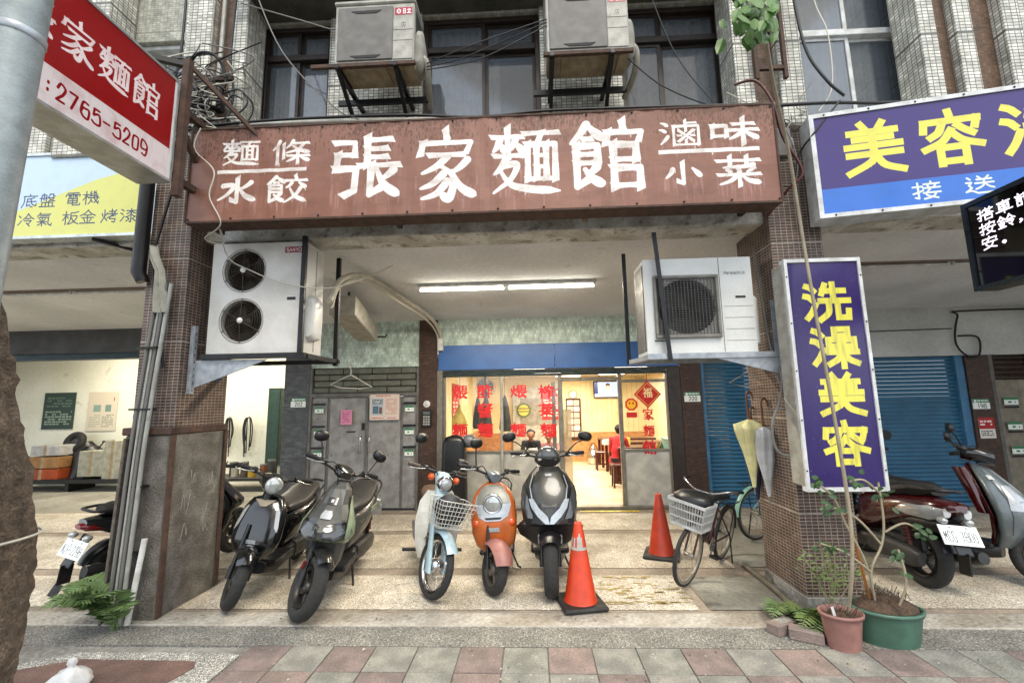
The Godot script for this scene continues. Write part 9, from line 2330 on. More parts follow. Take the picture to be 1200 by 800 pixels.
func build_street() -> void:
	# galvanised post and the tree beside it
	var p := thing("lamp_post", "grey galvanised steel post close to the camera", "post", V(-1.85, -0.02, 1.3))
	p.rotation.z = -0.033
	part(p, "shaft", Geo.new().tube([Vector3(0, 0.02, 0), Vector3(0, 2.0, 0), Vector3(0, 5.2, 0)], [0.068, 0.066, 0.062], 28), M.post_metal)
	part(p, "base_plate", Geo.new().span(Vector3(-0.14, 0, -0.14), Vector3(0.14, 0.025, 0.14), 0.006), M.post_metal)
	part(p, "strap", Geo.new().lathe([Vector2(0.066, 0), Vector2(0.069, 0.004), Vector2(0.069, 0.026), Vector2(0.066, 0.03)], Transform3D(Basis(), Vector3(0, 2.9, 0)), 24), M.galv)
	var t := thing("street_tree", "rough brown tree trunk at the edge of the pavement by the post", "tree", V(-2.13, -0.02, 1.52))
	var rings := []
	var nz := FastNoiseLite.new()
	nz.seed = 4
	nz.frequency = 1.3
	nz.fractal_octaves = 5
	for i in 90:
		var y := 0.02 + i * 0.027
		var ring := PackedVector3Array()
		var r0 := lerpf(0.285, 0.17, smoothstep(0.9, 2.1, y)) + 0.07 * pow(maxf(0.0, 1.0 - y / 0.3), 2.0)
		if y > 2.0: r0 *= maxf(0.25, 1.0 - (y - 2.0) * 1.1)
		for j in 56:
			var a := TAU * j / 56
			var f := nz.get_noise_3d(cos(a) * 0.9, y * 0.9, sin(a) * 0.9) * 0.035 + nz.get_noise_3d(cos(a) * 3.0, y * 7.0, sin(a) * 3.0) * 0.022
			ring.append(Vector3(cos(a) * (r0 + f) - 0.06 * smoothstep(1.2, 2.4, y) * 2.0, y, sin(a) * (r0 + f)))
		rings.append(ring)
	part(t, "trunk", Geo.new().loft(rings), M.bark)
	var ro := []
	for j in 30: ro.append(Vector3(cos(TAU * j / 30) * 0.295, 1.16 + 0.015 * sin(TAU * j / 30 + 1.0), sin(TAU * j / 30) * 0.295))
	part(t, "tied_wire", Geo.new().tube(ro, 0.005, 5, true), M.wire_white)
	for q in [[Vector3(-0.2, 1.9, 0), Vector3(-0.6, 3.0, 0.3), Vector3(-0.9, 4.2, 0.5)], [Vector3(-0.15, 2.0, 0.05), Vector3(-0.5, 3.2, 0.9), Vector3(-0.3, 4.6, 1.5)]]:
		part(t, "limb", Geo.new().tube(curve(q, 5), [0.12, 0.11, 0.10, 0.09, 0.085, 0.08, 0.07, 0.06, 0.05, 0.04, 0.03], 10), M.bark)
	var r := RandomNumberGenerator.new()
	r.seed = 8
	for c in [Vector3(-0.9, 4.3, 0.5), Vector3(-0.3, 4.7, 1.5), Vector3(-0.8, 4.9, 1.1), Vector3(-1.4, 4.4, 0.9)]:
		var g := Geo.new()
		for k in 170:
			var o := Vector3(r.randfn(0, 0.32), r.randfn(0, 0.26), r.randfn(0, 0.32))
			leafy(g, c + o, Vector3(r.randf_range(-1, 1), r.randf_range(-1, 0.2), r.randf_range(-1, 1)).normalized(), Vector3(r.randf_range(-0.4, 0.4), 1, r.randf_range(-0.4, 0.4)).normalized(), r.randf_range(0.08, 0.14), 0.035)
		part(t, "crown", g, leaf_mat(Color(0.24, 0.38, 0.12))).set_meta("kind", "stuff")
	# cones
	for k in 2:
		var c := thing("traffic_cone", ["orange traffic cone with a torn reflective band beside the black sports scooter", "dull red-orange traffic cone behind the bicycle"][k], "cone", V([0.345, 1.30][k], 0.0166, [3.80, 4.92][k]), [0.2, -0.35][k], "traffic cones")
		var om := worn([Color(0.80, 0.24, 0.08), Color(0.70, 0.22, 0.11)][k], 0.5)
		part(c, "body", Geo.new().lathe([Vector2(0.135, 0.035), Vector2(0.125, 0.05), Vector2(0.032, 0.61), Vector2(0.028, 0.622), Vector2(0.020, 0.622), Vector2(0.02, 0.59)], Transform3D(), 24), om)
		part(c, "base", Geo.new().span(Vector3(-0.175, 0, -0.175), Vector3(0.175, 0.034, 0.175), 0.012), worn(Color(0.16, 0.155, 0.15), 0.8))
		if k == 0:
			r.seed = 12
			var band := Geo.new()
			for j in 24:
				var a0 := TAU * j / 24
				var a1 := TAU * (j + 1) / 24
				var hi := r.randf_range(0.50, 0.56)
				if r.randf() < 0.2: hi = 0.44
				var rr := func(y: float) -> float: return lerpf(0.127, 0.034, (y - 0.05) / 0.56)
				band.quad(Vector3(cos(a0) * rr.call(0.42), 0.42, sin(a0) * rr.call(0.42)), Vector3(cos(a1) * rr.call(0.42), 0.42, sin(a1) * rr.call(0.42)), Vector3(cos(a1) * rr.call(hi), hi, sin(a1) * rr.call(hi)), Vector3(cos(a0) * rr.call(hi), hi, sin(a0) * rr.call(hi)), Vector3(cos(a0), 0.2, sin(a0)))
			part(c, "reflective_band", band, worn(Color(0.72, 0.70, 0.67), 0.5))
	# umbrellas on a wire hanger under the bracket
	for k in 3:
		var u := thing("folded_umbrella", ["pale yellow folded umbrella hanging by the pillar", "white patterned folded umbrella hanging behind the yellow one", "dark blue folded umbrella hanging against the pillar"][k], "umbrella", V([1.88, 1.955, 1.985][k], [0.86, 0.80, 0.72][k], [4.02, 3.93, 4.2][k]), 0.0, "umbrellas hung by the pillar")
		var cl: Material = [worn(Color(0.88, 0.85, 0.62), 0.7), worn(Color(0.74, 0.74, 0.745), 0.7), worn(Color(0.14, 0.19, 0.32), 0.7)][k]
		var rg := []
		for q in [[0.0, 0.014], [0.10, 0.028], [0.30, 0.062], [0.46, 0.105 if k == 0 else 0.07], [0.53, 0.115 if k == 0 else 0.06], [0.555, 0.05], [0.57, 0.012]]:
			var ring := PackedVector3Array()
			for j in 24:
				var a := TAU * j / 24
				var w: float = q[1] * (1.0 + 0.22 * sin(a * 6.0 + q[0] * 4.0) * smoothstep(0.0, 0.3, q[0]))
				ring.append(Vector3(cos(a) * w, q[0], sin(a) * w * 0.7))
			rg.append(ring)
		part(u, "canopy", Geo.new().loft(rg), cl)
		part(u, "ferrule", Geo.new().tube([Vector3(0, 0.0, 0), Vector3(0, -0.06, 0)], 0.006, 6), M.steel)
		part(u, "handle", Geo.new().tube(curve([Vector3(0, 0.56, 0), Vector3(0, 0.72, 0), Vector3(0.0, 0.78, 0.0), Vector3(0.025, 0.81, 0), Vector3(0.05, 0.78, 0), Vector3(0.05, 0.74, 0)], 5), 0.009, 7), worn(Color(0.42, 0.24, 0.12), 0.4))
	for k in 2:
		var h := thing("wire_hanger", ["wire coat hanger hooked under the single-fan unit", "wire coat hanger hooked under the two-fan unit"][k], "hanger", V([1.90, -1.72][k], [1.72, 1.78][k], [4.02, 4.15][k]), [0.3, 0.1][k], "wire coat hangers")
		part(h, "wire", Geo.new().tube([Vector3(-0.19, 0.03, 0), Vector3(0, 0.12, 0.01), Vector3(0.2, 0.0, 0), Vector3(0.1, -0.015, 0.04), Vector3(-0.1, 0.0, 0.03)], 0.004, 5, true), M.wire_white)
		part(h, "hook", Geo.new().tube(curve([Vector3(0, 0.12, 0.01), Vector3(0.0, 0.17, 0.01), Vector3(-0.02, 0.2, 0.01), Vector3(-0.01, 0.235, 0.01), Vector3(0.015, 0.22, 0.01)], 4), 0.004, 5), M.wire_white)
	# knotted plastic bag
	var b := thing("plastic_bag", "knotted white plastic bag lying on the brown service cover", "bag", V(-2.72, 0.006, 2.70))
	b.scale = Vector3.ONE * 0.78
	var rg2 := []
	for q in [[0.0, 0.11], [0.03, 0.14], [0.08, 0.14], [0.12, 0.10], [0.145, 0.04], [0.165, 0.022], [0.19, 0.035], [0.215, 0.02]]:
		var ring := PackedVector3Array()
		for j in 26:
			var a := TAU * j / 26
			var w: float = q[1] * (1.0 + 0.12 * sin(a * 5.0 + q[0] * 25.0) + 0.06 * sin(a * 11.0 + q[0] * 60.0))
			ring.append(Vector3(cos(a) * w, q[0], sin(a) * w * 0.8))
		rg2.append(ring)
	part(b, "bag_body", Geo.new().loft(rg2), worn(Color(0.84, 0.84, 0.84), 0.35))
	# cladding, pipes and boards round the foot of the near pillar
	var c := thing("pillar_cladding", "grimy concrete cladding with chalk scribbles round the foot of the pillar", "cladding", V(-3.2, 0, 3.85))
	part(c, "panel", Geo.new().span(Vector3(-0.105, 0.0, -0.33), Vector3(0.275, 1.40, 0.335), 0.012), M.cladding)
	part(c, "top_rim", Geo.new().span(Vector3(-0.125, 1.40, -0.34), Vector3(0.285, 1.46, 0.35), 0.008), M.rust)
	part(c, "corner_strip", Geo.new().span(Vector3(0.2755, 0.06, -0.335), Vector3(0.292, 1.40, -0.29), 0.003), M.rust)
	part(c, "corner_strip", Geo.new().span(Vector3(0.2755, 0.02, 0.28), Vector3(0.288, 1.40, 0.337), 0.003), M.rust)
	r.seed = 17
	for k in 9:   # chalk scribbles on the side that faces the scooters
		var pts := []
		var y := r.randf_range(0.6, 1.2)
		var z := r.randf_range(-0.22, 0.2)
		for i in 6: pts.append(Vector3(0.2765, y + r.randf_range(-0.09, 0.09), z + (i - 2.5) * 0.02 * r.randf_range(0.4, 1.4)))
		part(c, "chalk_scribble", Geo.new().tube(curve(pts, 5), 0.0028, 4), worn(Color(0.66, 0.64, 0.60), 0.9))
	for k in 4:
		var x: float = [0.03, 0.07, 0.10, 0.14][k]
		var mm: Material = [M.wire_grey, M.pipe, M.wire_grey, M.pipe][k]
		part(c, "conduit", Geo.new().tube(curve([Vector3(x - 0.06, 0.02, 0.41), Vector3(x - 0.04, 0.7, 0.40), Vector3(x - 0.02, 1.4, 0.39), Vector3(x + 0.02, 2.3, 0.36), Vector3(x + 0.05, 2.65, 0.36)], 5), [0.014, 0.01, 0.013, 0.016][k], 8), mm)
	part(c, "conduit", Geo.new().tube([Vector3(0.14, 0.02, 0.42), Vector3(0.19, 0.62, 0.39)], 0.02, 10), M.white_paint)
	for y in [0.5, 1.0, 1.6, 2.1]: part(c, "pipe_clip", Geo.new().span(Vector3(-0.04, y, 0.335), Vector3(0.14, y + 0.015, 0.40)), M.dark_metal)
	part(c, "plank", Geo.new().bar(Vector3(-0.10, 0.0, 0.37), Vector3(-0.055, 1.38, 0.36), 0.06, 0.025, 0.004), M.wood)
	part(c, "plank", Geo.new().bar(Vector3(-0.02, 0.0, 0.36), Vector3(0.0, 1.38, 0.355), 0.07, 0.02, 0.004), M.wood)
	part(c, "blue_label", Geo.new().span(Vector3(0.2705, 1.86, -0.20), Vector3(0.2755, 1.95, 0.20)), M.blue_trim)
	# torn cloth hanging from the pillar
	var cloth := []
	for q in [[2.98, -0.02, 0.05], [2.88, 0.0, 0.06], [2.76, 0.06, 0.045], [2.62, 0.07, 0.04], [2.50, 0.08, 0.055], [2.40, 0.08, 0.06]]:
		var row := PackedVector3Array()
		for j in 6: row.append(V(-3.16 + q[1] + (j / 5.0 - 0.5) * q[2] * 2.0, q[0], 3.47 + 0.02 * sin(j * 2.0 + q[0] * 9.0)))
		cloth.append(row)
	solo("torn_cloth", Geo.new().loft(cloth, false, false, false), worn(Color(0.66, 0.65, 0.60), 0.9), "torn grey plastic strip hanging on the pillar above the pipes", "cloth")
	solo("downpipe", Geo.new().tube([V(-3.30, 3.6, 3.48), V(-3.30, 2.75, 3.48), V(-3.27, 2.68, 3.50)], [0.055, 0.055, 0.05], 12), M.black_metal, "thick black downpipe ending high on the tiled pillar", "pipe")

func build_garage() -> void:
	var z := 9.49
	var p := thing("wall_poster", "dark green framed poster on the garage wall", "poster", V(-10.5, 1.22, z))
	poster(p, "sheet", -0.37, 0, 0.37, 0.8, 0.01, sheet_img(192, 208, Color(0.16, 0.24, 0.21), [[0.1, 0.12, 0.8, 0.3, Color(0.34, 0.42, 0.37), 4], [0.08, 0.5, 0.84, 0.4, Color(0.55, 0.62, 0.56), 6]], 4))
	p = thing("wall_poster", "pale poster with line drawings on the garage wall", "poster", V(-9.5, 1.17, z))
	poster(p, "sheet", -0.34, 0, 0.34, 0.85, 0.01, sheet_img(192, 232, Color(0.80, 0.76, 0.68), [[0.4, 0.12, 0.5, 0.16, Color(0.45, 0.35, 0.3), 1], [0.2, 0.34, 0.25, 0.18, Color(0.5, 0.6, 0.55), 0], [0.6, 0.34, 0.2, 0.18, Color(0.45, 0.55, 0.5), 0], [0.08, 0.58, 0.4, 0.34, Color(0.62, 0.66, 0.58), 6], [0.52, 0.58, 0.4, 0.34, Color(0.5, 0.56, 0.48), 7]], 5))
	p = thing("wall_poster", "small white and blue notice on the garage wall by the pillar", "poster", V(-8.55, 1.27, z))
	poster(p, "sheet", -0.25, 0, 0.28, 0.38, 0.01, sheet_img(128, 96, Color(0.84, 0.84, 0.78), [[0.04, 0.4, 0.34, 0.2, Color(0.16, 0.34, 0.6), 0], [0.66, 0.45, 0.3, 0.2, Color(0.16, 0.34, 0.6), 0], [0.06, 0.68, 0.3, 0.26, Color(0.4, 0.44, 0.46), 2]], 6))
	var r := RandomNumberGenerator.new()
	r.seed = 61
	var t := thing("car_tyre", "old tyre resting on the heap of boxes in the garage", "tyre", V(-9.75, 0.95, 9.2))
	part(t, "tyre", Geo.new().lathe(ring_prof(0.16, 0.07, 0.07, 12), Transform3D(Basis(Vector3.RIGHT, PI / 2 - 0.3), Vector3.ZERO), 24), M.rubber)
	part(t, "rim", Geo.new().lathe([Vector2(0, 0.0), Vector2(0.1, 0.01)], Transform3D(Basis(Vector3.RIGHT, PI / 2 - 0.3), Vector3.ZERO), 18), M.rim_dark)
	for b in [[-9.95, 0.72, 0.34, 0.2, Color(0.70, 0.70, 0.70), "white printed carton on top of the garage heap"], [-9.98, 0.47, 0.38, 0.22, Color(0.62, 0.46, 0.28), "brown cardboard carton in the garage heap"], [-10.0, 0.25, 0.40, 0.2, Color(0.66, 0.28, 0.10), "orange carton at the bottom of the garage heap"], [-8.95, 0.3, 0.3, 0.5, Color(0.62, 0.62, 0.56), "tall pale carton by the folded trolley"], [-8.5, 0.25, 0.22, 0.75, Color(0.66, 0.65, 0.58), "narrow pale carton against the garage wall"]]:
		var c := thing("carton", b[5], "box", V(b[0], b[1], 9.0), r.randf_range(-0.15, 0.15), "cartons in the garage")
		part(c, "box", Geo.new().span(Vector3(-b[2] / 2 * 1.7, 0, -0.2), Vector3(b[2] / 2 * 1.7, b[3], 0.2), 0.006), worn(b[4], 0.85))
		part(c, "tape", Geo.new().span(Vector3(-0.03, -0.001, 0.2), Vector3(0.03, b[3] + 0.002, 0.202)), worn(Color(0.62, 0.54, 0.4), 0.5))
	t = thing("tool_bench", "low dark bench under the heap of boxes along the garage wall", "bench", V(-9.3, 0.01, 9.05))
	part(t, "top", Geo.new().span(Vector3(-1.7, 0.16, -0.3), Vector3(1.5, 0.24, 0.3), 0.01), M.dark_metal)
	for x in [-1.6, -0.1, 1.4]: part(t, "leg", Geo.new().span(Vector3(x, 0, -0.28), Vector3(x + 0.08, 0.16, 0.28)), M.dark_metal)
	for k in 3:
		var g := Geo.new()
		g.loft([ring_y(0.0, Vector2.ZERO, 0.32, 0.2, 0.2), ring_y(0.25, Vector2(0.03, 0), 0.30, 0.2, 0.2), ring_y(0.5, Vector2(-0.02, 0), 0.24, 0.17, 0.17), ring_y(0.62, Vector2(0, 0), 0.10, 0.08, 0.08)])
		var o := thing("black_bundle", ["black bundle heaped at the far end of the garage bench", "tall black bundle behind the cartons and the tyre", "black bundle beside the folded trolley"][k], "bundle", V([-10.75, -9.6, -9.35][k], 0.25, [9.1, 9.3, 9.2][k]), 0.4 * k, "dark bundles in the garage")
		part(o, "cloth", g, M.black)
		o.scale = Vector3(1, [0.7, 1.15, 1.0][k], 1)
	t = thing("hand_trolley", "folded black hand trolley leaning by the garage wall", "trolley", V(-9.1, 0.24, 9.0))
	for x in [-0.1, 0.1]: part(t, "upright", Geo.new().tube([Vector3(x - 0.2, 0, 0.1), Vector3(x + 0.15, 0.72, -0.15)], 0.014, 6), M.black)
	part(t, "handle", Geo.new().tube([Vector3(0.02, 0.72, -0.15), Vector3(0.28, 0.74, -0.15)], 0.02, 6), M.black)
	# second corner, seen between the pillar and the dark pier
	for k in 2:
		t = thing("cable_bundle", ["bundle of black cables hanging on the garage wall nearer the pillar", "bundle of black cables hanging on the garage wall nearer the dark pier"][k], "cable", V([-6.53, -6.1][k], 1.0, 9.44), 0.0, "cable bundles on the garage wall")
		for i in 9:
			var a := r.randf_range(-0.12, 0.12)
			part(t, "strand", Geo.new().tube(curve([Vector3(0, 0.4, 0.02), Vector3(a * 0.6, 0.38, 0.06), Vector3(a, 0.15, 0.05), Vector3(a * 0.7, r.randf_range(-0.45, 0.0), 0.04)], 4), 0.012, 5), M.wire)
		part(t, "hook", Geo.new().tube([Vector3(0, 0.4, -0.0), Vector3(0, 0.44, 0.05)], 0.01, 5), M.steel)
	t = thing("workbench", "cluttered workbench with tins and tools in the garage corner", "bench", V(-5.7, 0.01, 8.9))
	part(t, "top", Geo.new().span(Vector3(-0.9, 0.20, -0.3), Vector3(0.9, 0.26, 0.3), 0.008), M.dark_metal)
	for x in [-0.85, 0.78]: part(t, "leg", Geo.new().span(Vector3(x, 0, -0.28), Vector3(x + 0.07, 0.2, 0.28)), M.dark_metal)
	for k in 9:
		var x := -0.8 + k * 0.19
		var cc: Color = [Color(0.75, 0.62, 0.2), Color(0.55, 0.33, 0.18), Color(0.2, 0.2, 0.2), Color(0.7, 0.68, 0.6), Color(0.35, 0.3, 0.25)][k % 5]
		var h := r.randf_range(0.12, 0.34)
		var o := thing("paint_tin", "small tin among the clutter on the garage workbench", "tin", V(-5.7 + x, 0.27, 8.9 + r.randf_range(-0.15, 0.15)), 0.0, "tins on the workbench")
		part(o, "body", Geo.new().lathe([Vector2(0, 0), Vector2(0.07, 0), Vector2(0.07, h), Vector2(0.065, h + 0.01), Vector2(0, h)], Transform3D(), 12, false), worn(cc, 0.5))
		part(o, "lid", Geo.new().lathe([Vector2(0.073, h * 0.94), Vector2(0.073, h + 0.012), Vector2(0, h + 0.014)], Transform3D(), 12, false), worn(Color(0.5, 0.5, 0.48), 0.4, 0.5))
	t = thing("green_locker", "narrow dark green locker against the dark pier in the garage", "locker", V(-5.35, 0.01, 9.2))
	part(t, "body", Geo.new().span(Vector3(-0.11, 0, -0.2), Vector3(0.16, 2.0, 0.2), 0.008), worn(Color(0.10, 0.20, 0.17), 0.5))
	part(t, "door", Geo.new().span(Vector3(-0.09, 0.05, 0.2), Vector3(0.14, 1.95, 0.21), 0.004), worn(Color(0.12, 0.23, 0.19), 0.5))
# ---- people: bones with radii joined by a smooth minimum, meshed as surface nets --------------------------------
func body_mesh(bones: Array, cell: float) -> ArrayMesh:   # bones: [a, b, ra, rb]
	var lo := Vector3.INF
	var hi := -Vector3.INF
	for b in bones:
		for e in 2:
			lo = lo.min(b[e] - Vector3.ONE * (b[2 + e] + cell * 2)); hi = hi.max(b[e] + Vector3.ONE * (b[2 + e] + cell * 2))
	var n := Vector3i(((hi - lo) / cell).ceil()) + Vector3i.ONE
	var f := PackedFloat32Array()
	f.resize(n.x * n.y * n.z)
	f.fill(1.0)
	for b in bones:   # each bone only touches the cells near it
		var a: Vector3 = b[0]
		var d: Vector3 = b[1] - a
		var l2 := maxf(d.length_squared(), 1e-8)
		var m: float = maxf(b[2], b[3]) + 0.07
		var i0 := Vector3i(((a.min(b[1]) - Vector3.ONE * m - lo) / cell).floor()).clamp(Vector3i.ZERO, n - Vector3i.ONE)
		var i1 := Vector3i(((a.max(b[1]) + Vector3.ONE * m - lo) / cell).ceil()).clamp(Vector3i.ZERO, n - Vector3i.ONE)
		for z in range(i0.z, i1.z + 1):
			for y in range(i0.y, i1.y + 1):
				for x in range(i0.x, i1.x + 1):
					var p := lo + Vector3(x, y, z) * cell
					var t := clampf((p - a).dot(d) / l2, 0.0, 1.0)
					var v := (p - a - d * t).length() - lerpf(b[2], b[3], t)
					var k := (z * n.y + y) * n.x + x
					var h := clampf(0.5 + 0.5 * (f[k] - v) / 0.035, 0.0, 1.0)
					f[k] = lerpf(f[k], v, h) - 0.035 * h * (1.0 - h)
	var at := {}
	var pts := []
	for z in n.z - 1:
		for y in n.y - 1:
			for x in n.x - 1:
				var k := (z * n.y + y) * n.x + x
				var c := Vector3.ZERO
				var cnt := 0
				var inside := 0
				for q in 8:
					if f[k + (q & 1) + ((q >> 1) & 1) * n.x + ((q >> 2) & 1) * n.x * n.y] < 0: inside += 1
				if inside == 0 or inside == 8: continue
				for q in 8:
					for ax in 3:
						if (q >> ax) & 1: continue
						var s0 := k + (q & 1) + ((q >> 1) & 1) * n.x + ((q >> 2) & 1) * n.x * n.y
						var s1: int = s0 + [1, n.x, n.x * n.y][ax]
						if (f[s0] < 0) != (f[s1] < 0):
							var o := Vector3(q & 1, (q >> 1) & 1, (q >> 2) & 1)
							o[ax] += f[s0] / (f[s0] - f[s1])
							c += o
							cnt += 1
				at[k] = pts.size()
				pts.append(lo + (Vector3(x, y, z) + c / cnt) * cell)
	var st := SurfaceTool.new()
	st.begin(Mesh.PRIMITIVE_TRIANGLES)
	st.set_smooth_group(0)
	for p in pts: st.add_vertex(p)
	var step := [1, n.x, n.x * n.y]
	for z in range(1, n.z - 1):
		for y in range(1, n.y - 1):
			for x in range(1, n.x - 1):
				var k := (z * n.y + y) * n.x + x
				for ax in 3:
					if (f[k] < 0) == (f[k + step[ax]] < 0): continue
					var u: int = step[(ax + 1) % 3]
					var w: int = step[(ax + 2) % 3]
					var q := [at[k], at[k - u], at[k - u - w], at[k - w]]
					if f[k] < 0: q = [q[0], q[3], q[2], q[1]]
					for i in [0, 1, 2, 0, 2, 3]: st.add_index(q[i])
	st.generate_normals()
	return st.commit()
func person(label: String, at: Vector3, turn: float, k: float, shirt: Color, trousers: Color, hairc: Color, lean: float, face_down: float, category := "person") -> void:
	# seated figure, ground at y = 0, facing +z; k scales a 1.65 m adult
	var t := thing("person", label, category, at, turn)
	var B := func(y: float, z: float, x := 0.0) -> Vector3: return Vector3(x, y, z + lean * (y - 0.45)) * k
	var torso := [[B.call(0.50, -0.02, -0.08), B.call(0.50, -0.02, 0.08), 0.13 * k, 0.13 * k], [B.call(0.50, 0), B.call(0.75, -0.01), 0.14 * k, 0.13 * k], [B.call(0.75, -0.01), B.call(0.97, 0), 0.14 * k, 0.12 * k], [B.call(0.99, 0.0, -0.15), B.call(0.99, 0.0, 0.15), 0.068 * k, 0.068 * k]]
	for s in [-1.0, 1.0]:
		var sh: Vector3 = B.call(1.0, 0.0, s * 0.18)
		var el := sh + Vector3(s * 0.06, -0.27, 0.08) * k
		torso.append([sh, el, 0.058 * k, 0.046 * k])
		torso.append([el, el + Vector3(-s * 0.12, 0.0, 0.22) * k, 0.045 * k, 0.034 * k])
		torso.append([Vector3(s * 0.09, 0.47, 0.0) * k, Vector3(s * 0.13, 0.47, 0.40) * k, 0.085 * k, 0.062 * k])
		torso.append([Vector3(s * 0.13, 0.47, 0.40) * k, Vector3(s * 0.13, 0.09, 0.38) * k, 0.06 * k, 0.045 * k])
		torso.append([Vector3(s * 0.13, 0.045, 0.35) * k, Vector3(s * 0.13, 0.04, 0.52) * k, 0.045 * k, 0.04 * k])
	var neck: Vector3 = B.call(1.03, 0.01)
	var hc := neck + Vector3(0, 0.17, 0.03 + face_down * 0.06) * k
	part(t, "clothes", body_mesh(torso, 0.022 * k), worn(shirt, 0.9))
	var hd := [[neck - Vector3(0, 0.03, 0), hc - Vector3(0, 0.05, 0) * k, 0.052 * k, 0.055 * k], [hc + Vector3(0, 0.03, -0.01) * k, hc + Vector3(0, 0.03, 0.01) * k, 0.088 * k, 0.086 * k], [hc + Vector3(0, -0.03, 0.02) * k, hc + Vector3(0, -0.075, 0.045) * k, 0.07 * k, 0.042 * k], [hc + Vector3(0, 0.0, 0.09) * k, hc + Vector3(0, -0.025, 0.105) * k, 0.012 * k, 0.016 * k], [hc + Vector3(-0.088, 0, 0) * k, hc + Vector3(-0.09, -0.02, 0) * k, 0.018 * k, 0.014 * k], [hc + Vector3(0.088, 0, 0) * k, hc + Vector3(0.09, -0.02, 0) * k, 0.018 * k, 0.014 * k]]
	var skin := worn(Color(0.70, 0.50, 0.40), 0.6)
	var h := part(t, "head", body_mesh(hd, 0.011 * k), skin)
	for s in [-1.0, 1.0]: part(h, "eye", Geo.new().ball(hc + Vector3(s * 0.033, 0.012, 0.083) * k, Vector3(0.012, 0.006, 0.006) * k, 8, 6), M.black)
	part(h, "mouth", Geo.new().ball(hc + Vector3(0, -0.062, 0.088) * k, Vector3(0.022, 0.005, 0.006) * k, 8, 6), worn(Color(0.5, 0.26, 0.22), 0.6))
	part(h, "hair", body_mesh([[hc + Vector3(0, 0.075, -0.025) * k, hc + Vector3(0, 0.08, 0.005) * k, 0.082 * k, 0.072 * k], [hc + Vector3(0, 0.03, -0.05) * k, hc + Vector3(0, -0.02, -0.06) * k, 0.075 * k, 0.05 * k], [hc + Vector3(-0.06, 0.05, -0.01) * k, hc + Vector3(0.06, 0.05, -0.01) * k, 0.05 * k, 0.05 * k]], 0.011 * k), worn(hairc, 0.7))
	for s in [-1.0, 1.0]:   # hands: palm, four fingers and a thumb, curled towards the bowl
		var el: Vector3 = B.call(1.0, 0.0, s * 0.18) + Vector3(s * 0.06, -0.27, 0.08) * k
		var w := el + Vector3(-s * 0.12, 0.0, 0.22) * k
		var hb := [[w, w + Vector3(-s * 0.02, 0.0, 0.07) * k, 0.03 * k, 0.033 * k]]
		for i in 4:
			var b := w + Vector3(-s * (0.02 + 0.0) + (i - 1.5) * 0.019, 0.0, 0.085) * k
			var m := b + Vector3(-s * 0.006, -0.008, [0.03, 0.036, 0.034, 0.026][i]) * k
			hb.append([b, m, 0.0098 * k, 0.009 * k])
			hb.append([m, m + Vector3(-s * 0.006, -0.024, 0.012) * k, 0.009 * k, 0.0075 * k])
		hb.append([w + Vector3(-s * 0.035, 0.005, 0.03) * k, w + Vector3(-s * 0.06, 0.0, 0.075) * k, 0.012 * k, 0.009 * k])
		part(t, "hand", body_mesh(hb, 0.006 * k), skin)
	part(t, "trousers", Geo.new().loft([ring_y(0.40 * k, Vector2(0, 0.02 * k), 0.17 * k, 0.15 * k, 0.13 * k), ring_y(0.50 * k, Vector2(0, 0.0), 0.215 * k, 0.16 * k, 0.16 * k), ring_y(0.58 * k, Vector2(0, 0.0), 0.19 * k, 0.155 * k, 0.155 * k)]), worn(trousers, 0.9))
	part(t, "stool", Geo.new().lathe([Vector2(0.15 * k, 0), Vector2(0.13 * k, 0.38 * k), Vector2(0.17 * k, 0.39 * k), Vector2(0.17 * k, 0.42 * k), Vector2(0, 0.42 * k)], Transform3D(), 16, false), M.maroon)
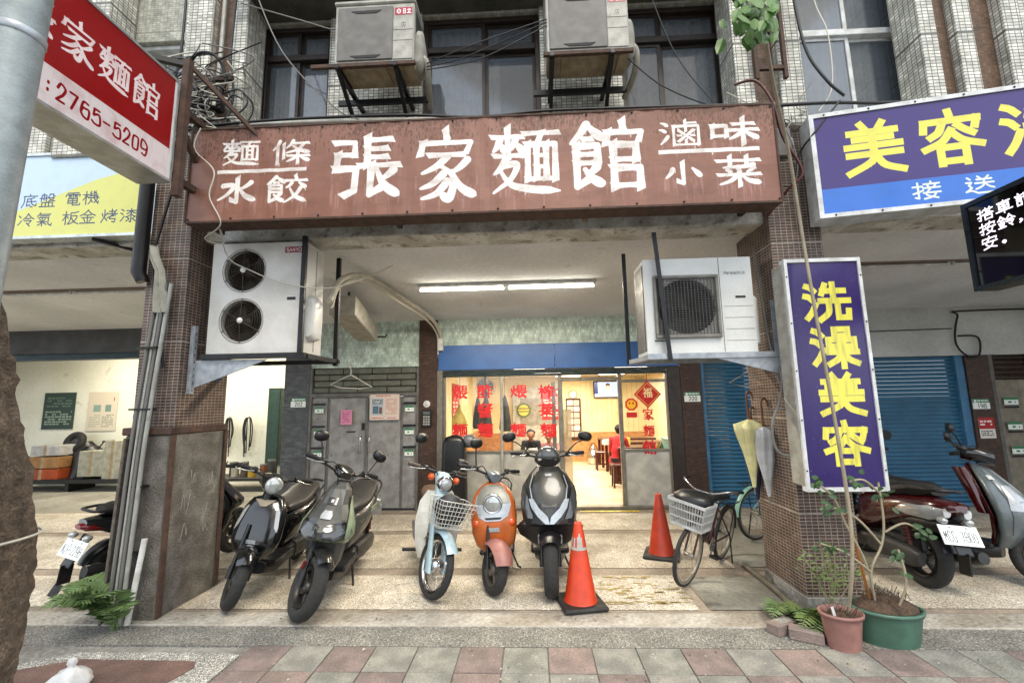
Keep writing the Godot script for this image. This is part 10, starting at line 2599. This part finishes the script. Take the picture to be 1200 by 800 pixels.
func build_people() -> void:
	person("person in dark clothes bent over a bowl behind the window", V(-0.05, 0.018, 9.28), 0.0, 0.80, Color(0.06, 0.07, 0.09), Color(0.1, 0.1, 0.12), Color(0.06, 0.05, 0.05), 0.25, 1.0)
	person("person in pink clothes eating beside the one in dark clothes", V(0.36, 0.018, 9.35), -0.25, 0.76, Color(0.80, 0.55, 0.55), Color(0.2, 0.2, 0.24), Color(0.05, 0.04, 0.04), 0.3, 1.0)
	person("person in a red top seated with the back to the shop door", V(1.66, 0.018, 9.15), 2.5, 0.84, Color(0.72, 0.10, 0.14), Color(0.12, 0.12, 0.14), Color(0.04, 0.035, 0.035), 0.15, 0.6)
func _ready() -> void:
	# camera
	var cam := Camera3D.new()
	cam.name = "camera"
	add_child(cam)
	cam.transform = Transform3D(Basis(Vector3.UP, deg_to_rad(2.5)) * Basis(Vector3.RIGHT, deg_to_rad(8.0)) * Basis(Vector3.BACK, deg_to_rad(-1.0)), Vector3(0, 1.6, 0))
	cam.fov = rad_to_deg(2.0 * atan(400.0 / 520.0))
	cam.near = 0.05
	cam.far = 1500.0
	cam.current = true
	# sky, exposure
	var e := Environment.new()
	e.background_mode = Environment.BG_SKY
	var sm := ProceduralSkyMaterial.new()
	sm.sky_top_color = Color(0.80, 0.84, 0.89)
	sm.sky_horizon_color = Color(0.86, 0.88, 0.90)
	sm.sky_curve = 0.2
	sm.sky_energy_multiplier = 1.0
	sm.ground_bottom_color = Color(0.34, 0.34, 0.33)
	sm.ground_horizon_color = Color(0.55, 0.56, 0.56)
	e.sky = Sky.new()
	e.sky.sky_material = sm
	e.tonemap_mode = Environment.TONE_MAPPER_LINEAR
	e.tonemap_exposure = 2.9
	e.sdfgi_enabled = true
	e.ssao_enabled = true
	e.ssil_enabled = true
	var we := WorldEnvironment.new()
	we.name = "environment"
	we.environment = e
	add_child(we)
	# overcast sun, high over the street behind the camera
	var sun := DirectionalLight3D.new()
	sun.name = "sun"
	sun.light_energy = 0.35
	sun.light_color = Color(1.0, 0.97, 0.92)
	sun.light_angular_distance = 25.0
	sun.shadow_enabled = true
	add_child(sun)
	sun.look_at_from_position(Vector3(2.5, 15, 6), Vector3(0, 0, -3))
	make_materials()
	build_ground()
	build_litter()
	build_building()
	build_signs()
	build_ac()
	build_shop()
	build_doors()
	build_scooters()
	build_bicycles()
	build_wires()
	build_plants()
	build_street()
	build_garage()
	build_people()
	#BUILD
